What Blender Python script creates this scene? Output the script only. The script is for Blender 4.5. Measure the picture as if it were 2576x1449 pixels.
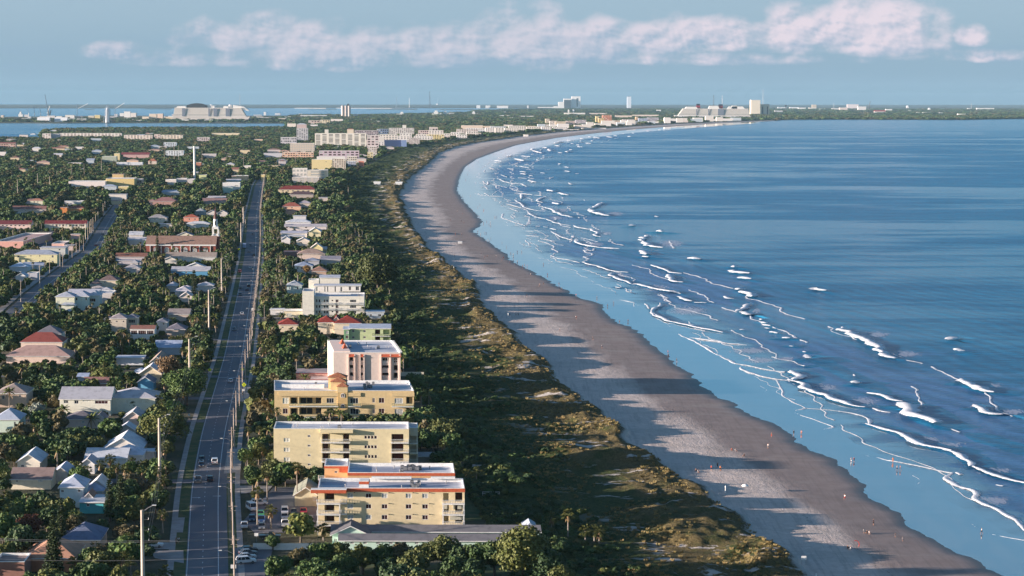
import bpy,bmesh,math,random
import numpy as np
from mathutils import Vector,Matrix,noise as mnoise
S=bpy.context.scene
for o in list(bpy.data.objects):
 bpy.data.objects.remove(o)
COL=S.collection
R=math.radians
random.seed(7)
RNG=np.random.default_rng(11)
# ---- camera
CAM_Z=116.0
FQ=5009.0
PITCH,ROLL=R(5.432),R(0.15)
CR=Matrix.Rotation(math.pi/2-PITCH,3,'X')@Matrix.Rotation(ROLL,3,'Z')
cam=bpy.data.cameras.new('camera')
cam.lens=70.0
cam.sensor_width=36.0
cam.clip_start=5.0
cam.clip_end=200000.0
camo=bpy.data.objects.new('camera',cam)
COL.objects.link(camo)
camo.matrix_world=Matrix.Translation((0,0,CAM_Z))@CR.to_4x4()
S.camera=camo
# ---- light
HAZE=1.25e-5
SUN_EL,SUN_AZ=R(8.0),R(12.5)
w=bpy.data.worlds.new('World')
S.world=w
w.use_nodes=True
S.view_settings.view_transform='Standard'
S.view_settings.look='None'
S.view_settings.exposure=1.35
S.view_settings.gamma=1.0
sl=bpy.data.lights.new('sun','SUN')
sl.energy=5.0
sl.angle=R(0.5)
sl.color=(1.0,0.85,0.74)
so=bpy.data.objects.new('sun',sl)
COL.objects.link(so)
dirv=Vector((math.cos(SUN_AZ)*math.cos(SUN_EL),math.sin(SUN_AZ)*math.cos(SUN_EL),-math.sin(SUN_EL)))
so.rotation_euler=dirv.to_track_quat('-Z','Y').to_euler()
so.location=(-300,-100,400)
class NT:
 """tiny helper for node trees"""
 def __init__(s,t):
  s.t=t
 def n(s,typ,**kw):
  nd=s.t.nodes.new(typ)
  for k,v in kw.items():
   setattr(nd,k,v)
  return nd
 def put(s,inp,v):
  if isinstance(v,bpy.types.NodeSocket):
   s.t.links.new(v,inp)
  elif v is not None:
   inp.default_value=v
 def m(s,op,a,b=None,c=None,clamp=False):
  nd=s.n('ShaderNodeMath',operation=op,use_clamp=clamp)
  for i,v in enumerate((a,b,c)):
   s.put(nd.inputs[i],v)
  return nd.outputs[0]
 def noise(s,vec,scale,detail=3,rough=.5,dist=0.0,color=False):
  nd=s.n('ShaderNodeTexNoise')
  if vec is not None:
   s.put(nd.inputs['Vector'],vec)
  nd.inputs['Scale'].default_value=scale
  nd.inputs['Detail'].default_value=detail
  nd.inputs['Roughness'].default_value=rough
  nd.inputs['Distortion'].default_value=dist
  return nd.outputs['Color' if color else 'Fac']
 def ramp(s,v,a,b,lo=0.0,hi=1.0,smooth=True):
  nd=s.n('ShaderNodeMapRange')
  if smooth:
   nd.interpolation_type='SMOOTHSTEP'
  s.put(nd.inputs[0],v)
  for i,x in enumerate((a,b,lo,hi)):
   s.put(nd.inputs[i+1],x)
  return nd.outputs[0]
 def mix(s,f,a,b,mode='MIX'):
  nd=s.n('ShaderNodeMix',data_type='RGBA',blend_type=mode)
  s.put(nd.inputs[0],f)
  s.put(nd.inputs[6],(*a,1)if isinstance(a,tuple)and len(a)==3 else a)
  s.put(nd.inputs[7],(*b,1)if isinstance(b,tuple)and len(b)==3 else b)
  return nd.outputs[2]
 def xyz(s,v):
  nd=s.n('ShaderNodeSeparateXYZ')
  s.put(nd.inputs[0],v)
  return nd.outputs
 def vec(s,x,y,z):
  nd=s.n('ShaderNodeCombineXYZ')
  for i,v in enumerate((x,y,z)):
   s.put(nd.inputs[i],v)
  return nd.outputs[0]
 def mul(s,v,sc):
  nd=s.n('ShaderNodeVectorMath',operation='MULTIPLY')
  s.put(nd.inputs[0],v)
  nd.inputs[1].default_value=sc
  return nd.outputs[0]
 def bump(s,h,dist,strength=1.0):
  nd=s.n('ShaderNodeBump')
  s.put(nd.inputs['Height'],h)
  nd.inputs['Distance'].default_value=dist
  s.put(nd.inputs['Strength'],strength)
  return nd.outputs[0]
N=NT(w.node_tree)
bg=w.node_tree.nodes.get('Background')or N.n('ShaderNodeBackground')
tc=N.n('ShaderNodeTexCoord').outputs['Generated']
dx,dy,dz=N.xyz(tc)
zc=N.m('MAXIMUM',dz,0.004)
sky=N.n('ShaderNodeTexSky',sky_type='NISHITA',sun_disc=False)
sky.sun_elevation=SUN_EL
sky.sun_rotation=math.pi+(math.pi/2-SUN_AZ)
sky.ozone_density=3.0
sky.dust_density=0.6
sky.air_density=1.0
N.put(sky.inputs[0],N.vec(dx,dy,zc))
skyc=sky.outputs[0]
ty=N.m('MAXIMUM',dy,0.02)
su=N.m('MULTIPLY',N.m('DIVIDE',dx,ty),FQ/1000)
sv=N.m('MULTIPLY',N.m('DIVIDE',dz,ty),FQ/1000)
lowmask=N.ramp(dz,0.25,0.95,1.0,0.0)
front=N.ramp(dy,-0.3,0.4)
hor=N.mix(N.ramp(dz,0.001,0.008),(.85,1.42,1.95),(1.36,2.12,2.82))
hor=N.mix(N.ramp(dz,0.01,0.05),hor,(1.72,2.44,3.08))
hor=N.mix(N.ramp(dz,0.048,0.11),hor,(0.66,1.78,2.85))
hor=N.mix(N.ramp(dz,0.18,0.55),hor,(0.26,1.02,2.2))
skyc=N.mix(N.m('MULTIPLY',N.m('MULTIPLY',lowmask,front),.93),skyc,hor)
CL=[(-.62,.160,.20,.045,.9),(-.52,.150,.16,.060,1.0),(-.36,.145,.16,.040,.9),(-.13,.150,.20,.062,1.0),(-.02,.168,.12,.062,1.0),(.10,.160,.10,.085,1.05),(.22,.150,.14,.060,.9),(.35,.155,.18,.045,.75),(.50,.165,.16,.045,.85),(.69,.175,.12,.060,1.0),(.85,.190,.13,.075,1.15),(.94,.195,.15,.080,1.15),(1.15,.165,.05,.030,1.0),(-.98,.118,.08,.024,.8),(-.83,.100,.14,.020,.5),(-.50,.090,.12,.022,.6),(1.20,.110,.20,.014,.5),(.25,.105,.45,.018,.45),(-.25,.100,.3,.02,.4)]
wob=N.noise(N.vec(N.m('MULTIPLY',su,1.0),N.m('MULTIPLY',sv,1.6),0.0),7,3,.5)
wu=N.m('ADD',su,N.m('MULTIPLY',N.m('SUBTRACT',wob,.5),.12))
env=None
for(cu,cv,a,b,k)in CL:
 e1=N.m('POWER',N.m('MULTIPLY',N.m('SUBTRACT',wu,cu),1/a),2)
 dv=N.m('SUBTRACT',sv,cv-b*.5)
 up=N.m('MULTIPLY',N.m('MAXIMUM',dv,0.0),1/(b*1.35))
 dn=N.m('MULTIPLY',N.m('MINIMUM',dv,0.0),1/(b*.55))
 e=N.m('ADD',e1,N.m('ADD',N.m('POWER',up,2),N.m('POWER',dn,2)))
 e=N.m('MULTIPLY',N.m('SUBTRACT',1.0,e),k)
 env=e if env is None else N.m('MAXIMUM',env,e)
env=N.m('MAXIMUM',env,-1.5)
def puffs(ou,ov):
 v=N.vec(N.m('ADD',su,ou),N.m('ADD',N.m('MULTIPLY',sv,1.5),ov),3.1)
 a=N.noise(v,9,8,.55)
 b=N.n('ShaderNodeTexVoronoi',feature='SMOOTH_F1')
 N.put(b.inputs['Vector'],N.vec(N.m('ADD',N.m('ADD',su,ou),N.m('MULTIPLY',a,.03)),N.m('ADD',N.m('MULTIPLY',sv,1.3),N.m('ADD',ov,N.m('MULTIPLY',a,.03))),0.0))
 b.inputs['Scale'].default_value=13
 b.inputs['Smoothness'].default_value=.35
 return N.m('SUBTRACT',N.m('MULTIPLY',a,1.6),N.m('MULTIPLY',b.outputs['Distance'],.45))
p0=puffs(0.0,0.0)
p1=puffs(-.010,.012)
body=N.m('ADD',N.m('MULTIPLY',env,.95),N.m('SUBTRACT',N.m('MULTIPLY',p0,1.8),.92))
cmask=N.ramp(body,-.32,.95)
relief=N.m('SUBTRACT',p0,p1)
lit=N.m('ADD',N.m('ADD',.62,N.m('MULTIPLY',relief,3.0)),N.m('MULTIPLY',N.m('SUBTRACT',sv,.135),5.0),clamp=True)
ccol=N.mix(lit,(1.75,2.3,3.0),(4.2,3.65,4.0))
skyc=N.mix(N.m('MULTIPLY',cmask,N.ramp(su,-.1,.75,.58,.86)),skyc,ccol)
veil=N.noise(N.vec(N.m('MULTIPLY',su,1.0),N.m('MULTIPLY',sv,9.0),5.0),3.2,5,.55)
vm=N.m('MULTIPLY',N.ramp(veil,.45,.68),N.m('MULTIPLY',N.ramp(sv,.03,.09),N.ramp(sv,.12,.19,1.0,0.0)))
skyc=N.mix(N.m('MULTIPLY',vm,.35),skyc,(1.45,2.12,2.85))
N.put(bg.inputs[0],skyc)
bg.inputs[1].default_value=0.08
S.cycles.max_bounces=5
S.cycles.diffuse_bounces=2
S.cycles.glossy_bounces=2
S.cycles.use_denoising=True
outw=w.node_tree.nodes.get('World Output')or N.n('ShaderNodeOutputWorld')
w.node_tree.links.new(bg.outputs[0],outw.inputs[0])
# ---- picture <-> place
def P(u,v,z=0.0):
 d=CR@Vector(((u-1288)/FQ,-(v-724.5)/FQ,-1.0))
 t=(z-CAM_Z)/d.z
 return Vector((d.x*t,d.y*t,z))
CRI=CR.transposed()
def proj(p):
 q=CRI@(Vector(p)-Vector((0,0,CAM_Z)))
 if q.z>-1:
  return None
 return(1288-q.x/q.z*FQ,724.5+q.y/q.z*FQ,-q.z)
def K(c,x,y):
 ox,oy,s={'1':(0,1086.7,4),'2':(603.7,1086.7,4),'3':(1207.5,1086.7,4),'4':(1811.2,1086.7,3.3684),'5':(0,724.5,4),'6':(603.7,724.5,4),'A':(0,429.3,4.267),'B':(469.6,429.3,4.267),'C':(0,214.7,4.267),'D':(536.7,214.7,4.267),'E':(1006.2,214.7,3.84),'F':(1610,214.7,2.667),'7':(1811.2,724.5,3.3684),'8':(1140.4,402.5,2.954),'q':(0,0,1)}[c]
 return ox+x/s,oy+y/s
 # ---- mesh helper
SPLIT={'glass_door','column','wall_lamp','canopy_','cornice','parapet','pier','buttress','door_slot','crossarm','low_bay_'}
class MB:
 def __init__(s):
  s.v,s.f,s.mi=[],[],[]
 def face(s,pts,m=0):
  i=len(s.v)
  s.v.extend(tuple(p)for p in pts)
  s.f.append(tuple(range(i,i+len(pts))))
  s.mi.append(m)
 def box(s,x0,x1,y0,y1,z0,z1,m=0,top=None):
  i=len(s.v)
  s.v+=[(x0,y0,z0),(x1,y0,z0),(x1,y1,z0),(x0,y1,z0),(x0,y0,z1),(x1,y0,z1),(x1,y1,z1),(x0,y1,z1)]
  for k,f in enumerate(((3,2,1,0),(4,5,6,7),(0,1,5,4),(1,2,6,5),(2,3,7,6),(3,0,4,7))):
   s.f.append(tuple(i+a for a in f))
   s.mi.append(top if(k==1 and top is not None)else m)
 def prism(s,poly,axis,a,b,m=0):
  """poly: list of (p, q) in the plane across the axis, counter-clockwise; extruded from a to b"""
  def pt(p,q,t):
   return{'x':(t,p,q),'y':(p,t,q),'z':(p,q,t)}[axis]
  n=len(poly)
  i=len(s.v)
  s.v+=[pt(p,q,a)for p,q in poly]+[pt(p,q,b)for p,q in poly]
  flip=axis=='y'
  for k in range(n):
   f=(i+k,i+(k+1)%n,i+n+(k+1)%n,i+n+k)
   s.f.append(f[::-1]if flip else f)
   s.mi.append(m)
  c0,c1=tuple(i+k for k in range(n))[::-1],tuple(i+n+k for k in range(n))
  s.f+=[c0[::-1],c1[::-1]]if flip else[c0,c1]
  s.mi+=[m,m]
 def tube(s,pts,rads,n=6,m=0,cap=True):
  pts=[Vector(p)for p in pts]
  base=len(s.v)
  for k,p in enumerate(pts):
   d=(pts[min(k+1,len(pts)-1)]-pts[max(k-1,0)]).normalized()
   a=Vector((1,0,0))if abs(d.x)<.8 else Vector((0,1,0))
   x=d.cross(a).normalized()
   y=d.cross(x)
   for j in range(n):
    t=2*math.pi*j/n
    s.v.append(tuple(p+(x*math.cos(t)+y*math.sin(t))*rads[k]))
  for k in range(len(pts)-1):
   for j in range(n):
    a,b=base+k*n+j,base+k*n+(j+1)%n
    s.f.append((a,a+n,b+n,b))
    s.mi.append(m)
  if cap:
   s.f.append(tuple(base+j for j in range(n)))
   s.f.append(tuple(base+(len(pts)-1)*n+j for j in range(n))[::-1])
   s.mi+=[m,m]
 def mesh(s,name,mats,smooth=False):
  me=bpy.data.meshes.new(name)
  me.from_pydata(s.v,[],s.f)
  for m in(mats if isinstance(mats,(list,tuple))else[mats]):
   me.materials.append(m)
  me.polygons.foreach_set('material_index',s.mi)
  if smooth:
   me.polygons.foreach_set('use_smooth',[True]*len(s.f))
  me.update()
  return me
 def build(s,name,mats,parent=None,smooth=False,loc=None):
  if name in SPLIT and parent is not None and len(s.v)>8 and len(s.v)%8==0:
   n=len(s.v)//8
   out=None
   for k in range(n):
    m_=MB()
    m_.v=s.v[8*k:8*k+8]
    m_.f=[tuple(i-8*k for i in f)for f in s.f[6*k:6*k+6]]
    m_.mi=s.mi[6*k:6*k+6]
    out=link(name,m_.mesh(name,mats,smooth),parent,loc)
   return out
  return link(name,s.mesh(name,mats,smooth),parent,loc)
def link(name,data,parent=None,loc=None):
 o=bpy.data.objects.new(name,data)
 COL.objects.link(o)
 if parent is not None:
  o.parent=parent
 if loc is not None:
  o.location=loc
 return o
def np_mesh(name,verts,faces,mats,smooth=False):
 verts=np.asarray(verts,dtype=np.float32)
 faces=np.asarray(faces,dtype=np.int32)
 me=bpy.data.meshes.new(name)
 me.vertices.add(len(verts))
 me.vertices.foreach_set('co',verts.ravel())
 k=faces.shape[1]
 me.loops.add(faces.size)
 me.loops.foreach_set('vertex_index',faces.ravel())
 me.polygons.add(len(faces))
 me.polygons.foreach_set('loop_start',np.arange(0,faces.size,k,dtype=np.int32))
 for m in(mats if isinstance(mats,(list,tuple))else[mats]):
  me.materials.append(m)
 if smooth:
  me.polygons.foreach_set('use_smooth',np.ones(len(faces),dtype=bool))
 me.update(calc_edges=True)
 return me
THINGS=[]
def tag(o,label=None,cat=None,group=None,kind=None):
 if label:
  o['label']=label
 if cat:
  o['category']=cat
 if group:
  o['group']=group
 if kind:
  o['kind']=kind
 if cat:
  THINGS.append(o)
 return o
def thing(name,label,cat,loc=(0,0,0),rz=0.0,group=None):
 o=link(name,None)
 o.location=loc
 o.rotation_euler=(0,0,rz)
 return tag(o,label,cat,group)
def dup(root,loc,rz=0.0,sc=None,label=None,group=None):
 r=root.copy()
 COL.objects.link(r)
 r.location=loc
 r.rotation_euler=(0,0,rz)
 if sc is not None:
  r.scale=sc if isinstance(sc,(tuple,list))else(sc,sc,sc)
 if label:
  r['label']=label
 if group:
  r['group']=group
 for ch in root.children:
  c=ch.copy()
  COL.objects.link(c)
  c.parent=r
  for g in ch.children:
   d=g.copy()
   COL.objects.link(d)
   d.parent=c
 THINGS.append(r)
 return r
 # ---- materials
MC={}
def mat(name,c,c2=None,rough=.8,scale=.6,bump=0.0,bscale=None,detail=4,metal=0.0,spec=.3,amt=1.0,stretch=(1,1,1),obj=False,lo=.35,hi=.7):
 if name in MC:
  return MC[name]
 m=bpy.data.materials.new(name)
 m.use_nodes=True
 N=NT(m.node_tree)
 b=m.node_tree.nodes['Principled BSDF']
 if obj:
  v=N.n('ShaderNodeTexCoord').outputs['Object']
 else:
  v=N.n('ShaderNodeNewGeometry').outputs['Position']
 v=N.mul(v,stretch)
 if c2 is None:
  c2=tuple(x*.82 for x in c)
 f=N.m('MULTIPLY',N.ramp(N.noise(v,scale,detail,.6),lo,hi),amt)
 N.put(b.inputs['Base Color'],N.mix(f,c,c2))
 b.inputs['Roughness'].default_value=rough
 b.inputs['Metallic'].default_value=metal
 b.inputs['Specular IOR Level'].default_value=spec
 if bump:
  N.put(b.inputs['Normal'],N.bump(N.noise(v,bscale or scale*4,4,.6),bump))
 MC[name]=m
 return m
def lin(r,g,b):
 return tuple(((x/255+.055)/1.055)**2.4 if x>10 else x/3294.6 for x in(r,g,b))
 # ---- coast lines, read off the photo and laid on the ground
A_Q=[(2560,1460),(2400,1390),(2330,1350),(2280,1310),(2200,1262),(2165,1222),(2140,1190),(2080,1150),(2000,1107),(1960,1075),(1870,1030),(1780,985),(1765,965),(1700,915),(1640,865),(1600,830),(1530,800),(1510,765),(1450,745),(1400,718),(1350,690),(1290,660),(1270,635),(1230,610),(1190,582),(1215,560),(1195,535),(1170,510),(1150,480),(1155,450),(1170,420),(1200,400),(1240,385),(1300,365),(1400,347),(1500,335),(1600,325),(1700,318),(1800,311),(1950,304)]
B_Q=[(2030,1449),(1990,1415),(1940,1380),(1900,1325),(1850,1290),(1780,1235),(1700,1190),(1640,1150),(1570,1110),(1560,1070),(1500,1040),(1480,1000),(1420,975),(1390,930),(1370,905),(1310,860),(1290,830),(1250,800),(1215,760),(1195,715),(1150,680),(1100,640),(1060,600),(1040,570),(1020,520),(1010,490),(1030,455),(1060,430),(1090,405),(1110,385),(1150,370),(1200,360),(1300,345),(1400,333),(1500,325),(1600,318),(1700,312),(1850,306),(1950,302.5)]
C_Q=[(1290,1449),(1280,1400),(1190,1250),(1170,1150),(1080,1000),(1040,900),(1010,800),(990,720),(960,650),(900,580),(870,500),(880,450),(920,420),(960,395),(1010,375),(1080,362),(1150,352),(1250,343),(1350,332),(1450,326),(1550,318),(1700,310),(1850,304.5),(1950,301.5)]
W_Q=[(2576,1362),(2491,1345),(2449,1321),(2345,1277),(2290,1236),(2316,1208),(2209,1170),(2062,1104),(2050,1085),(2000,1040),(1966,990),(1880,935),(1740,850),(1640,800),(1560,757),(1536,731),(1421,675),(1364,655),(1320,633),(1300,600),(1270,560),(1245,520),(1200,490),(1195,455),(1210,425),(1240,402),(1300,381),(1400,357),(1500,343),(1600,332),(1750,320),(1900,309)]
def line_fn(q,z):
 pts=[P(u,v,z)for u,v in q]
 if pts[0].y>420:
  d=(pts[0]-pts[1]).normalized()
  pts.insert(0,pts[0]+d*160)
 pts.sort(key=lambda p:p.y)
 ys,xs=np.array([p.y for p in pts]),np.array([p.x for p in pts])
 return lambda y:np.interp(y,ys,xs)
fA,fB,fC,fW=line_fn(A_Q,.35),line_fn(B_Q,2.0),line_fn(C_Q,2.5),line_fn(W_Q,0.0)
YMAX=P(1950,302.5,1).y
G=2.5
def fbm(x,y,s,o=5,seed=0):
 """value-noise fbm over arrays"""
 tot,amp,res=0,1.0,np.zeros_like(x)
 for k in range(o):
  xs,ys=x*s+13.7*k+seed,y*s+7.3*k-seed
  xi,yi=np.floor(xs).astype(np.int64),np.floor(ys).astype(np.int64)
  xf,yf=xs-xi,ys-yi
  xf,yf=xf*xf*(3-2*xf),yf*yf*(3-2*yf)
  def h(a,b):
   n=(a*374761393+b*668265263)&0xffffffff
   n=((n^(n>>13))*1274126177)&0xffffffff
   return((n^(n>>16))&0xffff)/65535.0
  a,b,c,d=h(xi,yi),h(xi+1,yi),h(xi,yi+1),h(xi+1,yi+1)
  res=res+amp*((a*(1-xf)+b*xf)*(1-yf)+(c*(1-xf)+d*xf)*yf)
  tot+=amp
  amp*=.5
  s=s*2.03
 return res/tot
rows=1500
Yr=385.0*(YMAX/385.0)**(np.linspace(0,1,rows))
nd,nb,nw=110,60,22
cols_t=np.concatenate([np.linspace(0,1,nd),1+np.linspace(0,1,nb+1)[1:],2+np.linspace(0,1,nw+1)[1:]])
xa,xb,xc=fA(Yr),fB(Yr),fC(Yr)
jag=(fbm(Yr,Yr*0,.05,5,3)-.5)
xb=xb+jag*9
xa=xa+(fbm(Yr,Yr*0,.12,4,9)-.5)*6
xb=np.maximum(xb,xc+4)
xa=np.maximum(xa,xb+3)
xw=np.maximum(fW(Yr),xa+4)+25
T,YY=np.meshgrid(cols_t,Yr)
x3=np.where(T<=1,xc[:,None]+(xb-xc)[:,None]*T,np.where(T<=2,xb[:,None]+(xa-xb)[:,None]*(T-1),xa[:,None]+(xw-xa)[:,None]*(T-2)))
hump=fbm(x3,YY,.045,5,21)
hump2=fbm(x3,YY,.16,4,5)
ridge=np.exp(-((T-.86)/.10)**2)
ed=np.clip(T/.12,0,1)
zd=G+ed*(np.clip(hump-.42,0,1)*9+(hump2-.5)*1.2+ridge*(.7+1.2*(hump2-.3)))
zd=zd*np.clip((1.03-T)/.09,0,1)+1.9*(1-np.clip((1.03-T)/.09,0,1))
tb=np.clip(T-1,0,1)
zb=1.9+(.35-1.9)*tb**1.2+(fbm(x3,YY,.25,3,2)-.5)*.35*np.clip(1-tb*1.6,0,1)*np.clip(tb*12,0,1)
tw=np.clip(T-2,0,1)
zw=.35*(1-tw)**1.0-.9*tw**3
ZZ=np.where(T<=1,zd,np.where(T<=2,zb,zw))
grid_v=np.stack([x3,YY,ZZ],-1)
def grid_piece(name,c0,c1,m,smooth=True):
 sub=grid_v[:,c0:c1+1].reshape(-1,3)
 nc=c1-c0+1
 i=np.arange(rows-1)[:,None]*nc+np.arange(nc-1)[None]
 f=np.stack([i,i+1,i+nc+1,i+nc],-1).reshape(-1,4)
 return link(name,np_mesh(name,sub,f,m,smooth))
m=bpy.data.materials.new('dune_scrub')
m.use_nodes=True
N=NT(m.node_tree)
b=m.node_tree.nodes['Principled BSDF']
pos=N.n('ShaderNodeNewGeometry').outputs['Position']
px_,py_,pz_=N.xyz(pos)
attr=N.n('ShaderNodeAttribute',attribute_name='across')
across=attr.outputs['Fac']
n1=N.noise(N.mul(pos,(1,.5,1)),.06,6,.65)
n2=N.noise(pos,1.4,5,.7)
n3=N.noise(N.mul(pos,(1,.6,1)),.022,4,.6)
green=N.mix(N.ramp(n2,.3,.7),(.038,.058,.020),(.092,.112,.038))
tan=N.mix(N.ramp(n2,.3,.7),(.115,.090,.042),(.215,.165,.078))
toat=N.m('ADD',N.m('MULTIPLY',N.ramp(across,.2,.9),.62),N.m('MULTIPLY',N.m('SUBTRACT',n1,.5),2.2),clamp=True)
c=N.mix(N.ramp(toat,.25,.6),green,tan)
sand_in=N.m('MULTIPLY',N.ramp(N.noise(N.mul(pos,(.6,1.3,1)),.11,6,.65),.57,.61),N.ramp(across,.25,.6))
sand_in=N.m('MAXIMUM',sand_in,N.ramp(N.m('ADD',across,N.m('MULTIPLY',N.m('SUBTRACT',n2,.5),.10)),.955,.985))
c=N.mix(sand_in,c,(.50,.45,.40))
N.put(b.inputs['Base Color'],c)
b.inputs['Roughness'].default_value=.95
b.inputs['Specular IOR Level'].default_value=.1
veg=N.m('SUBTRACT',1.0,sand_in)
hgt=N.m('MULTIPLY',N.m('ADD',N.noise(pos,1.1,5,.7),N.m('MULTIPLY',n2,.6)),N.m('ADD',.15,N.m('MULTIPLY',veg,.85)))
N.put(b.inputs['Normal'],N.bump(hgt,1.6,.9))
M_DUNE=m
o=grid_piece('dunes',0,nd-1,M_DUNE,smooth=False)
a=o.data.attributes.new('across','FLOAT','POINT')
a.data.foreach_set('value',np.repeat(cols_t[None,:nd],rows,0).astype(np.float32).ravel())
tag(o,kind='structure')
m=bpy.data.materials.new('beach_sand')
m.use_nodes=True
N=NT(m.node_tree)
b=m.node_tree.nodes['Principled BSDF']
pos=N.n('ShaderNodeNewGeometry').outputs['Position']
ac=N.n('ShaderNodeAttribute',attribute_name='across').outputs['Fac']
nn=N.noise(N.mul(pos,(1,.25,1)),.08,5,.6)
dry=N.mix(N.ramp(N.noise(pos,.5,6,.7),.3,.7),(.56,.455,.40),(.68,.57,.51))
damp=N.mix(N.ramp(N.noise(pos,.15,4,.6),.3,.7),(.285,.215,.190),(.345,.265,.235))
f=N.ramp(N.m('ADD',ac,N.m('MULTIPLY',N.m('SUBTRACT',nn,.5),.55)),.34,.62)
c=N.mix(f,dry,damp)
trk=N.noise(N.mul(pos,(1,.05,1)),.9,4,.65)
c=N.mix(N.m('MULTIPLY',N.ramp(trk,.5,.62),.2),c,(.12,.10,.09))
c=N.mix(N.m('MULTIPLY',N.ramp(N.noise(N.mul(pos,(.5,1.6,1)),.06,5,.6),.5,.66),.35),c,(.42,.36,.31))
wrack=N.m('MULTIPLY',N.ramp(N.m('ABSOLUTE',N.m('SUBTRACT',N.m('ADD',ac,N.m('MULTIPLY',N.m('SUBTRACT',N.noise(pos,.05,4,.6),.5),.4)),.42)),0,.012,1,0),N.ramp(N.noise(pos,.9,4,.7),.5,.62))
c=N.mix(N.m('MULTIPLY',wrack,.8),c,(.10,.08,.06))
c=N.mix(N.ramp(ac,.88,1.0),c,(.085,.078,.075))
N.put(b.inputs['Base Color'],c)
N.put(b.inputs['Roughness'],N.ramp(ac,.8,1.0,.9,.42))
b.inputs['Specular IOR Level'].default_value=.35
prints=N.m('ADD',N.noise(pos,1.8,5,.75),N.m('MULTIPLY',N.noise(N.mul(pos,(1,.3,1)),.7,3,.6),.9))
N.put(b.inputs['Normal'],N.bump(prints,.42,N.ramp(ac,.25,.75,.8,.06)))
M_SAND=m
o=grid_piece('beach',nd-1,nd-1+nb,M_SAND)
a=o.data.attributes.new('across','FLOAT','POINT')
a.data.foreach_set('value',np.repeat((cols_t[None,nd-1:nd+nb]-1),rows,0).astype(np.float32).ravel())
tag(o,kind='structure')
m=bpy.data.materials.new('wet_sand')
m.use_nodes=True
N=NT(m.node_tree)
b=m.node_tree.nodes['Principled BSDF']
pos=N.n('ShaderNodeNewGeometry').outputs['Position']
N.put(b.inputs['Base Color'],N.mix(N.ramp(N.noise(N.mul(pos,(1,.3,1)),.11,5,.65,.6),.42,.58),(.22,.25,.275),(.17,.215,.255)))  # base colour carries part of the sky's blue sheen, beside the real reflection
b.inputs['IOR'].default_value=1.5
b.inputs['Specular IOR Level'].default_value=.8
N.put(b.inputs['Roughness'],N.ramp(N.noise(pos,.2,3,.6),.3,.7,.04,.10))
b.inputs['Coat Weight'].default_value=1.0
b.inputs['Coat Roughness'].default_value=.03
b.inputs['Coat IOR'].default_value=1.6
N.put(b.inputs['Normal'],N.bump(N.noise(N.mul(pos,(1,.4,1)),.22,4,.6),.05))
o=grid_piece('wet_sand',nd-1+nb,len(cols_t)-1,m)
tag(o,kind='structure')
# ---- sea
m=bpy.data.materials.new('sea_water')
m.use_nodes=True
N=NT(m.node_tree)
b=m.node_tree.nodes['Principled BSDF']
pos=N.n('ShaderNodeNewGeometry').outputs['Position']
px_,py_,pz_=N.xyz(pos)
big=N.noise(N.mul(pos,(.35,1,1)),.0045,5,.62,.6)
mid=N.noise(N.mul(pos,(.25,1,1)),.02,5,.65,.4)
far=N.ramp(py_,700,5000)
slick=N.m('ADD',N.m('MULTIPLY',big,.65),N.m('MULTIPLY',mid,.35))
calm=N.m('MULTIPLY',N.ramp(slick,.47,.57),N.ramp(py_,500,1500,.12,1.0))
shore=N.ramp(py_,5200,9000)
calm=N.m('MAXIMUM',calm,N.m('MULTIPLY',shore,.8))
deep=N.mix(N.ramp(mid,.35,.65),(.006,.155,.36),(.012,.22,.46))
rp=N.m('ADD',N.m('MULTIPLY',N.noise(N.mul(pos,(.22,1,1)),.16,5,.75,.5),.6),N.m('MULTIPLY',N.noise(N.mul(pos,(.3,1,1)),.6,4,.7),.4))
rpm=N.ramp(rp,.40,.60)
deep=N.mix(rpm,N.mix(.42,deep,(.0,.02,.05)),N.mix(.35,deep,(.02,.17,.30)))  # light and dark wave faces painted into the base colour by ripple noise
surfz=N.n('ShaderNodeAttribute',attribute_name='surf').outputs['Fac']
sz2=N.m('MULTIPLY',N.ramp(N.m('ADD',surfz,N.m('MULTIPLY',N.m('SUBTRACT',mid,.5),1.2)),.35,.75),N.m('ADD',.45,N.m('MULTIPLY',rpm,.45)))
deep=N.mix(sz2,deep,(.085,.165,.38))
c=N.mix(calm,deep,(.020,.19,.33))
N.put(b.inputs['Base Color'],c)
b.inputs['IOR'].default_value=1.333
b.inputs['Specular IOR Level'].default_value=.22
b.inputs['Specular Tint'].default_value=(.45,.85,1,1)
N.put(b.inputs['Roughness'],N.m('ADD',.12,N.m('MULTIPLY',N.m('SUBTRACT',1.0,calm),.12)))
rip=N.noise(N.mul(pos,(.45,1,1)),.55,6,.68,.3)
swell=N.n('ShaderNodeTexWave',wave_type='BANDS',bands_direction='X',wave_profile='SIN')
rot=N.n('ShaderNodeVectorRotate',rotation_type='Z_AXIS')
N.put(rot.inputs['Vector'],pos)
rot.inputs['Angle'].default_value=R(-14)
N.put(swell.inputs['Vector'],rot.outputs[0])
swell.inputs['Scale'].default_value=.028
swell.inputs['Distortion'].default_value=9
swell.inputs['Detail'].default_value=3
swell.inputs['Detail Scale'].default_value=.35
h=N.m('ADD',N.m('MULTIPLY',rip,1.9),N.m('MULTIPLY',swell.outputs['Fac'],.9))
h=N.m('ADD',h,N.m('MULTIPLY',N.noise(N.mul(pos,(.32,1,1)),.16,6,.7),4.0))
shal=N.n('ShaderNodeAttribute',attribute_name='shallow').outputs['Fac']
N.put(b.inputs['Normal'],N.bump(h,1.0,N.m('MULTIPLY',N.m('SUBTRACT',1.0,N.m('MULTIPLY',calm,.75)),N.m('SUBTRACT',1.0,N.m('MULTIPLY',shal,.93)))))
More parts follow.
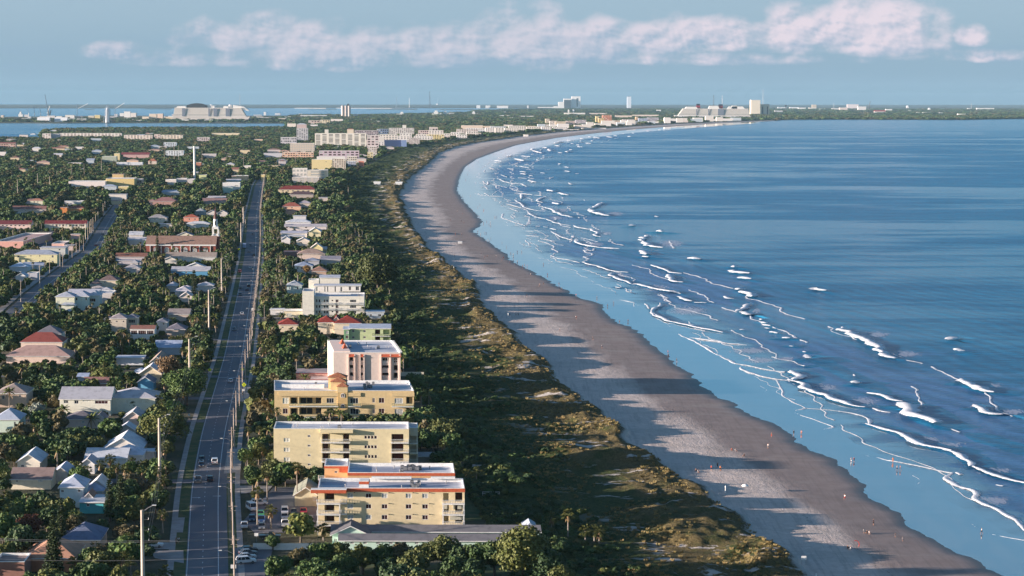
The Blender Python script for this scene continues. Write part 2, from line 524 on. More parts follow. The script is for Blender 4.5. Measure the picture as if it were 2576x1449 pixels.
shn=N.m('ADD',shal,N.m('MULTIPLY',N.m('SUBTRACT',N.noise(N.mul(pos,(.6,1,1)),.06,5,.65),.5),1.0),clamp=True)
c2=N.mix(N.m('MULTIPLY',N.ramp(shn,.45,.9),.85),N.mix(N.m('MULTIPLY',shal,.7),c,(.035,.15,.27)),(.10,.20,.235))  # pale base colour near the edge imitates the wet sheen
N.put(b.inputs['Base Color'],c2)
b2=N.n('ShaderNodeBsdfPrincipled')
b2.inputs['Base Color'].default_value=(.18,.225,.26,1)  # same sky-tinted sheen colour as on the wet sand
b2.inputs['IOR'].default_value=1.5
b2.inputs['Specular IOR Level'].default_value=.8
b2.inputs['Roughness'].default_value=.08
b2.inputs['Coat Weight'].default_value=1.0
b2.inputs['Coat IOR'].default_value=1.6
N.put(b2.inputs['Normal'],N.bump(N.noise(N.mul(pos,(1,.4,1)),.22,4,.6),.05))
msh=N.n('ShaderNodeMixShader')
N.put(msh.inputs[0],N.m('MULTIPLY',N.ramp(shn,.48,.95),N.ramp(shal,0,.15)))
N.put(msh.inputs[1],b.outputs[0])
N.put(msh.inputs[2],b2.outputs[0])
m.node_tree.links.new(msh.outputs[0],m.node_tree.nodes['Material Output'].inputs[0])
M_SEA=m
far_v,far_f=[],[]
cw=np.concatenate([np.array([0,.5,1,2,4,6,9,13,18,25,35,50,80,140,300,800,2500,8000.]),np.array([45000.])])
xw0=fW(Yr[::3])
xw0=xw0+(fbm(Yr[::3],Yr[::3]*0,.09,4,4)-.5)*7
nr=len(xw0)
sv_=np.zeros((nr,len(cw),3))
wide=(70+90*(fbm(Yr[::3],Yr[::3]*0,.02,2,8)))
shl=np.zeros((nr,len(cw)))
for k,c_ in enumerate(cw):
 sv_[:,k,0]=xw0+c_
 sv_[:,k,1]=Yr[::3]
 shl[:,k]=np.clip(1-c_/(14+wide*.42),0,1)
sv_[:,0,2]=.0
i=np.arange(nr-1)[:,None]*len(cw)+np.arange(len(cw)-1)[None]
ff=np.stack([i,i+1,i+len(cw)+1,i+len(cw)],-1).reshape(-1,4)
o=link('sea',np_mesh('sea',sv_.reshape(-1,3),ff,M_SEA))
a=o.data.attributes.new('shallow','FLOAT','POINT')
a.data.foreach_set('value',shl.astype(np.float32).ravel())
a=o.data.attributes.new('surf','FLOAT','POINT')
a.data.foreach_set('value',np.repeat(np.clip(1-cw[None,:]/190,0,1),nr,0).astype(np.float32).ravel())
tag(o,kind='structure')
FAR=38500.0
mb=MB()
ys=[-3000,385.0,float(Yr[-1]),FAR]
mb.face([(-60000,-3000,-.02),(-60000,FAR,-.02),(60000,FAR,-.02),(60000,float(Yr[::3][-1]),-.02),(float(xw0[-1]),float(Yr[::3][-1]),-.02),(-800,3000,-.02),(-2500,-3000,-.02)][::-1])
mb.face([(float(xw0[0])-40,-3000,-.03),(60000,-3000,-.03),(60000,385,-.03),(float(xw0[0])-40,385,-.03)])
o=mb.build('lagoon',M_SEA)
tag(o,kind='structure')
# ---- the land
M_GROUND=mat('town_soil',(.055,.062,.032),(.13,.115,.080),.95,.05,.5,1.2,lo=.4,hi=.65)
M_FARLAND=mat('far_land',(.030,.044,.024),(.075,.078,.050),.95,.004,0,lo=.4,hi=.7,stretch=(.3,1,1))
Cp=[(float(fC(y)),float(y))for y in Yr[::12]]+[(float(fC(YMAX)),float(YMAX))]
def qp(lst,z=1.2):
 return[(P(u,v,z).x,P(u,v,z).y)for u,v in lst]
north=qp([(1990,300.8),(2100,300.4),(2250,300.6),(2420,301),(2476,300),(2560,298.5),(2700,299),(2700,276),(1900,275),(1500,275.5),(1300,276),(1200,279),(1190,285),(1100,287),(980,290),(930,291.5),(800,291),(735,293),(724,309),(720,322.8),(560,324),(400,324),(176,327),(110,330),(100,350),(85,357),(0,358),(-300,358),(-900,1000)])
poly=Cp+north+[(-1400,300),(float(Cp[0][0]),300)]
def slab(name,poly,z,m,skirt=3.0):
 mb=MB()
 a=sum(poly[i][0]*poly[(i+1)%len(poly)][1]-poly[(i+1)%len(poly)][0]*poly[i][1]for i in range(len(poly)))
 if a<0:
  poly=poly[::-1]
 mb.face([(x,y,z)for x,y in poly])
 for i in range(len(poly)):
  p,q_=poly[i],poly[(i+1)%len(poly)]
  mb.face([(p[0],p[1],z),(p[0],p[1],z-skirt),(q_[0],q_[1],z-skirt),(q_[0],q_[1],z)])
 me=mb.mesh(name,m)
 bm=bmesh.new();bm.from_mesh(me)
 bmesh.ops.triangulate(bm,faces=[f for f in bm.faces if len(f.verts)>4])
 bm.to_mesh(me);bm.free()
 return tag(link(name,me),kind='structure')
slab('ground',poly,G,M_GROUND)
slab('port_island',qp([(-400,309),(60,309.5),(150,310),(300,309.3),(520,310),(722,310.2),(745,300),(735,291),(600,291.5),(420,292),(300,290.5),(150,293),(0,294),(-400,294)]),2.0,M_GROUND)
slab('far_shore',qp([(-900,272.2),(0,272.3),(460,272.5),(900,271.6),(1400,272.4),(1800,273),(2000,273),(3400,276),(3500,264.2),(-900,262.2)]),2.0,M_FARLAND)
for nm,pl in(('sand_spit',[(-60,346.5),(60,346.8),(96,346),(95,344),(0,343.5),(-60,343.5)]),('low_island',[(95,308),(20,303),(-60,303),(-60,300),(40,300)]),('low_island',[(212,276),(238,276.3),(236,275.2),(214,275)]),('low_island',[(365,274.5),(430,275),(428,273.6),(367,273.5)]),('low_island',[(775,274.6),(848,275.3),(846,274),(780,273.6)]),('low_island',[(920,275),(1050,276),(1048,274.2),(935,273.8)]),('low_island',[(1100,276),(1195,276.6),(1195,275),(1110,274.6)]),('low_island',[(1225,281),(1330,281.5),(1330,279),(1235,279)])):
 slab(nm,qp(pl),1.6,M_FARLAND)
M_BAR=mat('sand_bar',(.50,.47,.42))
slab('sand_bar',qp([(740,272.2),(820,272.9),(818,271.6),(745,271.3)]),2.6,M_BAR)
slab('sand_bar',qp([(845,272.2),(985,273),(1055,272.3),(980,271.7),(850,271.3)]),2.6,M_BAR)
# ---- roads
def offset_line(pts,off):
 out=[]
 for i,p in enumerate(pts):
  a,b_=pts[max(i-1,0)],pts[min(i+1,len(pts)-1)]
  d=Vector((b_[0]-a[0],b_[1]-a[1])).normalized()
  out.append((p[0]+d.y*off,p[1]-d.x*off))
 return out
def strip(mb,pts,o0,o1,z,m=0,thick=0.0):
 a,b_=offset_line(pts,o0),offset_line(pts,o1)
 for i in range(len(pts)-1):
  mb.face([(*a[i],z),(*b_[i],z),(*b_[i+1],z),(*a[i+1],z)],m)
  if thick:
   mb.face([(*a[i],z-thick),(*a[i],z),(*a[i+1],z),(*a[i+1],z-thick)],m)
   mb.face([(*b_[i],z),(*b_[i],z-thick),(*b_[i+1],z-thick),(*b_[i+1],z)],m)
 if thick:
  mb.face([(*a[0],z),(*a[0],z-thick),(*b_[0],z-thick),(*b_[0],z)],m)
def dense(pts,step=12.0):
 out=[]
 for a,b_ in zip(pts[:-1],pts[1:]):
  n=max(1,int((Vector(b_)-Vector(a)).length/step))
  out+=[tuple(Vector(a).lerp(Vector(b_),k/n))for k in range(n)]
 return out+[pts[-1]]
rq=[(516,1449),(521,1220),(541,1087),(590,900),(620,725),(632,640),(636,550),(650,470),(664,440)]
ROAD=[(P(u,v,G).x,P(u,v,G).y)for u,v in rq]
d0=Vector(ROAD[0])-Vector(ROAD[1])
ROAD.insert(0,tuple(Vector(ROAD[0])+d0.normalized()*120))
ROAD=dense(ROAD)
for _ in range(6):
 ROAD=[ROAD[0]]+[((ROAD[i-1][0]+2*ROAD[i][0]+ROAD[i+1][0])/4,(ROAD[i-1][1]+2*ROAD[i][1]+ROAD[i+1][1])/4)for i in range(1,len(ROAD)-1)]+[ROAD[-1]]
def road_x(y):
 return float(np.interp(y,[p[1]for p in ROAD],[p[0]for p in ROAD]))
M_ASPH=mat('asphalt',(.135,.138,.160),(.175,.172,.188),.9,.12,.02,3.0,stretch=(1,.25,1))
M_CONC=mat('concrete_paving',(.36,.34,.33),(.27,.25,.24),.9,.3)
M_PAINT=mat('road_paint',(.72,.72,.72),(.5,.5,.5),.7,2.0)
M_GRASS=mat('verge_grass',(.050,.085,.028),(.12,.12,.05),.95,.25,.1,6)
mb=MB();strip(mb,ROAD,-8.2,8.4,G+.10);tag(mb.build('road_shoulder',M_GRASS),kind='structure')
mb=MB();strip(mb,ROAD,-4.7,5.5,G+.14);tag(mb.build('road',M_ASPH),kind='structure')
mb=MB();strip(mb,ROAD,-9.2,-7.6,G+.18,thick=.15);tag(mb.build('pavement',M_CONC),kind='structure')
mb=MB();strip(mb,ROAD,7.9,9.4,G+.18,thick=.15);tag(mb.build('pavement',M_CONC),kind='structure')
mb=MB()
zp=G+.144
strip(mb,[p for p in ROAD if p[1]<1300],-4.45,-4.3,zp)
strip(mb,ROAD,3.05,3.25,zp)
L=0.0
for a,b_ in zip(ROAD[:-1],ROAD[1:]):
 if a[1]>1200:
  break
 d=(Vector(b_)-Vector(a))
 n=int(d.length/6)
 for k in range(n):
  p0=Vector(a)+d*(k/n)
  p1=p0+d.normalized()*1.5
  strip(mb,[tuple(p0),tuple(p1)],-.75,-.58,zp)
for(y0,off,ln)in((P(500,1249,G).y,2.6,0),(P(1960/4,1253,G).y,-3.2,0)):
 x0=road_x(y0)
 for sgn in((1,)if off<0 else(1,)):
  mb.face([(x0+off-1.0,y0-.2,zp),(x0+off+.7,y0-.2,zp),(x0+off+.7,y0+.2,zp),(x0+off-1.0,y0+.2,zp)])
  mb.face([(x0+off+.7,y0-.7,zp),(x0+off+1.5,y0,zp),(x0+off+.7,y0+.7,zp)])
for v in(1204,1072,1020,950,908,890,745,700,650):
 y0=P(520,v,G).y
 x0=road_x(y0)
 mb.face([(x0-4.4,y0-.3,zp+.003),(x0+3,y0-.3,zp+.003),(x0+3,y0+.3,zp+.003),(x0-4.4,y0+.3,zp+.003)])if v in(950,745)else None
tag(mb.build('road_markings',M_PAINT),kind='structure')
mb=MB()
for v,left,right in((1212,160,60),(1130,0,40),(1060,120,60),(1003,150,55),(948,120,60),(900,90,80),(855,110,60),(800,120,60),(745,120,50),(700,200,60),(660,150,60),(622,250,60),(588,150,50),(560,160,40),(535,250,60),(510,200,40)):
 y0=P(560,v,G).y
 x0=road_x(y0)
 if left:
  mb.face([(x0-left,y0-3,G+.06),(x0-4.7,y0-3,G+.125),(x0-4.7,y0+3,G+.125),(x0-left,y0+3,G+.06)])
 if right:
  mb.face([(x0+5.5,y0-3,G+.125),(x0+right,y0-3,G+.06),(x0+right,y0+3,G+.06),(x0+5.5,y0+3,G+.125)])
tag(mb.build('side_streets',M_ASPH),kind='structure')
r2=[(40,790),(94,738),(164,682),(211,647),(234,631),(281,546),(300,520),(312,500)]
ROAD2=dense([(P(u,v,G).x,P(u,v,G).y)for u,v in r2],15)
mb=MB();strip(mb,ROAD2,-6.5,6.5,G+.12);tag(mb.build('avenue',M_ASPH),kind='structure')
mb=MB();strip(mb,ROAD2,3.2,3.5,G+.135);strip(mb,ROAD2,-.3,-.05,G+.135);tag(mb.build('avenue_markings',M_PAINT),kind='structure')
mb=MB();strip(mb,ROAD2,-12,-8.5,G+.14,thick=.12);tag(mb.build('avenue_pavement',M_CONC),kind='structure')
mb=MB()
def patch(mb,c,pts,z=G+.17):
 pp=[P(*K(c,x,y),z)for x,y in pts]
 a=sum(pp[i].x*pp[(i+1)%len(pp)].y-pp[(i+1)%len(pp)].x*pp[i].y for i in range(len(pp)))
 mb.face([tuple(p)for p in(pp if a>0 else pp[::-1])])
patch(mb,'2',[(30,900),(330,560),(560,555),(780,760),(820,1000),(150,1020)])
patch(mb,'2',[(-60,1165),(330,1180),(250,1449),(-60,1449)],G+.16)
patch(mb,'6',[(280,860),(930,850),(930,1000),(300,1000)])
patch(mb,'A',[(400,700),(580,640),(560,780),(360,840)])
tag(mb.build('parking_lots',M_ASPH),kind='structure')
mb=MB()
patch(mb,'1',[(1480,1110),(1745,1110),(1740,1180),(1480,1180)])
patch(mb,'1',[(1500,1190),(1845,1190),(1850,1320),(1560,1270)],G+.172)
patch(mb,'1',[(1730,860),(1860,860),(1840,1010),(1740,1010)])
patch(mb,'1',[(2290,180),(2440,160),(2420,400),(2250,420)],G+.174)
patch(mb,'2',[(0,540),(330,540),(280,600),(10,620)],G+.176)
patch(mb,'q',[(600,955),(622,955),(615,1010),(590,1010)],G+.177)
tag(mb.build('driveways',M_CONC),kind='structure')
mb=MB()
patch(mb,'2',[(300,1449),(2900,1449),(2700,1340),(400,1320)],G+.05)
patch(mb,'2',[(2260,560),(2700,560),(2750,860),(2260,900)],G+.05)
patch(mb,'1',[(1730,430),(1830,430),(1820,530),(1730,540)],G+.05)
tag(mb.build('lawns',M_GRASS),kind='structure')
# ---- surf
m=bpy.data.materials.new('foam')
m.use_nodes=True
N=NT(m.node_tree)
b=m.node_tree.nodes['Principled BSDF']
pos=N.n('ShaderNodeNewGeometry').outputs['Position']
ed=N.n('ShaderNodeAttribute',attribute_name='edge').outputs['Fac']
fn=N.m('ADD',N.m('MULTIPLY',N.noise(pos,.3,4,.6),.5),N.m('MULTIPLY',N.noise(pos,1.4,4,.7),.5))
cov=N.m('SUBTRACT',N.m('ADD',N.m('MULTIPLY',fn,1.7),.05),ed)
b.inputs['Base Color'].default_value=(.80,.80,.82,1)
b.inputs['Roughness'].default_value=.75
N.put(b.inputs['Normal'],N.bump(N.noise(pos,2.5,4,.7),.3))
N.put(b.inputs['Alpha'],N.ramp(cov,.30,.42))
M_FOAM=m
m=bpy.data.materials.new('thin_foam')
m.use_nodes=True
N=NT(m.node_tree)
b=m.node_tree.nodes['Principled BSDF']
pos=N.n('ShaderNodeNewGeometry').outputs['Position']
ed=N.n('ShaderNodeAttribute',attribute_name='edge').outputs['Fac']
fn=N.noise(N.mul(pos,(1,.2,1)),.7,6,.8)
b.inputs['Base Color'].default_value=(.60,.64,.76,1)
b.inputs['Roughness'].default_value=.8
N.put(b.inputs['Alpha'],N.m('MULTIPLY',N.ramp(N.m('SUBTRACT',fn,N.m('MULTIPLY',ed,.42)),.22,.38),.5))
M_THIN=m
FO=[('7',1.3,[(0,580),(60,610),(130,640),(240,660),(380,690),(555,715)]),('7',1.6,[(160,670),(200,700),(330,745),(480,775),(600,785)]),('7',3.2,[(590,785),(650,810),(700,845),(800,890),(900,925),(1000,960),(1090,990),(1150,1010),(1230,1020)]),('7',3.6,[(600,715),(640,725),(690,770),(640,790)]),('7',1.5,[(1285,1018),(1370,1045),(1450,1055)]),('7',1.2,[(1010,1045),(1100,1060),(1190,1085),(1250,1110),(1268,1140),(1260,1155)]),('7',2,[(1230,1157),(1320,1180),(1420,1210),(1500,1230),(1560,1260)]),('7',3.4,[(1500,1240),(1560,1260),(1640,1300),(1750,1340),(1850,1370),(1960,1390)]),('4',2.4,[(1880,160),(1980,175),(2050,215),(2110,255),(2130,285),(2120,300)]),('4',2.0,[(2140,300),(2200,335),(2300,370),(2400,400),(2500,425),(2620,450)]),('4',1.0,[(1120,200),(1230,205),(1310,212),(1400,240),(1520,255),(1650,280),(1780,310),(1900,340),(1975,350)]),('4',1.9,[(1975,350),(1930,375),(1920,400),(1980,440),(2060,475),(2130,490),(2170,530),(2140,570),(2200,600),(2300,640),(2380,690),(2440,720),(2520,745),(2550,790),(2600,840)]),('4',.6,[(1340,270),(1360,295),(1540,340),(1640,370),(1700,410),(1690,440),(1580,475),(1575,510),(1640,560),(1720,600),(1800,640),(1900,700),(2050,750),(2150,790),(2200,840),(2290,870),(2400,890),(2620,925)]),('4',.6,[(770,110),(900,150),(1100,200),(1340,270)]),('4',.6,[(800,0),(845,40),(840,70),(760,110)]),('4',1.2,[(2010,345),(2050,365)]),('4',1.3,[(2340,450),(2400,460)]),('4',.5,[(1620,630),(1700,700),(1800,760),(1860,850),(1950,920),(2010,960),(2150,1000),(2300,1040),(2600,1100)]),('7',.7,[(480,780),(520,850),(540,920),(620,970),(730,1020),(600,1050),(780,1110),(970,1180),(830,1215),(845,1280),(760,1330)]),('7',.6,[(730,1020),(900,1030),(1010,1045)]),('7',.6,[(340,830),(400,870),(290,905),(450,940)]),('7',5,[(1000,345),(1040,352),(1080,390),(1150,420),(1220,450),(1270,480),(1330,520),(1370,565)]),('7',3.5,[(1370,565),(1430,590),(1500,605)]),('7',2.6,[(1240,900),(1320,905),(1400,930),(1470,960),(1550,970)]),('7',6,[(1490,1000),(1540,995),(1580,1030),(1650,1070),(1700,1120),(1760,1155),(1800,1165)]),('7',5,[(1990,805),(2040,785),(2080,830),(2150,850),(2210,880),(2270,890),(2340,895)]),('7',4,[(2120,1015),(2150,1005),(2190,1040),(2260,1070),(2310,1090),(2395,1085)]),('7',5,[(1900,448),(1950,432),(2020,440)]),('7',5,[(2030,548),(2070,540)]),('7',4.5,[(1115,818),(1155,805)]),('7',2,[(1125,748),(1145,748)]),('7',7,[(700,605),(735,590),(770,602)]),('7',4.5,[(525,435),(592,437)]),('7',2.5,[(585,500),(620,502)]),('7',3.5,[(340,298),(395,308)]),('7',3.5,[(360,322),(425,330)]),('7',3,[(385,346),(430,350)]),('7',2.6,[(425,378),(490,390)]),('7',2,[(335,268),(350,275)]),('7',3,[(165,205),(200,170),(270,140)]),('7',5,[(165,215),(200,240),(255,238)]),('7',6,[(770,25),(830,15),(900,35)]),('7',5,[(140,15),(165,25)]),('7',6,[(160,40),(220,65),(310,85)]),('7',2,[(30,75),(70,95),(120,95)]),('7',2,[(165,360),(205,360)]),('7',1.8,[(-260,420),(-120,440),(0,460),(100,475),(225,485)]),('7',1,[(445,585),(490,600)]),('7',2,[(700,545),(725,550)]),('7',2,[(703,665),(720,668)]),('8',4,[(1010,370),(1060,350),(1110,320)]),('8',6,[(1010,375),(1050,395),(1100,410),(1150,420)]),('8',6,[(1295,495),(1355,492)]),('8',8,[(1505,540),(1560,542)]),('8',4,[(1400,605),(1415,580),(1450,565),(1480,570)]),('8',5,[(1400,610),(1420,632),(1480,650),(1560,658)]),('8',6,[(1380,685),(1420,700),(1460,710)]),('8',6,[(1400,725),(1455,730)]),('8',6,[(1740,740),(1790,738),(1845,745)]),('8',3,[(1455,787),(1520,800),(1580,825),(1630,845),(1700,848)]),('8',4,[(1595,855),(1600,880),(1650,910),(1710,915)]),('8',6,[(2060,802),(2090,805)]),('8',7,[(2055,835),(2110,850),(2190,855)]),('8',6,[(2115,885),(2195,895)]),('8',2,[(1500,420),(1515,425)]),('8',3,[(330,140),(380,165),(440,178),(510,182),(545,200)]),('8',2,[(430,220),(480,235),(530,238)]),('8',3,[(500,250),(580,262)]),('8',3,[(510,255),(505,290)]),('8',3,[(605,265),(655,268)]),('8',3,[(680,275),(630,298),(625,310),(665,322)]),('8',2.4,[(455,300),(500,325),(530,355),(570,370),(640,380),(685,383)]),('8',2.4,[(550,385),(580,410),(620,430),(700,445),(740,465),(800,480),(830,485),(875,490)]),('8',5,[(740,320),(780,335)]),('8',4,[(680,355),(730,370),(765,395),(820,415),(890,430)]),('8',3,[(895,490),(940,510),(1020,520),(1075,545),(1050,570),(1095,575)]),('8',3,[(480,135),(545,140)]),('8',4,[(555,155),(590,165),(620,168)]),('8',2,[(610,495),(645,497)]),('8',2,[(665,500),(700,503)]),('8',2.5,[(720,513),(770,523)]),('8',1.5,[(540,528),(595,531)]),('8',2,[(730,535),(780,565),(830,585),(890,600)]),('8',3.5,[(890,600),(950,630),(1010,645),(1050,652),(1120,660),(1230,665)]),('8',1.2,[(650,585),(700,595),(755,605)]),('8',1.2,[(635,600),(700,620),(755,645),(735,660),(780,685),(725,710),(770,730),(850,740),(945,765)]),('8',1.6,[(1050,655),(1040,675),(975,670),(985,690),(1045,695),(1030,710),(970,720),(1010,735),(970,755)]),('8',2.2,[(970,755),(985,775),(1090,795),(1140,820),(1200,830),(1290,840)]),('8',2.5,[(1190,845),(1155,858),(1220,885),(1290,905),(1320,925)]),('8',3.2,[(1340,925),(1400,938),(1480,960),(1560,975),(1640,985),(1700,1000)]),('8',3,[(1670,1020),(1740,1050),(1775,1055)]),('8',2.2,[(1790,1063),(1880,1067)]),('8',2,[(1200,948),(1240,955)]),('8',1,[(1290,955),(1285,975),(1350,995)]),('8',.8,[(1240,1040),(1290,1050),(1340,1060),(1345,1100)]),('8',1,[(1430,1070),(1460,1105)]),('8',1.2,[(1540,1000),(1575,1020),(1600,1025),(1570,1035),(1615,1055)]),('8',2,[(1545,1065),(1540,1090),(1480,1110),(1470,1130),(1490,1160),(1560,1180),(1610,1200)]),('8',.8,[(1240,1125),(1300,1135)]),('q',2.2,[(1640,788),(1680,808),(1750,825),(1820,838)]),('q',1.6,[(1700,838),(1745,858),(1811,896)]),('q',.8,[(1640,838),(1690,850),(1720,848)]),('8',4,[(830,55),(860,60)]),('8',4,[(840,85),(865,90)]),('8',4,[(905,105),(935,105)]),('8',3,[(855,172),(880,185)]),('8',5,[(700,225),(735,238)]),('8',5,[(785,250),(820,262),(855,265)]),('8',2.5,[(925,432),(940,433)]),('8',4,[(650,98),(680,102)]),('8',3,[(780,33),(800,34)]),('8',4,[(490,50),(565,62)]),('8',5,[(500,90),(540,95)]),('8',5,[(515,105),(545,112)]),('8',3,[(485,5),(520,8)]),('8',3,[(620,3),(640,5)]),('8',3,[(660,178),(682,178)]),('8',3,[(565,118),(585,120)]),('8',2,[(350,110),(400,130)]),('8',2,[(400,65),(440,70)]),('8',1.4,[(210,205),(270,175),(400,205)]),('8',1.4,[(230,245),(270,268),(370,272)]),('8',1.4,[(370,400),(360,430),(460,465),(540,490),(565,455)]),('8',1.2,[(420,360),(480,382)]),('8',1.2,[(640,570),(540,560)])]
EF=[(1120,715,1195,735),(1285,635,1370,660),(1180,690,1260,695),(1440,620,1460,640),(1510,585,1545,592),(1535,655,1562,658),(1605,648,1640,640),(1645,625,1660,627),(1710,580,1735,582),(1720,598,1755,600),(1800,562,1835,566),(1620,535,1650,537),(1885,505,1930,515),(2000,500,2050,507),(2205,498,2230,499),(2385,445,2405,447),(1322,722,1340,723),(1355,715,1375,716),(1375,688,1392,689),(1525,765,1555,767),(1205,770,1240,771),(1270,630,1300,615),(1500,560,1560,545),(1040,690,1075,683),(1390,605,1430,610),(1825,500,1850,503),(2500,430,2520,431),(2240,465,2265,466),(1750,517,1775,519),(2150,470,2165,471),(920,735,990,740),(1660,567,1675,568),(1740,542,1752,543),(2070,490,2095,492),(1850,540,1866,541)]
FO+=[('E',7,[(a,b_),(c,d)])for a,b_,c,d in EF]
def ribbon(lst,name,m,hfac=.19,zb=.03):
 V,F,ED=[],[],[]
 for cr,wd,pts in lst:
  pp=[P(*K(cr,x,y),0.0)for x,y in pts]
  fine=[]
  step=max(.8,wd*.6)
  for a,c_ in zip(pp[:-1],pp[1:]):
   n=max(1,min(60,int((c_-a).length/step)))
   fine+=[a.lerp(c_,k/n)for k in range(n)]
  fine.append(pp[-1])
  for _ in range(4):
   fine=[fine[0]]+[(fine[i-1]+fine[i]*2+fine[i+1])/4 for i in range(1,len(fine)-1)]+[fine[-1]]
  n=len(fine)
  if n<3:
   fine=[fine[0],fine[0].lerp(fine[-1],.5),fine[-1]]
   n=3
  base=len(V)
  for i,p in enumerate(fine):
   a,c_=fine[max(i-1,0)],fine[min(i+1,n-1)]
   d=(c_-a)
   d=d.normalized()if d.length>1e-6 else Vector((1,0,0))
   nx=Vector((d.y,-d.x,0))
   if nx.x<0:
    nx=-nx
   t=i/(n-1)
   taper=min(1,.35+4*t,.35+4*(1-t))if wd>1.4 else 1
   ww=wd*taper*(.65+.8*mnoise.noise(Vector((p.x*.11,p.y*.11,3)))+.35)
   ww=max(ww,wd*.3)
   p=p+nx*mnoise.noise(Vector((p.x*.09,p.y*.09,7)))*wd*.8
   for k,(s_,hh)in enumerate(((-.5,0),(-.3,.8),(-.05,1.0),(.25,.55),(.6,.18),(1.0,0))):
    q_=p+nx*s_*ww*1.25
    V.append((q_.x,q_.y,zb+(.12*wd+.06 if wd>=2 else 0)*(1.25-abs(s_)*.35)+hh*ww*hfac*(.8+.5*mnoise.noise(q_*.7))))
    ED.append((.75,.1,0,.25,.6,1.0)[k])
  for i in range(n-1):
   for k in range(5):
    a=base+i*6+k
    F.append((a,a+1,a+7,a+6))
 o=link(name,np_mesh(name,V,F,m,True))
 at_=o.data.attributes.new('edge','FLOAT','POINT')
 at_.data.foreach_set('value',np.array(ED,dtype=np.float32))
 return tag(o,kind='stuff',label='white foam of waves breaking along the shallows',cat='surf')
rf=random.Random(8)
for k_,(o_,w_)in enumerate(((1.0,.3),(12,.45),(28,.55),(52,.75),(80,.7))):
 y_=470.0
 while y_<4200:
  ln_=rf.uniform(60,170)
  if rf.random()<.78:
   sg_=[]
   for j_ in range(int(ln_/3.5)):
    yy_=y_+j_*3.5
    xx_=float(np.mean([fW(yy_+t_)for t_ in(-14,-7,0,7,14)]))+o_+9*mnoise.noise(Vector((yy_*.022,k_*3.1,0)))+3.2*mnoise.noise(Vector((yy_*.09,k_*5.3,2)))
    c_=proj((xx_,yy_,0));sg_.append((c_[0],c_[1]))
   FO.append(('q',w_*(.75+yy_/2800)*rf.uniform(.7,1.2),sg_))
  y_+=ln_+rf.uniform(5,60)
for k_ in range(60):
 yy_=1500*(6000/1500)**rf.random()
 off_=rf.choice((rf.uniform(4,30),rf.uniform(15,60),rf.uniform(30,130)))
 ln_=rf.uniform(10,60)*(1+yy_/3000)
 ja=rf.uniform(-12,12)
 sg_=[]
 for j_ in range(6):
  y2=yy_+ln_*(j_/5-.5)
  q_=(float(fW(y2))+off_+ja*(j_/5)+rf.uniform(-.9,.9),y2,0)
  c_=proj(q_);sg_.append((c_[0],c_[1]))
 FO.append(('q',rf.uniform(.4,1.3)*(1+yy_/3500),sg_))
ribbon(FO,'sea_foam',M_FOAM)
def swells(lst,name):
 V,F=[],[]
 for pts,hh,wide_ in lst:
  n=len(pts);base=len(V)
  for i,p in enumerate(pts):
   a,c_=pts[max(i-1,0)],pts[min(i+1,n-1)]
   d=(c_-a).normalized();nx=Vector((d.y,-d.x,0))
   if nx.x<0:nx=-nx
   t=math.sin(math.pi*min(.999,max(.001,i/(n-1))))**.6
   h=hh*t*(.8+.5*mnoise.noise(p*.03))
   for s_,k_ in((-.22,-.02),(-.12,.45),(0,.95),(.12,1.0),(.35,.62),(.65,.22),(1,-.02)):
    q_=p+nx*s_*wide_
    V.append((q_.x,q_.y,-.05+h*k_+.04))
  for i in range(n-1):
   for k in range(6):
    a=base+i*7+k
    F.append((a,a+1,a+8,a+7))
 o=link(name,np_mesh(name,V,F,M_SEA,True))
 tag(o,kind='structure')
SW=[]
for cr,wd,pts in FO[:120]:
 if wd>=2:
  pp=[P(*K(cr,x,y),0.0)for x,y in pts]
  e0,e1=pp[0]-(pp[1]-pp[0]).normalized()*wd*1.5,pp[-1]+(pp[-1]-pp[-2]).normalized()*wd*2
  full=[e0]+pp+[e1]
  fine=[]
  for a,c_ in zip(full[:-1],full[1:]):
   n=max(1,min(30,int((c_-a).length/3)));fine+=[a.lerp(c_,k/n)for k in range(n)]
  fine.append(full[-1])
  for _ in range(5):fine=[fine[0]]+[(fine[i-1]+fine[i]*2+fine[i+1])/4 for i in range(1,len(fine)-1)]+[fine[-1]]
  SW.append((fine,.10*wd+.05,6+wd*1.6))
for k_ in range(130):
 yy_=520*(3800/520)**rf.random();off_=rf.uniform(35,520);ln_=rf.uniform(30,120)*(1+yy_/4000);ja=rf.uniform(-15,15)
 SW.append(([Vector((float(fW(yy_+ln_*(j/9-.5)))+off_+ja*j/9+2*mnoise.noise(Vector((yy_*.1,j*.6,k_))),yy_+ln_*(j/9-.5),0))for j in range(10)],rf.uniform(.08,.22),rf.uniform(7,16)))
swells(SW,'swell')
TH=[('7',1320,395,190,45),('7',1560,560,230,50),('7',850,850,260,60),('7',1180,960,260,60),('7',1750,1060,230,55),('7',2280,830,170,40),('7',2480,1050,180,40),('7',1750,1290,260,55),('7',300,190,80,35),('4',2300,330,260,45),('4',1900,110,260,40),('4',2330,580,200,60),('8',1200,400,110,25),('8',1130,545,90,20),('8',1620,620,160,45),('8',1050,625,130,25),('8',1500,950,160,40),('8',1230,860,130,25),('8',800,375,100,25),('7',350,610,230,40),('7',250,530,260,40),('8',1650,880,120,30),('8',760,430,90,25),('7',560,600,120,30),('8',1750,1120,230,50)]
V,F,ED=[],[],[]
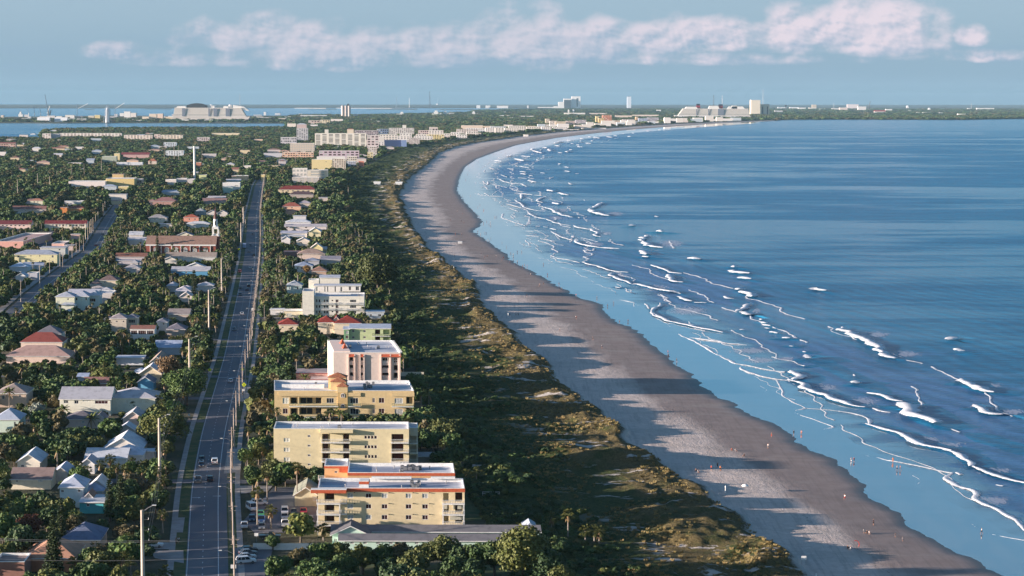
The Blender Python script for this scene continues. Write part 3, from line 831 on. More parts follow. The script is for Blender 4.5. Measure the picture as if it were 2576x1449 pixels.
for cr,x,y,a,b_ in TH:
 base=len(V)
 rr=(.03,.3,.55,.8,1.0)
 for r_ in rr:
  for k in range(24):
   t=-2*math.pi*k/24
   V.append(tuple(P(*K(cr,x+a*r_*math.cos(t),y+b_*r_*math.sin(t)),.06)));ED.append(r_)
 for q_ in range(4):
  for k in range(24):
   k2=(k+1)%24
   F.append((base+q_*24+k,base+(q_+1)*24+k,base+(q_+1)*24+k2,base+q_*24+k2))
o=link('drifting_foam',np_mesh('drifting_foam',V,F,M_THIN))
at_=o.data.attributes.new('edge','FLOAT','POINT')
at_.data.foreach_set('value',np.array(ED,dtype=np.float32))
tag(o,kind='stuff',label='thin lilac foam drifting behind the breakers',cat='surf')
# ---- building kit
def wallmat(rgb,name=None):
 c=lin(*rgb)
 return mat('wall_%d_%d_%d'%rgb,c,tuple(x*.86 for x in c),.9,.9,.015,8,obj=False,lo=.4,hi=.8)
def roofmat(rgb):
 c=lin(*rgb)
 return mat('roof_%d_%d_%d'%rgb,c,tuple(x*.70 for x in c),.85,.45,.04,5,lo=.42,hi=.75)
def glassmat(name,c,rough=.12):
 if name in MC:
  return MC[name]
 m=bpy.data.materials.new(name)
 m.use_nodes=True
 b=m.node_tree.nodes['Principled BSDF']
 b.inputs['Base Color'].default_value=(*c,1)
 b.inputs['Roughness'].default_value=rough
 b.inputs['Specular IOR Level'].default_value=.6
 MC[name]=m
 return m
M_GLASS=glassmat('window_glass',(.020,.024,.032),.2)
M_GLASSR=glassmat('window_glass_warm',(.06,.022,.022))
M_BLIND=mat('window_blind',lin(190,190,185),lin(150,150,150),.6,3)
M_SHUT=mat('storm_shutter',lin(225,222,205),lin(205,200,180),.6,3)
M_WHITE=mat('white_trim',lin(238,236,232),lin(215,213,210),.7,1.5)
M_TERRA=mat('terracotta_trim',lin(196,98,66),lin(178,84,56),.8,1.5)
M_TILE=mat('red_tile',lin(150,62,50),lin(118,44,40),.85,1.5,.08,5)
M_TILEB=mat('brown_tile',lin(176,116,84),lin(142,88,64),.85,1.8,.08,5)
M_METAL=mat('grey_metal',lin(150,150,152),lin(110,110,112),.5,2,metal=.3)
M_DARK=mat('dark_metal',lin(60,60,62),lin(40,40,42),.6,2)
M_FLAT=mat('roof_membrane',lin(205,205,210),lin(160,165,180),.8,.12,.01,3,lo=.45,hi=.6,stretch=(.5,1,1))
M_RAILG=mat('green_railing',lin(120,150,132),lin(100,128,112),.6,2)
M_SHEET=mat('galvanised_roof',lin(196,196,200),lin(170,172,180),.45,.8,metal=.2)
PANE={'g':M_GLASS,'r':M_GLASSR,'b':M_BLIND,'s':M_SHUT}
_wc={}
def win_mesh(w_,h_,pane='g',frame=None,mull=1,arch=False):
 frame=frame or M_WHITE
 key=(round(w_,1),round(h_,1),pane,frame.name,mull,arch)
 if key in _wc:
  return _wc[key]
 mb=MB()
 t=.09 if w_>.8 else .07
 if arch:
  n=10
  r_=w_/2
  hh=h_-r_
  outer=[(-r_,0),(r_,0)]+[(r_*math.cos(math.pi*k/n),hh+r_*math.sin(math.pi*k/n))for k in range(n+1)]
  inner=[(p*(1-2*t*1.6/w_),max(.12,q*(1-.0)-(t*1.6 if q>hh else 0)))for p,q in outer]
  mb.prism([(p,q)for p,q in inner],'y',.02,.06,1)
  k_=len(outer)
  for i in range(k_):
   j=(i+1)%k_
   mb.face([(outer[i][0],-.05,outer[i][1]),(outer[j][0],-.05,outer[j][1]),(inner[j][0],-.05,inner[j][1]),(inner[i][0],-.05,inner[i][1])])
   mb.face([(outer[j][0],-.05,outer[j][1]),(outer[i][0],-.05,outer[i][1]),(outer[i][0],.06,outer[i][1]),(outer[j][0],.06,outer[j][1])])
   mb.face([(inner[i][0],-.05,inner[i][1]),(inner[j][0],-.05,inner[j][1]),(inner[j][0],.03,inner[j][1]),(inner[i][0],.03,inner[i][1])])
  mb.box(-.05,.05,-.03,.02,.1,h_-.15)
  mb.box(-r_*.85,r_*.85,-.025,.015,hh*.55,hh*.55+.09)
 else:
  x=w_/2
  mb.box(-x-t,-x+t,-.05,.05,-t,h_+t)
  mb.box(x-t,x+t,-.05,.05,-t,h_+t)
  mb.box(-x+t,x-t,-.05,.05,h_-t,h_+t)
  mb.box(-x+t,x-t,-.07,.05,-t,t)
  for k in range(mull):
   cx=-x+w_*(k+1)/(mull+1)
   mb.box(cx-.035,cx+.035,-.02,.02,t,h_-t)
  mb.box(-x+t,x-t,.022,.045,t,h_-t,1)
 me=mb.mesh('window',[frame,PANE[pane]])
 _wc[key]=me
 return me
def rail_mesh(w_,d_,m,hgt=1.05,posts=True):
 key=('rail',round(w_,1),round(d_,1),m.name)
 if key in _wc:
  return _wc[key]
 mb=MB()
 x=w_/2
 for(a,b_,c,d)in((-x,x,0,.05),(-x,-x+.05,.05,d_),(x-.05,x,.05,d_)):
  mb.box(a,b_,c,d,hgt-.07,hgt)
  mb.box(a,b_,c,d,.08,.14)
 step=.16 if w_<12 else .22
 n=int(w_/step)
 for k in range(n+1):
  cx=-x+.02+(w_-.08)*k/max(n,1)
  wd=.05 if k%8==0 else .028
  mb.box(cx,cx+wd,.012,.038,.14,hgt-.07)
 n=int(d_/step)
 for k in range(1,n+1):
  for sx in(-x+.012,x-.038):
   mb.box(sx,sx+.026,d_*k/(n+1),d_*k/(n+1)+.028,.14,hgt-.07)
 me=mb.mesh('railing',m)
 _wc[key]=me
 return me
def wall_front(mb,x0,x1,y,z0,z1,ops,m=0):
 """front wall facing the camera with recessed openings (x0,x1,z0,z1,depth)"""
 xs=sorted({x0,x1,*[min(max(a,x0),x1)for o_ in ops for a in o_[:2]]})
 zs=sorted({z0,z1,*[min(max(a,z0),z1)for o_ in ops for a in o_[2:4]]})
 for i in range(len(xs)-1):
  for j in range(len(zs)-1):
   cx,cz=(xs[i]+xs[i+1])/2,(zs[j]+zs[j+1])/2
   if xs[i+1]-xs[i]<1e-4 or zs[j+1]-zs[j]<1e-4:
    continue
   if any(a<cx<b_ and c<cz<d for a,b_,c,d,_ in ops):
    continue
   mb.face([(xs[i],y,zs[j]),(xs[i+1],y,zs[j]),(xs[i+1],y,zs[j+1]),(xs[i],y,zs[j+1])],m)
 for a,b_,c,d,dep in ops:
  a,b_,c,d=max(a,x0),min(b_,x1),max(c,z0),min(d,z1)
  Y=y+dep
  mb.face([(a,Y,c),(b_,Y,c),(b_,Y,d),(a,Y,d)],m)
  mb.face([(a,y,c),(a,Y,c),(a,Y,d),(a,y,d)],m)
  mb.face([(b_,Y,c),(b_,y,c),(b_,y,d),(b_,Y,d)],m)
  mb.face([(a,y,c),(b_,y,c),(b_,Y,c),(a,Y,c)],m)
  mb.face([(a,Y,d),(b_,Y,d),(b_,y,d),(a,y,d)],m)
KEEP=[]
FOOT=[]
LM=[]
class Bld:
 def __init__(s,name,label,cat,short=None,group=None,lm=True):
  s.name,s.label,s.cat,s.short,s.group=name,label,cat,short,group
  s.root,s.lm=None,lm
 def wing(s,c,xL,xR,yE,h,depth,roof='flat',rise=0.0,wc=(225,215,195),rc=None,wins='auto',over=.45,shear=-.06,z0=None,par=.5,trim=None,keep=True,base=0.0,ridge=None,band=None,storeys=None,pane=None,dy=0.0,wallname='wall',sash=None):
  uL,v=K(c,xL,yE)
  uR,_=K(c,xR,yE)
  g=G if z0 is None else z0
  pL=P(uL,v,g+base+h)
  k=(pL.y+dy)/pL.y
  y0=pL.y+dy
  x0=pL.x*k
  pR=P(uR,v,g+base+h)
  x1=pR.x*(y0/pR.y)
  W=x1-x0
  s.ppm=(xR-xL)/W
  if s.root is None:
   s.root=thing(s.name,s.label,s.cat,((x0+x1)/2,y0+depth/2,g),group=s.group)
   if s.lm and s.short:
    LM.append((s.short,Vector(((x0+x1)/2,y0+depth/2,g))))
  rx,ry,rz=s.root.location
  X0,X1,Y0,Y1=x0-rx,x1-rx,y0-ry,y0-ry+depth
  Z0,Z1=base,base+h
  ops,wlist=[],[]
  def sx(px):
   return X0+(px-xL)/s.ppm
  def sz(py):
   return Z1-(py-yE)/s.ppm
  if wins=='auto':
   st=storeys or max(1,round(h/3.0))
   sh=h/st
   n=max(1,int(W/random.uniform(3.0,4.2)))
   lst=[]
   for j in range(st):
    for i_ in range(n):
     if random.random()<.82:
      cx=X0+W*(i_+.5+random.uniform(-.12,.12))/n
      ww=random.choice((1.0,1.2,1.6))
      zz=Z1-sh*(j+1)+sh*.33
      lst.append((cx-ww/2,cx+ww/2,zz,zz+min(1.25,sh*.5),random.choice('ggbgr')if pane is None else pane,1,False))
   wl=lst
  else:
   wl=[]
   for o_ in wins or[]:
    a,t,b_,d=o_[:4]
    pn=o_[4]if len(o_)>4 else 'g'
    ml=o_[5]if len(o_)>5 else 1
    ar=len(o_)>6 and o_[6]
    wl.append((sx(a),sx(b_),sz(d),sz(t),pn,ml,ar))
  for a,b_,c_,d,pn,ml,ar in wl:
   if ar:
    continue
   ops.append((a,b_,c_,d,.16))
  recs=s.recs if hasattr(s,'recs')else[]
  for(a,t,b_,d,dep)in recs:
   ops.append((sx(a),sx(b_),sz(d),sz(t),dep))
  s.recs=[]
  mb=MB()
  H1=Z1+(par if roof=='flat' else 0)
  wall_front(mb,X0,X1,Y0,Z0,Z1,ops)
  if roof=='flat':
   mb.face([(X0,Y0,Z1),(X1,Y0,Z1),(X1,Y0,H1),(X0,Y0,H1)])
  mb.face([(X1,Y0,Z0),(X1,Y1,Z0),(X1,Y1,H1),(X1,Y0,H1)])
  mb.face([(X0,Y1,Z0),(X0,Y0,Z0),(X0,Y0,H1),(X0,Y1,H1)])
  mb.face([(X1,Y1,Z0),(X0,Y1,Z0),(X0,Y1,H1),(X1,Y1,H1)])
  mid=(X0+X1)/2
  ov=over
  if roof=='gable_y':
   mb.face([(X0,Y0,Z1),(X1,Y0,Z1),(mid,Y0,Z1+rise)])
   mb.face([(X1,Y1,Z1),(X0,Y1,Z1),(mid,Y1,Z1+rise)])
  if roof in('gable_x','shed_x'):
   ym=(Y0+Y1)/2
   for X in(X0,X1):
    mb.face([(X,Y0,Z1),(X,Y1,Z1),(X,ym,Z1+rise)]if X==X1 else[(X,Y1,Z1),(X,Y0,Z1),(X,ym,Z1+rise)])
  def shr(m_):
   m_.v=[(x+shear*(y-Y0),y,z)for x,y,z in m_.v]
   return m_
  WM=wallmat(wc)if isinstance(wc,tuple)else wc
  shr(mb).build(wallname,WM,s.root)
  rm=(roofmat(rc)if isinstance(rc,tuple)else rc)if rc is not None else M_FLAT
  tm=trim or M_WHITE
  rb=MB()
  if roof=='flat':
   rb.box(X0+.25,X1-.25,Y0+.25,Y1-.25,Z1-.2,Z1+.06,0)
   for(a,b_,c_,d)in((X0-.04,X1+.04,Y0-.04,Y0+.252),(X0-.04,X1+.04,Y1-.252,Y1+.04),(X0-.04,X0+.252,Y0+.252,Y1-.252),(X1-.252,X1+.04,Y0+.252,Y1-.252)):
    rb.box(a,b_,c_,d,H1+.002,H1+.14,1)
   for(a,b_,c_,d)in((X0+.25,X1-.25,Y1-.25,Y1-.2),(X0+.2,X0+.25,Y0+.25,Y1-.25),(X1-.25,X1-.2,Y0+.25,Y1-.25),(X0+.25,X1-.25,Y0+.2,Y0+.25)):
    rb.box(a,b_,c_,d,Z1+.05,H1,1)
  elif roof=='slab':
   rb.box(X0-ov,X1+ov,Y0-ov,Y1+ov,Z1+.003,Z1+.25,1,top=0)
  elif roof=='hip':
   a,b_,c_,d=X0-ov,X1+ov,Y0-ov,Y1+ov
   W2,D2=(b_-a)/2,(d-c_)/2
   e=min(W2,D2)if ridge is None else ridge
   r1=(a+e,c_+D2)if W2>=D2 else(a+W2,c_+e)
   r2=(b_-e,c_+D2)if W2>=D2 else(a+W2,d-e)
   zt=Z1+.22
   p=[(a,c_,zt),(b_,c_,zt),(b_,d,zt),(a,d,zt)]
   t1,t2=(*r1,zt+rise),(*r2,zt+rise)
   if W2>=D2:
    rb.face([p[0],p[1],t2,t1]);rb.face([p[1],p[2],t2]);rb.face([p[2],p[3],t1,t2]);rb.face([p[3],p[0],t1])
   else:
    rb.face([p[0],p[1],t1]);rb.face([p[1],p[2],t2,t1]);rb.face([p[2],p[3],t2]);rb.face([p[3],p[0],t1,t2])
   lo=[(x,y,Z1+.003)for x,y,_ in p]
   for i_ in range(4):
    j=(i_+1)%4
    rb.face([lo[i_],lo[j],p[j],p[i_]],1)
   rb.face(lo[::-1],1)
  elif roof=='gable_y':
   W2=(X1-X0)/2
   sl_=rise/W2
   t=.22
   for sgn in(-1,1):
    e0=(mid+sgn*(W2+ov),Z1-ov*sl_)
    pl=[(e0[0],e0[1]),(mid,Z1+rise),(mid,Z1+rise+t),(e0[0],e0[1]+t)]
    Ya,Yb=Y0-ov,Y1+ov
    A=[(x,Ya,z+.004)for x,z in pl]
    B=[(x,Yb,z+.004)for x,z in pl]
    if sgn>0:
     A,B=A[::-1],B[::-1]
     top=(0,1)
    else:
     top=(2,3)
    rb.face(A,1);rb.face(B[::-1],1)
    for i_ in range(4):
     j=(i_+1)%4
     rb.face([A[j],A[i_],B[i_],B[j]],0 if(i_,j)==top else 1)
  elif roof=='gable_x':
   D2=(Y1-Y0)/2
   ym=(Y0+Y1)/2
   sl_=rise/D2
   t=.22
   for sgn in(-1,1):
    e0=(ym+sgn*(D2+ov),Z1-ov*sl_)
    pl=[(e0[0],e0[1]),(ym,Z1+rise),(ym,Z1+rise+t),(e0[0],e0[1]+t)]
    Xa,Xb=X0-ov,X1+ov
    A=[(Xa,y,z+.004)for y,z in pl]
    B=[(Xb,y,z+.004)for y,z in pl]
    rb.face(A if sgn>0 else A[::-1],1);rb.face(B[::-1]if sgn>0 else B,1)
    for i_ in range(4):
     j=(i_+1)%4
     q4=[A[i_],A[j],B[j],B[i_]]
     rb.face(q4 if sgn<0 else q4[::-1],0 if(i_,j)==(2,3)else 1)
  ro=None
  if rb.f:
   ro=shr(rb).build('roof',[rm,tm],s.root)
  if band:
   bb=MB()
   z1_,z0_=sz(band[0]),sz(band[1])
   z1_=min(z1_,H1)
   bb.box(X0-.10,X1+.10,Y0-.10,Y0-.003,z0_,z1_,0)
   bb.box(X1+.003,X1+.10,Y0-.003,Y1+.10,z0_,z1_,0)
   bb.box(X0-.10,X0-.003,Y0-.003,Y1+.10,z0_,z1_,0)
   bb.box(X0-.003,X1+.003,Y1+.003,Y1+.10,z0_,z1_,0)
   shr(bb).build('roof_band',band[2],s.root)
  for a,b_,c_,d,pn,ml,ar in wl:
   me=win_mesh(b_-a,d-c_,pn,sash,ml,ar)
   link('window',me,s.root,((a+b_)/2,Y0+(.08 if not ar else-.07),c_))
  FOOT.append((x0-1,x1+1,y0-2,y0+depth+1))
  if keep:
   zt=g+Z1+(rise if roof!='flat' else 0)
   a_=proj((x0,y0,zt));b2=proj((x1,y0,g+base+h*(0.25 if base==0 else 0)))
   KEEP.append((a_[0],a_[1]-(0 if roof!='flat' else 6),b2[0],b2[1],y0))
  s.f=(X0,X1,Y0,Y1,Z0,Z1,sx,sz)
  return s
 def balcony(s,xa,xb,yslab,d=1.5,m=None,rail=True,col=False,dep=0.0):
  """slab with railing; xa..xb, yslab in the crop's pixels of the last wing"""
  X0,X1,Y0,Y1,Z0,Z1,sx,sz=s.f
  a,b_,z=sx(xa),sx(xb),sz(yslab)
  mb=MB()
  mb.box(a,b_,Y0-d,Y0-.004+dep,z-.22,z)
  o=mb.build('balcony',M_WHITE,s.root)
  if rail:
   link('railing',rail_mesh(b_-a,d-.03,m or M_WHITE),o,((a+b_)/2,Y0-d,z+.002))
  if col:
   mb=MB()
   for xx in(a+.15,b_-.35):
    mb.box(xx,xx+.25,Y0-d+.1,Y0-d+.35,z-2.6,z-.222)
   mb.build('column',M_WHITE,s.root)
  return o
 def lbox(s,name,xa,xb,ztop_px,zbot_px,yf,yb,m,mat2=None,bev=False):
  """extra box: x and z from crop pixels, y in metres from the front wall"""
  X0,X1,Y0,Y1,Z0,Z1,sx,sz=s.f
  mb=MB()
  mb.box(sx(xa),sx(xb),Y0+yf,Y0+yb,sz(zbot_px),sz(ztop_px),0,1 if mat2 else None)
  return mb.build(name,[m,mat2]if mat2 else m,s.root)
 def roofbits(s,n,seed=0,x0f=.1,x1f=.9,kinds='av',base=None):
  X0,X1,Y0,Y1,Z0,Z1,sx,sz=s.f
  rr=random.Random(seed)
  for _ in range(n):
   x=X0+(X1-X0)*rr.uniform(x0f,x1f)
   y=Y0+(Y1-Y0)*rr.uniform(.25,.8)
   k=rr.choice(kinds)
   mb=MB()
   if k=='a':
    w_=rr.uniform(.4,.6)
    mb.box(x-w_,x+w_,y-w_,y+w_,Z1+.25,Z1+1.15)
    mb.tube([(x,y,Z1+1.15),(x,y,Z1+1.22)],[w_*.7,w_*.7],10,1)
    for sgx in(-1,1):
     mb.box(x+sgx*w_*.7-.05,x+sgx*w_*.7+.05,y-w_,y+w_,Z1+.062,Z1+.25,1)
    mb.build('air_conditioner',[M_METAL,M_DARK],s.root)
   else:
    mb.tube([(x,y,Z1+.06),(x,y,Z1+.7)],[.12,.12],6)
    mb.tube([(x,y,Z1+.7),(x,y,Z1+.85)],[.22,.2],6)
    mb.build('roof_vent',M_METAL,s.root)
    # ======================== the apartment blocks along the beach
YEL,CREAM,PINK=(222,203,164),(228,223,210),(218,200,190)
B=Bld('apartment_block','nearest ochre apartment block with a terracotta roof band, behind the long grey roofed motel','apartment block','the nearest ochre block')
wl=[]
for r_,yy in enumerate((640,750,860,970)):
 for i_,xx in enumerate((1110,1293,1455,1697,1863)):
  pn='b' if(r_==0 and i_ in(0,2,3,4))or(i_==0)else('r' if i_!=1 else 'b' if r_==2 else 'r')
  wl.append((xx-29,yy-24,xx+29,yy+24,pn,1))
B.recs=[]
for r_ in range(4):
 t=605+110*r_
 B.recs+=[(850,t,948,t+92,2.2),(2165,t+0,2238,t+92,2.2),(2045,t+6,2100,t+92,1.6)]
B.wing('2',785,2260,600,11.9,13.5,'flat',wc=YEL,wins=wl,par=.9,band=(566,600,M_TERRA))
for r_ in range(1,4):
 ys=600+110*r_+2
 B.balcony(775,1015,ys,1.6,col=True)
 B.balcony(1019,1075,ys,1.1)
 B.balcony(2035,2262,ys,1.5,col=True)
X0,X1,Y0,Y1,Z0,Z1,sx,sz=B.f
mb=MB();mb.box(sx(720),sx(1075),Y0-2.0,Y0-.12,Z1-.05,Z1+.85);mb.box(sx(718),sx(1078),Y0-2.05,Y0-.12,Z1+.852,Z1+1.0,1);mb.build('canopy',[M_TERRA,M_WHITE],B.root)
mb=MB()
for r_ in range(4):
 for a,b_ in((860,940),(2170,2235)):
  if r_ in(0,1,2,3):
   mb.box(sx(a),sx(b_),Y0+1.9,Y0+2.1,sz(690+110*r_),sz(612+110*r_))
mb.build('glass_door',M_GLASSR,B.root)
for r_,(a,b_,q1,q2)in enumerate(((2038,2090,715,775),(2140,2158,715,775),(2190,2258,715,775),(2110,2258,825,885))):
 mb=MB();n=int((b_-a)/7)
 for k in range(max(1,n)):
  mb.box(sx(a+k*7),sx(a+k*7+4.5),Y0-.10,Y0-.03,sz(q2),sz(q1))
 mb.build('storm_shutter',M_SHUT,B.root)
mb=MB()
for r_,yy in enumerate((608,718,828)):
 for xx in(1153,1500,1743,1908):
  mb.box(sx(xx-5),sx(xx+5),Y0-.28,Y0-.01,sz(yy+4),sz(yy-3))
mb.build('wall_lamp',M_DARK,B.root)
mb=MB();mb.box(sx(1190),sx(1285),Y0+3.4,Y0+6.8,Z1+.06,Z1+2.2);mb.build('stair_head',M_WHITE,B.root)
mb=MB();mb.box(sx(1188),sx(1288),Y0+3.3,Y0+6.9,Z1+1.3,Z1+2.02);mb.build('stair_head_band',M_TERRA,B.root)
for a,b_ in((1290,1700),(1900,2150)):
 mb=MB();mb.box(sx(a),sx(b_),Y1-1.2,Y1+.1,Z1+1.05,Z1+1.5);mb.build('parapet',M_WHITE,B.root)
B.roofbits(9,1,.62,.68,'aav');B.roofbits(5,2,.1,.9,'v')
B=Bld('apartment_block','orange apartment block with terracotta roof edge, directly behind the nearest ochre block','apartment block','the orange block behind it')
B.wing('2',1085,2160,440,11.9,14,'flat',wc=(216,174,128),wins=[(1400+130*i,520,1450+130*i,570,'r')for i in range(5)],par=.8,band=(410,438,M_TERRA))
B.roofbits(16,3,.48,.66,'aaav');B.roofbits(5,4,.05,.95,'v')
X0,X1,Y0,Y1,Z0,Z1,sx,sz=B.f
B.wing('2',850,1085,372,11.9,11,'flat',wc=(216,174,128),wins=[(950,390,982,414,'r'),(950,497,982,520,'r'),(1100,455,1130,495,'r')][:2],par=.8,band=(345,364,M_TERRA),keep=True)
B.lbox('stair_panel',1000,1083,352,405,-.25,-.11,M_TERRA)
for ys in(470,580):
 B.balcony(790,850,ys,1.4)
B=Bld('apartment_block','pale yellow five storey apartment block with a long blank wall and white balconies','apartment block','the pale yellow block')
wl=[]
for r_,yy in enumerate((40,138,237,330,428)):
 wl+=[(680,yy-12,710,yy+12,'r')]
 if r_<2:
  wl+=[(1252+33*i,yy-6,1279+33*i,yy+28,'r',0)for i in range(4)]
 wl+=[(440,yy+22,500,yy+62,'s',1)]
 wl+=[(1255+33*i,yy-6,1279+33*i,yy+28,'r',0)for i in range(4)]if r_ in(2,3)else[]
B.recs=[]
for r_ in range(5):
 t=18+98*r_
 B.recs+=[(826,t,905,t+80,1.8),(1036,t,1098,t+80,1.8),(1525,t,1645,t+80,2.0)]
B.wing('2',338,1700,-12,14.4,13,'flat',wc=(226,210,170),wins=wl,par=.6)
for r_ in range(1,6):
 ys=-12+98*r_+14
 if r_<5:
  B.balcony(820,1110,ys,1.2)
  B.balcony(1520,1700,ys,1.2)
X0,X1,Y0,Y1,Z0,Z1,sx,sz=B.f
mb=MB()
for r_ in range(5):
 for a,b_ in((832,880),(1040,1090),(1530,1640)):
  mb.box(sx(a),sx(b_),Y0+1.6,Y0+1.75,sz(92+98*r_),sz(24+98*r_))
mb.build('glass_door',M_GLASSR,B.root)
mb=MB();mb.box(sx(812),sx(1140),Y0-1.4,Y0-.05,Z1-.4,Z1+.55);mb.build('canopy',wallmat((226,210,170)),B.root)
B.recs=[(1712,40+98*r_,1775,110+98*r_,1.8)for r_ in range(4)]
B.wing('2',1702,1790,-20,13.8,9,'flat',wc=(206,196,176),wins=[],par=.6,keep=False)
for r_ in range(4):
 B.balcony(1706,1788,112+98*r_,.8)
B.f=(X0,X1,Y0,Y1,Z0,Z1,sx,sz)
B.roofbits(4,6,.25,.55,'av');B.roofbits(4,7,.1,.9,'v')
B=Bld('apartment_block','ochre apartment block with green balcony rails and a stepped tiled tower on its roof','apartment block','the block with green balconies')
wl=[(430,1105,490,1165,'s',1),(430,1213,480,1268,'r',1)]
for yy in(1128,1237):
 wl+=[(872,yy-22,945,yy+30,'g',2),(1108,yy-24,1190,yy+34,'g',2),(1332,yy-24,1358,yy+24,'r',1),(1397,yy-26,1452,yy+28,'r',1),(1556,yy-22,1640,yy+32,'b',2)]
B.recs=[]
for yy in(1128,1237):
 B.recs+=[(505,yy-28,580,yy+40,1.8),(595,yy-28,820,yy+40,1.8),(1672,yy-34,1738,yy+36,2.0)]
B.recs+=[(500,1312,820,1355,2.0),(1110,1312,1190,1355,1)]
B.wing('6',345,1750,1052,10.9,25,'flat',wc=(216,190,144),wins=wl,par=.7,shear=-.12)
X0,X1,Y0,Y1,Z0,Z1,sx,sz=B.f
for yy in(1186,1296):
 B.balcony(500,990,yy,1.3,M_RAILG);B.balcony(1090,1215,yy,1.1,M_RAILG);B.balcony(1530,1748,yy,1.3,M_RAILG)
mb=MB()
for yy in(1128,1237):
 for a,b_ in((512,560),(610,660),(670,722),(760,815),(1678,1700)):
  mb.box(sx(a),sx(b_),Y0+1.6,Y0+1.75,sz(yy+38),sz(yy-22))
mb.build('glass_door',M_GLASS,B.root)
mb=MB()
mb.box(sx(388),sx(1215),Y0-.35,Y0-.12,sz(1088),sz(1050));mb.box(sx(1524),sx(1755),Y0-.35,Y0-.12,sz(1088),sz(1050))
mb.build('cornice',wallmat((216,190,144)),B.root)
link('arched_window',win_mesh(1.4,1.5,'r',None,1,True),B.root,(sx(1035),Y0-.5,sz(1098)))
link('arched_window',win_mesh(1.4,1.4,'r',None,1,True),B.root,(sx(1035),Y0-.5,sz(1204)))
mb=MB();mb.box(sx(985),sx(1083),Y0-.42,Y0-.01,0,sz(1045));mb.build('stair_tower',wallmat((204,172,120)),B.root)
for(a,b_,t,yf,dd)in((980,1083,990,-.4,3.4),(905,1060,940,3.2,4.5),(868,1050,893,7.8,5.0)):
 k=1.0
 mb=MB()
 zt=sz(t)-(yf+.4)*.15
 mb.box(sx(a),sx(b_),Y0+yf,Y0+yf+dd-.01,Z1-.1,zt);mb.build('roof_tower',wallmat((216,190,144)),B.root)
 mb=MB()
 x0_,x1_,y0_,y1_=sx(a)-.3,sx(b_)+.3,Y0+yf-.3,Y0+yf+dd
 xm,ym=(x0_+x1_)/2,(y0_+y1_)/2
 p=[(x0_,y0_,zt+.01),(x1_,y0_,zt+.01),(x1_,y1_,zt+.01),(x0_,y1_,zt+.01)]
 tp=(xm,ym,zt+1.5)
 for i_ in range(4):
  mb.face([p[i_],p[(i_+1)%4],tp])
 mb.face(p[::-1]);mb.build('tower_roof',M_TILEB,B.root)
B.roofbits(8,9,.62,.70,'a');B.roofbits(3,10,.1,.3,'av')
mb=MB();mb.box(sx(388),sx(820),Y0+10,Y0+10.4,Z1+.06,Z1+1.5);mb.box(sx(1230),sx(1650),Y1-3,Y1-2.6,Z1+.06,Z1+1.3);mb.build('parapet',M_WHITE,B.root)
B=Bld('apartment_block','tall pale pink apartment block with arched top balconies and small red tiled awnings','apartment block','the pale pink block')
B.recs=[]
for r_ in range(6):
 t=700+76*r_
 B.recs+=[(1102,t-2,1138,t+34,1.5),(1216,t,1236,t+30,1.2),(1545,t,1588,t+56,2),]
 B.recs+=[(1428,t+2,1496,t+30,2),]
B.wing('6',938,1615,660,17,38,'flat',wc=PINK,wins=[],par=.4,shear=-.15)
X0,X1,Y0,Y1,Z0,Z1,sx,sz=B.f
mb=MB()
for r_ in range(6):
 t=700+76*r_
 for a,b_,h0,h1,dd in((1104,1136,30,0,1.4),(1217,1235,28,2,1.1),(1548,1586,54,4,1.9),(1430,1494,28,5,1.9)):
  mb.box(sx(a),sx(b_),Y0+dd,Y0+dd+.05,sz(t+h0),sz(t+h1))
mb.build('glass_door',M_GLASSR,B.root)
link('arched_window',win_mesh(2.3,2.3,'r',None,1,True),B.root,(sx(1461),Y0-.01,sz(752)))
link('arched_window',win_mesh(1.5,2.3,'r',None,1,True),B.root,(sx(1566),Y0-.01,sz(752)))
for a,b_ in((1098,1150),(1213,1243),(1425,1508),(1520,1622)):
 mb=MB()
 mb.face([(sx(a),Y0-.9,sz(690)),(sx(b_),Y0-.9,sz(690)),(sx(b_),Y0-.05,sz(664)),(sx(a),Y0-.05,sz(664))])
 mb.face([(sx(a),Y0-.9,sz(690)),(sx(a),Y0-.05,sz(664)),(sx(a),Y0-.05,sz(690))])
 mb.face([(sx(b_),Y0-.9,sz(690)),(sx(b_),Y0-.05,sz(690)),(sx(b_),Y0-.05,sz(664))])
 mb.face([(sx(a),Y0-.9,sz(690)),(sx(a),Y0-.05,sz(690)),(sx(b_),Y0-.05,sz(690)),(sx(b_),Y0-.9,sz(690))])
 mb.build('tiled_awning',M_TERRA,B.root)
mb=MB()
for a,b_ in((1084,1098),(1150,1160),(1204,1213),(1243,1254),(1414,1424),(1508,1520),(1600,1615)):
 mb.box(sx(a),sx(b_),Y0-.55,Y0-.02,0,sz(668))
mb.build('pier',wallmat((238,214,200)),B.root)
for k in range(8):
 mb=MB();yk=Y0+1+k*4.6;mb.box(X1-.2,X1+.7,yk,yk+1.6,Z1+.1,Z1+.9)
 mb.v=[(x-.15*(y-Y0),y,z)for x,y,z in mb.v]
 mb.build('parapet_block',M_WHITE,B.root)
for k,yk in enumerate((6,20)):
 mb=MB()
 x0_=sx(1005)+1-.15*yk
 mb.face([(x0_+.3,Y0+yk,Z1+.3),(x0_+2.6,Y0+yk+1,Z1+.3),(x0_+.8,Y0+yk+6,Z1+2.6)]);mb.face([(x0_+.3,Y0+yk,Z1+.3),(x0_+.8,Y0+yk+6,Z1+2.6),(x0_-1,Y0+yk+7,Z1+.3)])
 mb.face([(x0_+2.6,Y0+yk+1,Z1+.3),(x0_+1.4,Y0+yk+8,Z1+.3),(x0_+.8,Y0+yk+6,Z1+2.6)]);mb.face([(x0_-1,Y0+yk+7,Z1+.3),(x0_+.8,Y0+yk+6,Z1+2.6),(x0_+1.4,Y0+yk+8,Z1+.3)])
 mb.build('tiled_cap',M_TERRA,B.root)
B.roofbits(12,14,.1,.9,'avv')
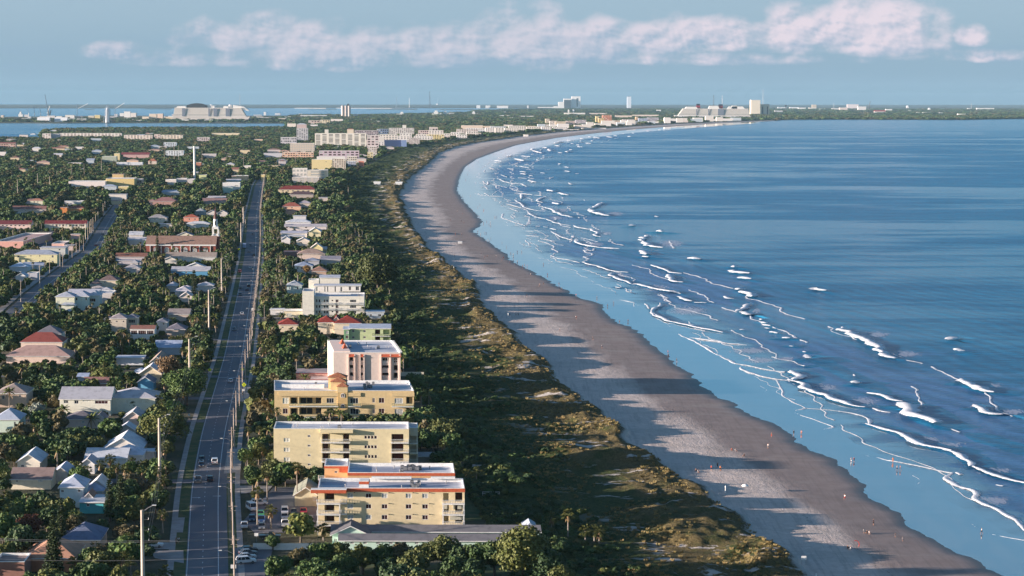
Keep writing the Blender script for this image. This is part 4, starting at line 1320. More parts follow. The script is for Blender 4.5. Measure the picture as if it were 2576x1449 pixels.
mb=MB();mb.box(X0+.3,X0+6.5,Y0+.5,Y0+34,Z1+.07,Z1+.9);mb.v=[(x-.15*(y-Y0),y,z)for x,y,z in mb.v];mb.build('roof_terrace',wallmat((238,214,200)),B.root)
B=Bld('apartment_block','pale green apartment block with light metal roof, behind the pale pink block','apartment block','the pale green block')
B.recs=[(1358,418+64*r_,1410,466+64*r_,1.6)for r_ in range(3)]+[(1440,418+64*r_,1505,466+64*r_,1.6)for r_ in range(3)]
B.wing('6',1100,1515,410,11.6,18,'slab',wc=(196,206,158),rc=(190,198,212),wins=[(x-12,y-12,x+12,y+12,'r')for x in(1140,1253)for y in(433,497,561)],over=.3)
X0,X1,Y0,Y1,Z0,Z1,sx,sz=B.f
for y in(480,544):B.balcony(1333,1512,y,1.2,M_DARK)
mb=MB()
for y in(420,484):mb.box(sx(1362),sx(1405),Y0+1.4,Y0+1.5,sz(y+44),sz(y))
mb.build('glass_door',M_GLASSR,B.root)
B.wing('6',1045,1098,425,11.4,10,'slab',wc=(128,168,128),rc=(190,198,212),wins=[(1062,440,1092,470,'b'),(1062,484,1092,520,'r')],dy=3,keep=False)
B=Bld('apartment_block','cream apartment block with white balconies and a columned penthouse beside the big feathery tree','apartment block','the cream block with the penthouse')
wl=[]
for y in(130,188,243):
 wl+=[(765,y-16,780,y+16,'r',0),(790,y-16,808,y+16,'r',0),(842,y-14,860,y+14,'r',0),(868,y-14,885,y+14,'r',0),(922,y-12,940,y+4,'r',0),(962,y-16,992,y+16,'r',1),(1108,y-14,1170,y+14,'g',3)]
B.recs=[]
B.wing('6',745,1250,102,10.4,20,'flat',wc=CREAM,wins=wl,par=.9)
for y in(160,218):B.balcony(760,960,y,.9);B.balcony(985,1190,y,1.0);B.balcony(1194,1250,y,1.2)
B.roofbits(3,15,.3,.9,'av')
B.wing('6',627,744,45,13.4,16,'flat',wc=CREAM,wins=[],par=.7,dy=-1)
B.wing('B',1370,1865,1242,3.0,10,'slab',wc=(236,230,222),base=11.4,wins=[(1385+0,1252,1410,1300,'b'),(1478,1248,1490,1306,'g',0),(1508,1248,1520,1306,'g',0),(1588,1248,1602,1306,'g',0),(1650,1252,1670,1306,'g',1),(1740,1248,1765,1290,'r',1),(1815,1248,1850,1290,'g',1)],over=.5,dy=3)
B.wing('B',1308,1420,1190,16,7,'flat',wc=CREAM,wins=[],dy=4,keep=True)
B.wing('B',1430,1640,1172,16.2,14,'gable_x',.9,wc=CREAM,rc=(190,194,204),wins=[],dy=12,keep=False)
B=Bld('motel','long low motel with grey shingle roofs and mint walls at the bottom','motel','the long grey roofed motel')
B.wing('2',935,1560+1450,1000,3.2,6.6,'gable_x',.9,wc=(196,222,206),rc=(128,124,126),wins=[],keep=True,over=.6)
B.wing('2',1010,1560+1330,1090,3.2,6.4,'gable_x',.85,wc=(196,222,206),rc=(128,124,126),wins=[(1110+130*i,1106,1150+130*i,1128,'b')for i in range(6)],over=.6)
B.wing('2',928,1300,1000,3.4,7,'gable_y',2.2,wc=(196,222,206),rc=(112,110,114),wins=[(945,1040,960,1075,'g'),(962,1040,976,1075,'g')],over=.6,dy=-4)
B.wing('3',450,560,985,3.0,8,'hip',1.4,wc=(196,222,206),rc=(170,178,190),wins=[],keep=False)
B=Bld('bungalow','pale grey house with a mossy grey roof beside the nearest ochre block','house','the mossy grey roofed house')
B.wing('2',550,775,632,3.4,13,'gable_y',2.0,wc=(216,208,176),rc=(146,146,130),wins=[(730,650,770,692,'s',3)],over=.5)
B=Bld('carport','flat grey carport roof behind the pale yellow block roof equipment','carport','the grey carport roof')
B.wing('2',1255,1540,258,3.6,5,'slab',wc=(176,160,148),rc=(160,152,150),wins=[],keep=False)
B.wing('2',1650,2045,250,3.6,6,'hip',.8,wc=(176,160,148),rc=(150,146,146),wins=[],keep=False)
B=Bld('restaurant','low rose building with a long red tiled edge left of the pale pink block','building','the low rose building')
B.wing('6',565,940,862,4.2,14,'slab',wc=(204,160,148),rc=(176,160,158),wins=[],trim=M_TILE,over=.2)
B.wing('6',720,880,925,4.0,8,'slab',wc=(216,180,170),rc=(176,160,158),wins=[],trim=M_TILE,dy=0,keep=False)
B=Bld('house','small red tiled house standing alone left of the cluster of red tiled roofs','house','the small red tiled house')
B.wing('6',385,580,372,3.4,12,'hip',2.6,wc=(230,214,186),rc=M_TILE,wins=[(420,388,440,404,'r'),(520,388,540,404,'r')])
B=Bld('townhouse','row of red tiled gabled roofs in front of the cream block with the penthouse','townhouse','the cluster of red tiled roofs')
B.wing('6',785,950,350,5.4,12,'hip',2.6,wc=(232,216,190),rc=M_TILE,wins=[(885+18*i,360,897+18*i,385,'r')for i in range(3)])
B.wing('6',950,1215,362,5.4,14,'hip',3.0,wc=(232,216,190),rc=M_TILE,wins=[],dy=2)
B.wing('6',930,1010,345,6,8,'gable_y',2.0,wc=(232,216,190),rc=M_TILE,wins=[],dy=6,keep=False)
B=Bld('beach_house','low pale beach house on the seaward side of the cream block','house','the low pale beach house')
B.wing('6',1270,1450,245,3.2,10,'slab',wc=(190,198,204),rc=(206,212,222),wins='auto',over=.4)
B=Bld('garden_wall','white fence running beside the parking lot in front of the motel','fence','the white fence')
B.wing('2',130,820,1120,1.7,.25,'none',wc=(236,232,226),wins=[],keep=False)
B=Bld('garden_wall','cream garden wall on the seaward side of the pale pink block','wall')
B.wing('6',1615,1850,845,1.7,.3,'none',wc=(214,206,186),wins=[],keep=True)
B=Bld('garage','small cream garage in the trees left of the cream block','garage','the small cream garage')
B.wing('6',445,640,232,3.4,9,'slab',wc=(238,222,190),rc=(226,222,216),wins=[(470,255,520,290,'s',3)])
B=Bld('garage','flat roofed white shed between the road palms and the small cream garage','shed')
B.wing('6',305,440,220,2.8,7,'slab',wc=(206,206,208),rc=(214,216,220),wins=[])
# ======================== church
B=Bld('church','red brick church with white arched windows, brown roof and a white steeple','church','the brick church')
BRICK=wallmat((150,84,72))
B.wing('A',1565,2315,800,8.0,20,'gable_x',6.0,wc=(150,84,72),rc=(152,122,108),over=.3,wins=[(x-24,822,x+24,888,'b',1,True)for x in(1672,1790,1890,1988,2088,2205)])
X0,X1,Y0,Y1,Z0,Z1,sx,sz=B.f
mb=MB()
for x in(1612,1730,1842,1942,2042,2142,2258):mb.box(sx(x-3),sx(x+3),Y0-.45,Y0-.01,0,sz(806))
mb.build('buttress',M_WHITE,B.root)
mb=MB();mb.box(sx(1565),sx(2315),Y0-.5,Y0-.02,sz(806),sz(792));mb.build('cornice',M_WHITE,B.root)
tx,tyy=sx(2285),Y0+14
mb=MB();mb.box(tx-2.6,tx+2.6,tyy-2.6,tyy+2.6,0,sz(714));mb.build('tower_base',BRICK,B.root)
zt=sz(714)+.01
mb=MB()
mb.box(tx-2.9,tx+2.9,tyy-2.9,tyy+2.9,zt,zt+.5)
for(a,b_)in((-1,-1),(1,-1),(1,1),(-1,1)):mb.box(tx+a*1.9-.35,tx+a*1.9+.35,tyy+b_*1.9-.35,tyy+b_*1.9+.35,zt+.5,zt+6.6)
mb.box(tx-2.2,tx+2.2,tyy-2.2,tyy+2.2,zt+5.2,zt+6.9);mb.box(tx-1.5,tx+1.5,tyy-1.5,tyy+1.5,zt+.5,zt+1.6)
mb.tube([(tx,tyy,zt+6.9),(tx,tyy,zt+12.4)],[1.7,1.45],8)
mb.build('belfry',M_WHITE,B.root)
mb=MB()
for k in range(4):
 mb.box(tx-.45+0,tx+.45,tyy-1.75,tyy-1.5,zt+8,zt+11)if k==0 else None
mb.build('louvre',M_DARK,B.root)
mb=MB();mb.tube([(tx,tyy,zt+12.41),(tx,tyy,zt+21.5)],[1.6,.05],8);mb.build('spire',mat('spire_slate',lin(96,70,68),lin(80,58,58),.7,1),B.root)
st=thing('statue','white statue of a robed figure on a pedestal in front of the brick church wall','statue',tuple(P(*K('A',2152,905),G)))
mb=MB();mb.box(-1.3,1.3,-1.3,1.3,0,1.0);mb.box(-.8,.8,-.8,.8,1.0,2.8);mb.build('pedestal',M_WHITE,st)
mb=MB();mb.tube([(0,0,2.8),(0,0,3.8),(0,0,5.0),(0,0,5.5),(0,0,5.7)],[.65,.45,.5,.2,.18],8);mb.tube([(0,0,5.65),(0,0,5.9),(0,0,6.25)],[.16,.26,.1],8)
mb.tube([(-.4,0,5.2),(-1.0,-.1,4.9),(-1.2,-.2,5.4)],[.16,.12,.08],6);mb.tube([(.4,0,5.2),(1.0,-.1,4.9),(1.2,-.2,5.4)],[.16,.12,.08],6);mb.build('figure',M_WHITE,st)
LM.append(('the white statue',st.location.copy()))
GREY,LGREY,WHT,TAN,BRN=(176,178,186),(206,208,214),(226,224,222),(172,156,146),(150,122,110)
def H(kind,label,short,wings,cat='house',**kw):
 B=Bld(kind,label,cat,short)
 for w_ in wings:
  w_=list(w_)
  opt=w_.pop()if isinstance(w_[-1],dict)else{}
  c,xL,xR,yE,h,dep,roof,rise,wc_,rc_=w_
  B.wing(c,xL,xR,yE,h,dep,roof,rise,wc=wc_,rc=rc_,**opt)
 return B
NOK={'keep':False}
# ---- nearest houses (bottom left of the picture)
H('house','big white house with several overlapping pale hip roofs beside the concrete pole','the white house with overlapping hip roofs',[('1',1040,1420,205,3.6,15,'gable_y',3.4,(226,216,204),LGREY,{'wins':[],'dy':6}),('1',860,1270,262,3.2,12,'gable_x',2.0,WHT,LGREY,{'wins':[(1180,285,1210,315,'s')]}),('1',1130,1430,235,3.0,9,'hip',2.6,WHT,(198,206,222),{'wins':[]}),('1',810,950,300,3.0,8,'gable_y',1.6,WHT,(180,176,184),{'wins':[(850,310,900,335,'s',3)],'dy':-4})])
H('house','small house with bright cream gable wall at the left edge above the brown roof','the small cream gabled house',[('1',175,400,300,3.6,13,'gable_y',2.2,(232,222,206),LGREY,{'wins':[(210,330,240,360,'g')]})])
H('house','long low house with a plain brown roof and cream wall near the left edge','the long brown roofed house',[('1',110,512,475,3.0,10,'gable_x',2.4,(232,220,196),(150,128,122),{'wins':[(160,480,180,505,'r'),(380,478,430,500,'b',2)]})])
H('house','two storey pale blue clapboard house with a grey hip roof and two upper windows','the pale blue clapboard house',[('1',600,838,562,5.6,11,'hip',2.4,(206,222,226),(186,192,208),{'wins':[(613,582,642,610,'g'),(783,576,808,605,'g')]}),('1',600,760,560,5.2,7,'gable_y',1.6,(206,222,226),(190,192,206),{'wins':[],'dy':-.4,'keep':False})])
H('house','small grey roofed house behind palms between the brown roofed and the big white house','the small grey roofed house in the palms',[('1',525,700,420,3.0,10,'gable_y',1.8,(222,212,204),(186,190,204),{'wins':[]})])
H('house','low turquoise house with a white fascia and salmon porch roof behind dark trees','the turquoise house',[('1',800,1040,712,3.0,10,'slab',0,(96,196,204),(206,208,214),{'wins':[(870,722,900,750,'g')]}),('1',840,945,690,3.0,6,'gable_y',1.5,(216,206,200),(178,132,112),{'wins':[],'dy':3}),('1',840,1030,640,3.0,8,'hip',1.6,(226,222,218),(170,176,196),{'wins':[],'dy':6})])
H('house','white sheds with crumpled pale roof among the tall dark pines','the crumpled white roof',[('1',885,1070,560,3.2,9,'gable_y',2.2,(222,212,206),(210,206,204),{'wins':[]})])
H('house','shaded house with a dark blue grey hip roof behind the near pine','the dark blue grey roofed house',[('1',620,1000,1090,3.2,13,'hip',2.8,(206,190,176),(112,122,146),{'wins':[(680,1110,710,1140,'g')]})])
H('house','wide house with warm orange brown hip roof and brick chimney at the bottom left','the orange brown roofed house',[('1',250,750,1275,3.2,14,'hip',3.6,(190,130,100),(190,142,116),{'wins':[]}),('1',-60,245,1330,4.0,9,'flat',0,(150,112,100),(150,130,124),{'wins':[]})])
H('shed','small flat white shed roof right of the big white house','the small flat white shed',[('1',1455,1550,200,2.6,5,'slab',0,(216,216,214),(214,216,222),{'wins':[]})])
# ---- middle left
H('house','long two storey grey roofed house with white windows and a palm shadow across its roof','the long grey house with the palm shadow',[('5',600,1110,1118,6.0,16,'gable_x',3.2,(232,228,210),(184,182,188),{'wins':[(642,1130,688,1160,'g',2),(748,1130,790,1165,'g'),(832,1128,920,1142,'s',3),(955,1132,1085,1165,'r',3)]}),('5',1112,1560,1110,5.6,16,'hip',2.8,(226,224,208),(186,184,190),{'wins':[(1260,1128,1290,1165,'s'),(1390,1125,1430,1165,'s'),(1456,1125,1498,1165,'s')]}),('5',850,1190,1008,3,6,'gable_x',1.8,(190,150,136),(150,112,106),{'wins':[],'dy':14,'keep':False})])
H('house','dark shingle roofed bungalow half hidden in palms in front of the long grey house','the dark shingle bungalow',[('5',660,960,1325,3.0,11,'hip',2.2,(224,206,196),(116,110,116),{'wins':[(820,1335,850,1360,'b')]}),('5',950,1050,1300,3.4,7,'gable_y',1.5,(230,212,202),(130,122,124),{'wins':[(985,1330,1000,1355,'r')],'dy':-3})])
H('house','small pink walled house with a pale gabled roof below the long grey house','the small pink gabled house',[('5',1235,1440,1315,3.2,11,'gable_y',2.4,(232,206,196),(178,176,180),{'wins':[]}),('5',1195,1340,1400,3,7,'gable_y',1.6,WHT,(210,210,216),{'wins':[],'dy':-5})])
H('house','pale mint house with blue grey roof cut by the left edge','the mint house at the left edge',[('5',-60,190,1330,4.2,12,'hip',3.0,(206,222,206),(176,184,200),{'wins':[(140,1345,160,1400,'g',1)]})])
H('house','beige house with a brown hip roof and palms at the left edge','the beige hip roofed house',[('5',-40,262,1065,5.0,14,'hip',2.8,(206,184,166),(156,142,136),{'wins':[(20,1080,45,1120,'g'),(190,1075,215,1100,'r')]})])
H('house','salmon house with a bright red upper roof and a wide tan lower roof','the red and tan roofed house',[('5',210,625,562,6.0,14,'hip',3.6,(238,214,196),(146,76,68),{'wins':[],'dy':5,'ridge':6}),('5',60,700,688,3.0,15,'hip',3.8,(232,206,190),(182,150,140),{'wins':[(100,695,130,715,'b')]}),('5',130,300,668,3.2,9,'hip',2.2,(232,206,190),(150,82,70),{'wins':[],'dy':2,'keep':False})])
H('house','white walled house with a dark grey pyramid roof behind the red roof','the dark pyramid roofed house',[('5',355,610,465,4.4,13,'hip',3.4,(236,226,212),(120,116,124),{'wins':[(370,480,395,495,'b'),(560,470,590,485,'b')]})])
H('house','grey two storey house with two small square windows and a screened verandah','the grey house with the screened verandah',[('5',1110,1270,310,6.6,11,'hip',2.0,(206,194,178),(160,150,152),{'wins':[(1168,328,1184,344,'r',0),(1235,328,1251,344,'r',0)]}),('5',1270,1380,305,6.6,8,'hip',1.6,(196,186,172),(132,130,140),{'wins':[(1290,320,1360,355,'g',3)],'dy':1}),('5',1310,1552,408,5.6,9,'gable_x',1.3,(236,230,224),(150,104,90),{'wins':[(1318,420,1380,460,'r',2),(1392,420,1470,460,'r',3),(1478,420,1545,460,'r',3)],'dy':-3,'over':.3}),('5',1050,1115,318,6.0,7,'hip',1.0,(226,212,200),(150,140,142),{'wins':[],'dy':1,'keep':False})])
H('house','three storey pale green house with grey hip roofs and small projecting hip gables','the three storey pale green house',[('5',560,748,92,8.8,12,'hip',2.2,(222,222,198),(180,184,196),{'wins':[(678,102,692,122,'r',0),(578,130,610,150,'s'),(580,220,610,236,'s')]}),('5',750,890,92,8.8,12,'hip',2.4,(196,214,210),(180,184,196),{'wins':[(760,100,780,128,'g',0),(858,100,874,126,'g',0),(764,184,780,210,'g',0),(858,184,874,210,'g',0),(818,118,828,126,'g',0)],'dy':2}),('5',895,1000,84,8.8,10,'hip',2.2,(206,212,210),(186,190,200),{'wins':[(900,110,960,145,'r',2)],'dy':3}),('5',615,755,170,5.4,3,'hip',1.2,(224,224,204),(180,184,190),{'wins':[],'dy':-2,'keep':False}),('5',660,765,226,2.9,3,'hip',.9,(224,224,204),(186,188,194),{'wins':[],'dy':-4,'keep':False})])
H('house','large flat pale roofed house behind the three storey pale green house','the large flat pale roof',[('5',960,1130,62,5,16,'flat',0,(206,200,198),(206,204,208),{'wins':[]})])
H('house','light blue gabled house with a white roof edge beside the road trees','the light blue gabled house',[('5',1385,1540,950,3.4,10,'gable_y',2.0,(116,182,216),(120,122,136),{'wins':[]}),('5',1400,1625,895,3.6,12,'gable_y',3.0,(232,216,186),(206,206,212),{'wins':[],'dy':9}),('5',1345,1460,870,3.2,9,'hip',1.2,(206,206,206),(202,206,216),{'wins':[],'dy':4,'keep':False})])
H('house','pale house with a long weathered roof under a big shaggy palm','the weathered long roof',[('5',1510,1640,745,3.2,20,'gable_y',2.2,(222,206,190),(166,146,132),{'wins':[]})])
H('house','blue grey house with dark shed roof below the weathered roofs at mid left','the blue grey shed roofed house',[('5',1580,1680,345,5.4,9,'hip',1.4,(176,186,190),(120,122,134),{'wins':[(1636,350,1656,372,'g')]}),('5',1680,1860,420,3.2,12,'hip',2.4,(196,180,170),(124,120,130),{'wins':[]})])
H('house','house with long blue grey metal roof half buried in trees','the blue grey metal roof',[('5',1560,1815,600,3.2,13,'gable_x',2.4,(200,200,204),(172,184,206),{'wins':[]})])
H('house','white flat roofed bungalow hidden behind round trees','the white flat roofed bungalow',[('5',1170,1440,705,3.0,8,'slab',0,(216,218,224),(206,212,224),{'wins':[]})])
H('shed','small silver blue shed above the long grey house','the small silver blue shed',[('5',780,880,895,2.8,8,'gable_x',.9,(186,196,212),(178,190,212),{'wins':[]})])
H('house','long sloping brown roof seen end on near the tall concrete poles','the long sloping brown roof',[('5',1690,1900,265,3.4,16,'gable_x',2.0,(206,190,178),(166,152,146),{'wins':[]})])
H('house','white house with broad pale roof next to the dark columnar cypress','the broad pale roof beside the cypress',[('5',1760,1920,38,3.4,14,'hip',2.6,(232,220,214),(206,200,206),{'wins':[(1800,45,1830,60,'b')]}),('5',1810,1930,85,3.2,10,'gable_y',2.2,(232,216,206),(200,190,190),{'wins':[]})])
# ---- crop A (behind)
H('house','cream two storey block with grey hip roof and small square windows by the left avenue','the cream block by the avenue',[('A',155,612,900,7.2,14,'hip',2.6,(232,222,176),(166,172,186),{'wins':[(186,908,206,932,'g'),(326,908,338,922,'g',0),(420,908,432,922,'g',0),(555,908,576,932,'g'),(326,968,338,980,'g',0),(420,968,432,980,'g',0),(556,966,574,980,'g')]}),('A',430,700,845,7.0,14,'slab',0,(206,206,200),(176,178,186),{'wins':[(630,855,650,870,'g',0)],'dy':14})],cat='apartment block')
H('house','white house with pale blue hip roofs in front of the cream block by the avenue','the white house with pale blue hip roofs',[('A',100,300,1035,3.2,12,'hip',2.6,(214,222,228),(196,206,222),{'wins':[]}),('A',250,460,1015,3.0,9,'gable_x',1.6,(196,204,210),(158,168,188),{'wins':[]})])
H('house','long row of motel rooms with a dark red tiled roof and white verandahs','the dark red roofed motel',[('A',475,925,572,5.6,12,'gable_x',2.6,(232,220,200),(124,50,54),{'wins':[(560+36*i,576,582+36*i,600,'r' if i%2 else 'b')for i in range(10)]}),],cat='motel')
H('house','pink flat roofed shopping building with a broad sunlit roof at the left edge','the pink flat roofed store',[('A',-60,250,770,5,95,'flat',0,(232,176,162),(206,170,162),{'wins':[],'shear':.0,'dy':-0,'par':.8})],cat='store')
H('house','long building with maroon roof above the pink flat roof, cut by the left edge','the long maroon roof',[('A',-60,330,578,5.4,14,'gable_x',3.0,(236,206,196),(120,56,60),{'wins':[(20+45*i,582,40+45*i,596,'r')for i in range(6)]})],cat='motel')
H('house','narrow strip of pink roofed shops beside the left avenue parking','the narrow pink shops',[('A',555,690,790,4,28,'flat',0,(232,186,172),(214,188,180),{'wins':[]}),('A',760,865,690,4.4,8,'slab',0,(226,186,176),(206,190,184),{'wins':[],'dy':6}),('A',690,785,805,3.6,10,'slab',0,(216,196,190),(196,190,190),{'wins':[]})],cat='shop')
H('house','orange two storey house with a dark red roof behind the avenue pines','the orange house',[('A',635,720,395,6,9,'slab',0,(226,146,86),(150,80,66),{'wins':[(682,402,694,412,'r',0)]}),('A',720,910,405,4,12,'hip',2.6,(222,150,96),(140,76,66),{'wins':[]})])
H('house','low white building with awnings behind the orange house','the low white building with awnings',[('A',690,895,330,4.2,10,'flat',0,(226,222,220),(214,216,220),{'wins':[]})],cat='building')
H('house','long brown roofed house with two small gables at the far left','the long brown roof with two gables',[('A',125,520,415,3.4,13,'gable_x',3.0,(216,200,186),(146,104,96),{'wins':[]}),('A',205,270,430,3.4,4,'gable_y',1.8,(220,206,196),(150,120,112),{'wins':[],'dy':-4}),('A',378,468,430,3.4,4,'gable_y',1.8,(220,206,196),(150,120,112),{'wins':[],'dy':-4}),('A',80,215,452,2.6,5,'slab',0,WHT,LGREY,{'wins':[],'dy':-8,'keep':False})])
H('house','white upper storey house with tan roof standing over the long brown roof','the white house over the brown roof',[('A',322,465,325,5.6,10,'hip',2.2,(236,228,200),(186,130,106),{'wins':[(362,330,375,342,'r',0),(400,330,412,342,'r',0)]})])
H('house','cream house with a grey pyramid roof and three tiny windows left of the pink house','the cream house with three small windows',[('A',1590,1788,508,5.4,13,'hip',2.8,(238,228,210),(166,160,160),{'wins':[(1612,516,1622,526,'r',0),(1658,516,1668,526,'r',0),(1714,516,1724,526,'r',0)]}),('A',1700,1845,575,3.2,9,'slab',0,(226,216,206),(206,200,200),{'wins':[]})])
H('house','pink two storey house with an orange hip roof and long white roof beside it','the pink house with the orange roof',[('A',1970,2132,505,6.0,12,'hip',2.6,(232,166,144),(176,96,76),{'wins':[(2026,512,2038,532,'r',0),(2088,512,2100,532,'r',0)]}),('A',2005,2250,568,4.4,12,'hip',1.8,(226,222,218),(216,214,216),{'wins':[],'dy':-3})])
H('house','house with wide pale solar panelled gable behind the church roof','the solar panelled gable',[('A',1885,2080,700,3.6,12,'gable_y',2.8,(232,222,200),(120,122,136),{'wins':[]})])
H('house','white terrace of stepped pale roofs left of the church','the stepped pale roofs',[('A',1385,1530,690,5.0,12,'gable_x',2.4,(220,212,206),(206,206,210),{'wins':[]}),('A',1370,1570,740,4.2,10,'gable_x',2.0,(210,206,204),(196,192,194),{'wins':[],'dy':-6})])
H('house','long tan single storey hall in front of the brick church','the long tan hall',[('A',1780,2315,925,3.4,14,'gable_x',2.6,(216,212,206),(166,150,138),{'wins':[]}),('A',1760,1890,950,3.4,8,'gable_y',1.6,(222,216,206),(160,150,142),{'wins':[],'dy':-3})],cat='hall')
H('house','low house with a warm rust roof left of the church wall','the low rust roof',[('A',1240,1570,925,3.2,12,'gable_x',2.2,(206,196,196),(140,96,82),{'wins':[]}),('A',1250,1560,958,2.8,8,'slab',0,(196,190,194),(186,180,190),{'wins':[],'dy':-7})])
H('house','cream house with brown pyramid roof and two tiny windows at mid left','the brown pyramid roofed house',[('A',1070,1260,1180,5.4,12,'hip',3.0,(232,214,190),(124,104,102),{'wins':[(1118,1190,1126,1204,'r',0),(1134,1190,1142,1204,'r',0)]}),('A',960,1085,1225,3.2,12,'hip',2.6,(226,212,200),(140,118,114),{'wins':[]}),('A',970,1130,1270,3,8,'hip',1.4,(226,216,210),(190,178,174),{'wins':[]})])
H('house','pair of small grey hip roofs with pale walls below the rust roof','the pair of small grey hip roofs',[('A',1335,1500,1050,3.4,11,'hip',2.4,(216,208,204),(176,172,174),{'wins':[]}),('A',1400,1480,1005,3.4,9,'hip',1.8,(216,208,204),(186,182,184),{'wins':[],'dy':10})])
H('house','low house with turquoise blue wall and white gables right of the columnar cypress','the blue walled house with white gables',[('A',1840,2250,1075,3.2,12,'gable_x',2.2,(96,158,196),(186,184,190),{'wins':[(1990,1085,2010,1100,'g')]}),('A',1990,2200,1040,3.4,8,'gable_y',2.4,(222,218,216),(200,200,206),{'wins':[],'dy':5})])
H('house','white rooftops cluster left of the tall concrete pole','the white rooftops cluster',[('A',1790,1900,1240,3.4,10,'hip',2.0,(220,214,212),(200,196,202),{'wins':[]}),('A',2120,2290,1235,3.4,9,'hip',1.8,(226,218,214),(206,202,206),{'wins':[]}),('A',1900,2100,1290,3.2,12,'hip',2.6,(220,206,206),(206,192,196),{'wins':[]})])
H('house','long white hip roof cluster at the far end of the left avenue verge','the long white roof cluster',[('A',730,1060,1317,3.4,12,'gable_x',1.8,(220,214,216),(196,196,206),{'wins':[]}),('A',1060,1205,1290,3.2,9,'hip',1.6,(220,214,212),(200,196,200),{'wins':[]})])
H('house','low white house at the far left below the cream block','the low white house at far left',[('A',165,280,1135,3.2,10,'gable_y',2.0,(220,220,222),(196,202,214),{'wins':[]}),('A',290,400,1110,3.4,10,'flat',0,(196,196,204),(186,190,200),{'wins':[]})])
H('house','mint green block with a white storey behind it at the head of the road','the mint green block',[('A',2388,2500,180,9,10,'hip',1.4,(176,204,194),(176,184,184),{'wins':[]}),('A',2388,2575,140,11,16,'flat',0,(232,228,226),(214,214,216),{'wins':[(2520,160,2560,175,'b',2)],'dy':14})],cat='apartment block')
H('house','scattered brown and white roofs behind the church steeple','the brown roofs behind the steeple',[('A',2150,2440,330,3.6,14,'gable_x',3,(206,186,176),(150,120,116),{'wins':[]}),('A',2200,2420,300,3.6,12,'gable_x',1.6,(216,206,204),(196,190,192),{'wins':[],'dy':20})])
H('house','group of pale arched roofs just left of the steeple top','the pale arched roofs',[('A',2090,2200,440,4.0,12,'hip',3.0,(200,200,196),(176,178,178),{'wins':[]}),('A',2215,2330,455,4,11,'gable_y',2.6,(222,214,206),(146,140,142),{'wins':[]}),('A',2330,2440,455,4,11,'gable_y',2.6,(222,214,206),(150,144,146),{'wins':[(2350,460,2375,470,'r')]})])
H('house','dusty rose roofs of a large low villa in the trees left of the road head','the dusty rose villa',[('A',1640,1900,330,4,18,'hip',4.0,(190,150,140),(156,112,108),{'wins':[]}),('A',1580,1680,330,3.6,10,'hip',2,(210,186,176),(166,130,124),{'wins':[]})])
# ---- east side of the road (crop B)
H('house','long house with a broad dark red roof beside the head of the road','the broad dark red roof',[('B',985,1390,205,6.0,16,'hip',4.4,(232,212,176),(130,56,54),{'wins':[(1020+55*i,212,1045+55*i,224,'r')for i in range(6)]}),('B',1100,1360,250,4.6,12,'hip',3.4,(190,176,166),(96,76,80),{'wins':[],'dy':-16})],cat='house')
H('house','salmon house with an orange brown roof in the trees east of the road','the salmon house east of the road',[('B',1025,1225,385,5.6,13,'hip',3.6,(236,190,160),(160,92,78),{'wins':[(1060,392,1080,402,'r'),(1120,392,1140,402,'r')]}),('B',1040,1180,430,3.2,8,'hip',1.6,(226,176,150),(166,110,94),{'wins':[],'dy':-8}),('B',1200,1335,355,5,12,'hip',2.6,(222,206,196),(186,176,182),{'wins':[],'dy':8})])
H('house','large white two storey house with stepped pale roofs east of the road','the large white stepped house',[('B',1050,1500,600,4.6,14,'gable_x',1.8,(232,220,214),(196,188,190),{'wins':[(1065,600,1090,615,'r'),(1270,600,1295,615,'r')]}),('B',1060,1330,562,7.4,12,'hip',2.2,(226,222,220),(206,208,214),{'wins':[(1140+40*i,548+8,1165+40*i,566,'g')for i in range(4)],'dy':10}),('B',1145,1280,500,9.5,9,'slab',0,(224,220,220),(214,214,220),{'wins':[],'dy':16})])
H('house','cream gabled house with white roof below the large white stepped house','the cream gabled house',[('B',1310,1440,655,5.4,12,'gable_y',3.0,(236,222,180),(206,208,214),{'wins':[]}),('B',1010,1290,672,3.8,12,'gable_x',1.6,(220,214,214),(182,182,196),{'wins':[]}),('B',1080,1260,700,3.4,8,'slab',0,(226,222,220),(214,214,218),{'wins':[],'keep':False})])
H('house','two small white gabled houses with pale roofs among trees east of the road','the two small white gables',[('B',1015,1110,735,4.2,10,'gable_y',2.2,(228,222,220),(196,198,206),{'wins':[]}),('B',1180,1320,755,4.2,10,'gable_y',2.4,(236,222,206),(206,202,206),{'wins':[(1210,768,1240,780,'r')]})])
H('house','yellow gable with white roof above a wide tan roof east of the road','the yellow gable',[('B',1330,1460,830,5.4,12,'gable_y',3.2,(238,220,164),(206,196,186),{'wins':[]}),('B',1400,1500,845,4,10,'gable_x',1.6,(232,216,186),(206,196,192),{'wins':[]})])
H('house','wide low house with tan hip roof and dark flat wing east of the road','the wide tan hip roof',[('B',1190,1480,895,3.6,14,'hip',3.2,(222,200,186),(162,138,126),{'wins':[]}),('B',1045,1225,872,3.2,10,'slab',0,(160,120,116),(140,110,110),{'wins':[],'trim':M_WHITE})])
H('house','blue roofed white house next to an orange tree east of the road','the blue roofed white house',[('B',1160,1350,1025,5.4,12,'hip',2.4,(214,224,222),(150,162,184),{'wins':[(1185,1035,1200,1055,'g'),(1225,1035,1240,1055,'g')]}),('B',1340,1510,1085,3.4,13,'hip',3.0,(214,180,156),(158,122,106),{'wins':[]})])
H('house','low brown and grey roofs just behind the big feathery tree','the low brown and grey roofs',[('B',1270,1420,970,3.4,10,'hip',1.8,(190,190,196),(150,156,174),{'wins':[]}),('B',1440,1650,955,3.6,12,'gable_x',2.0,(196,190,190),(150,146,156),{'wins':[]})])
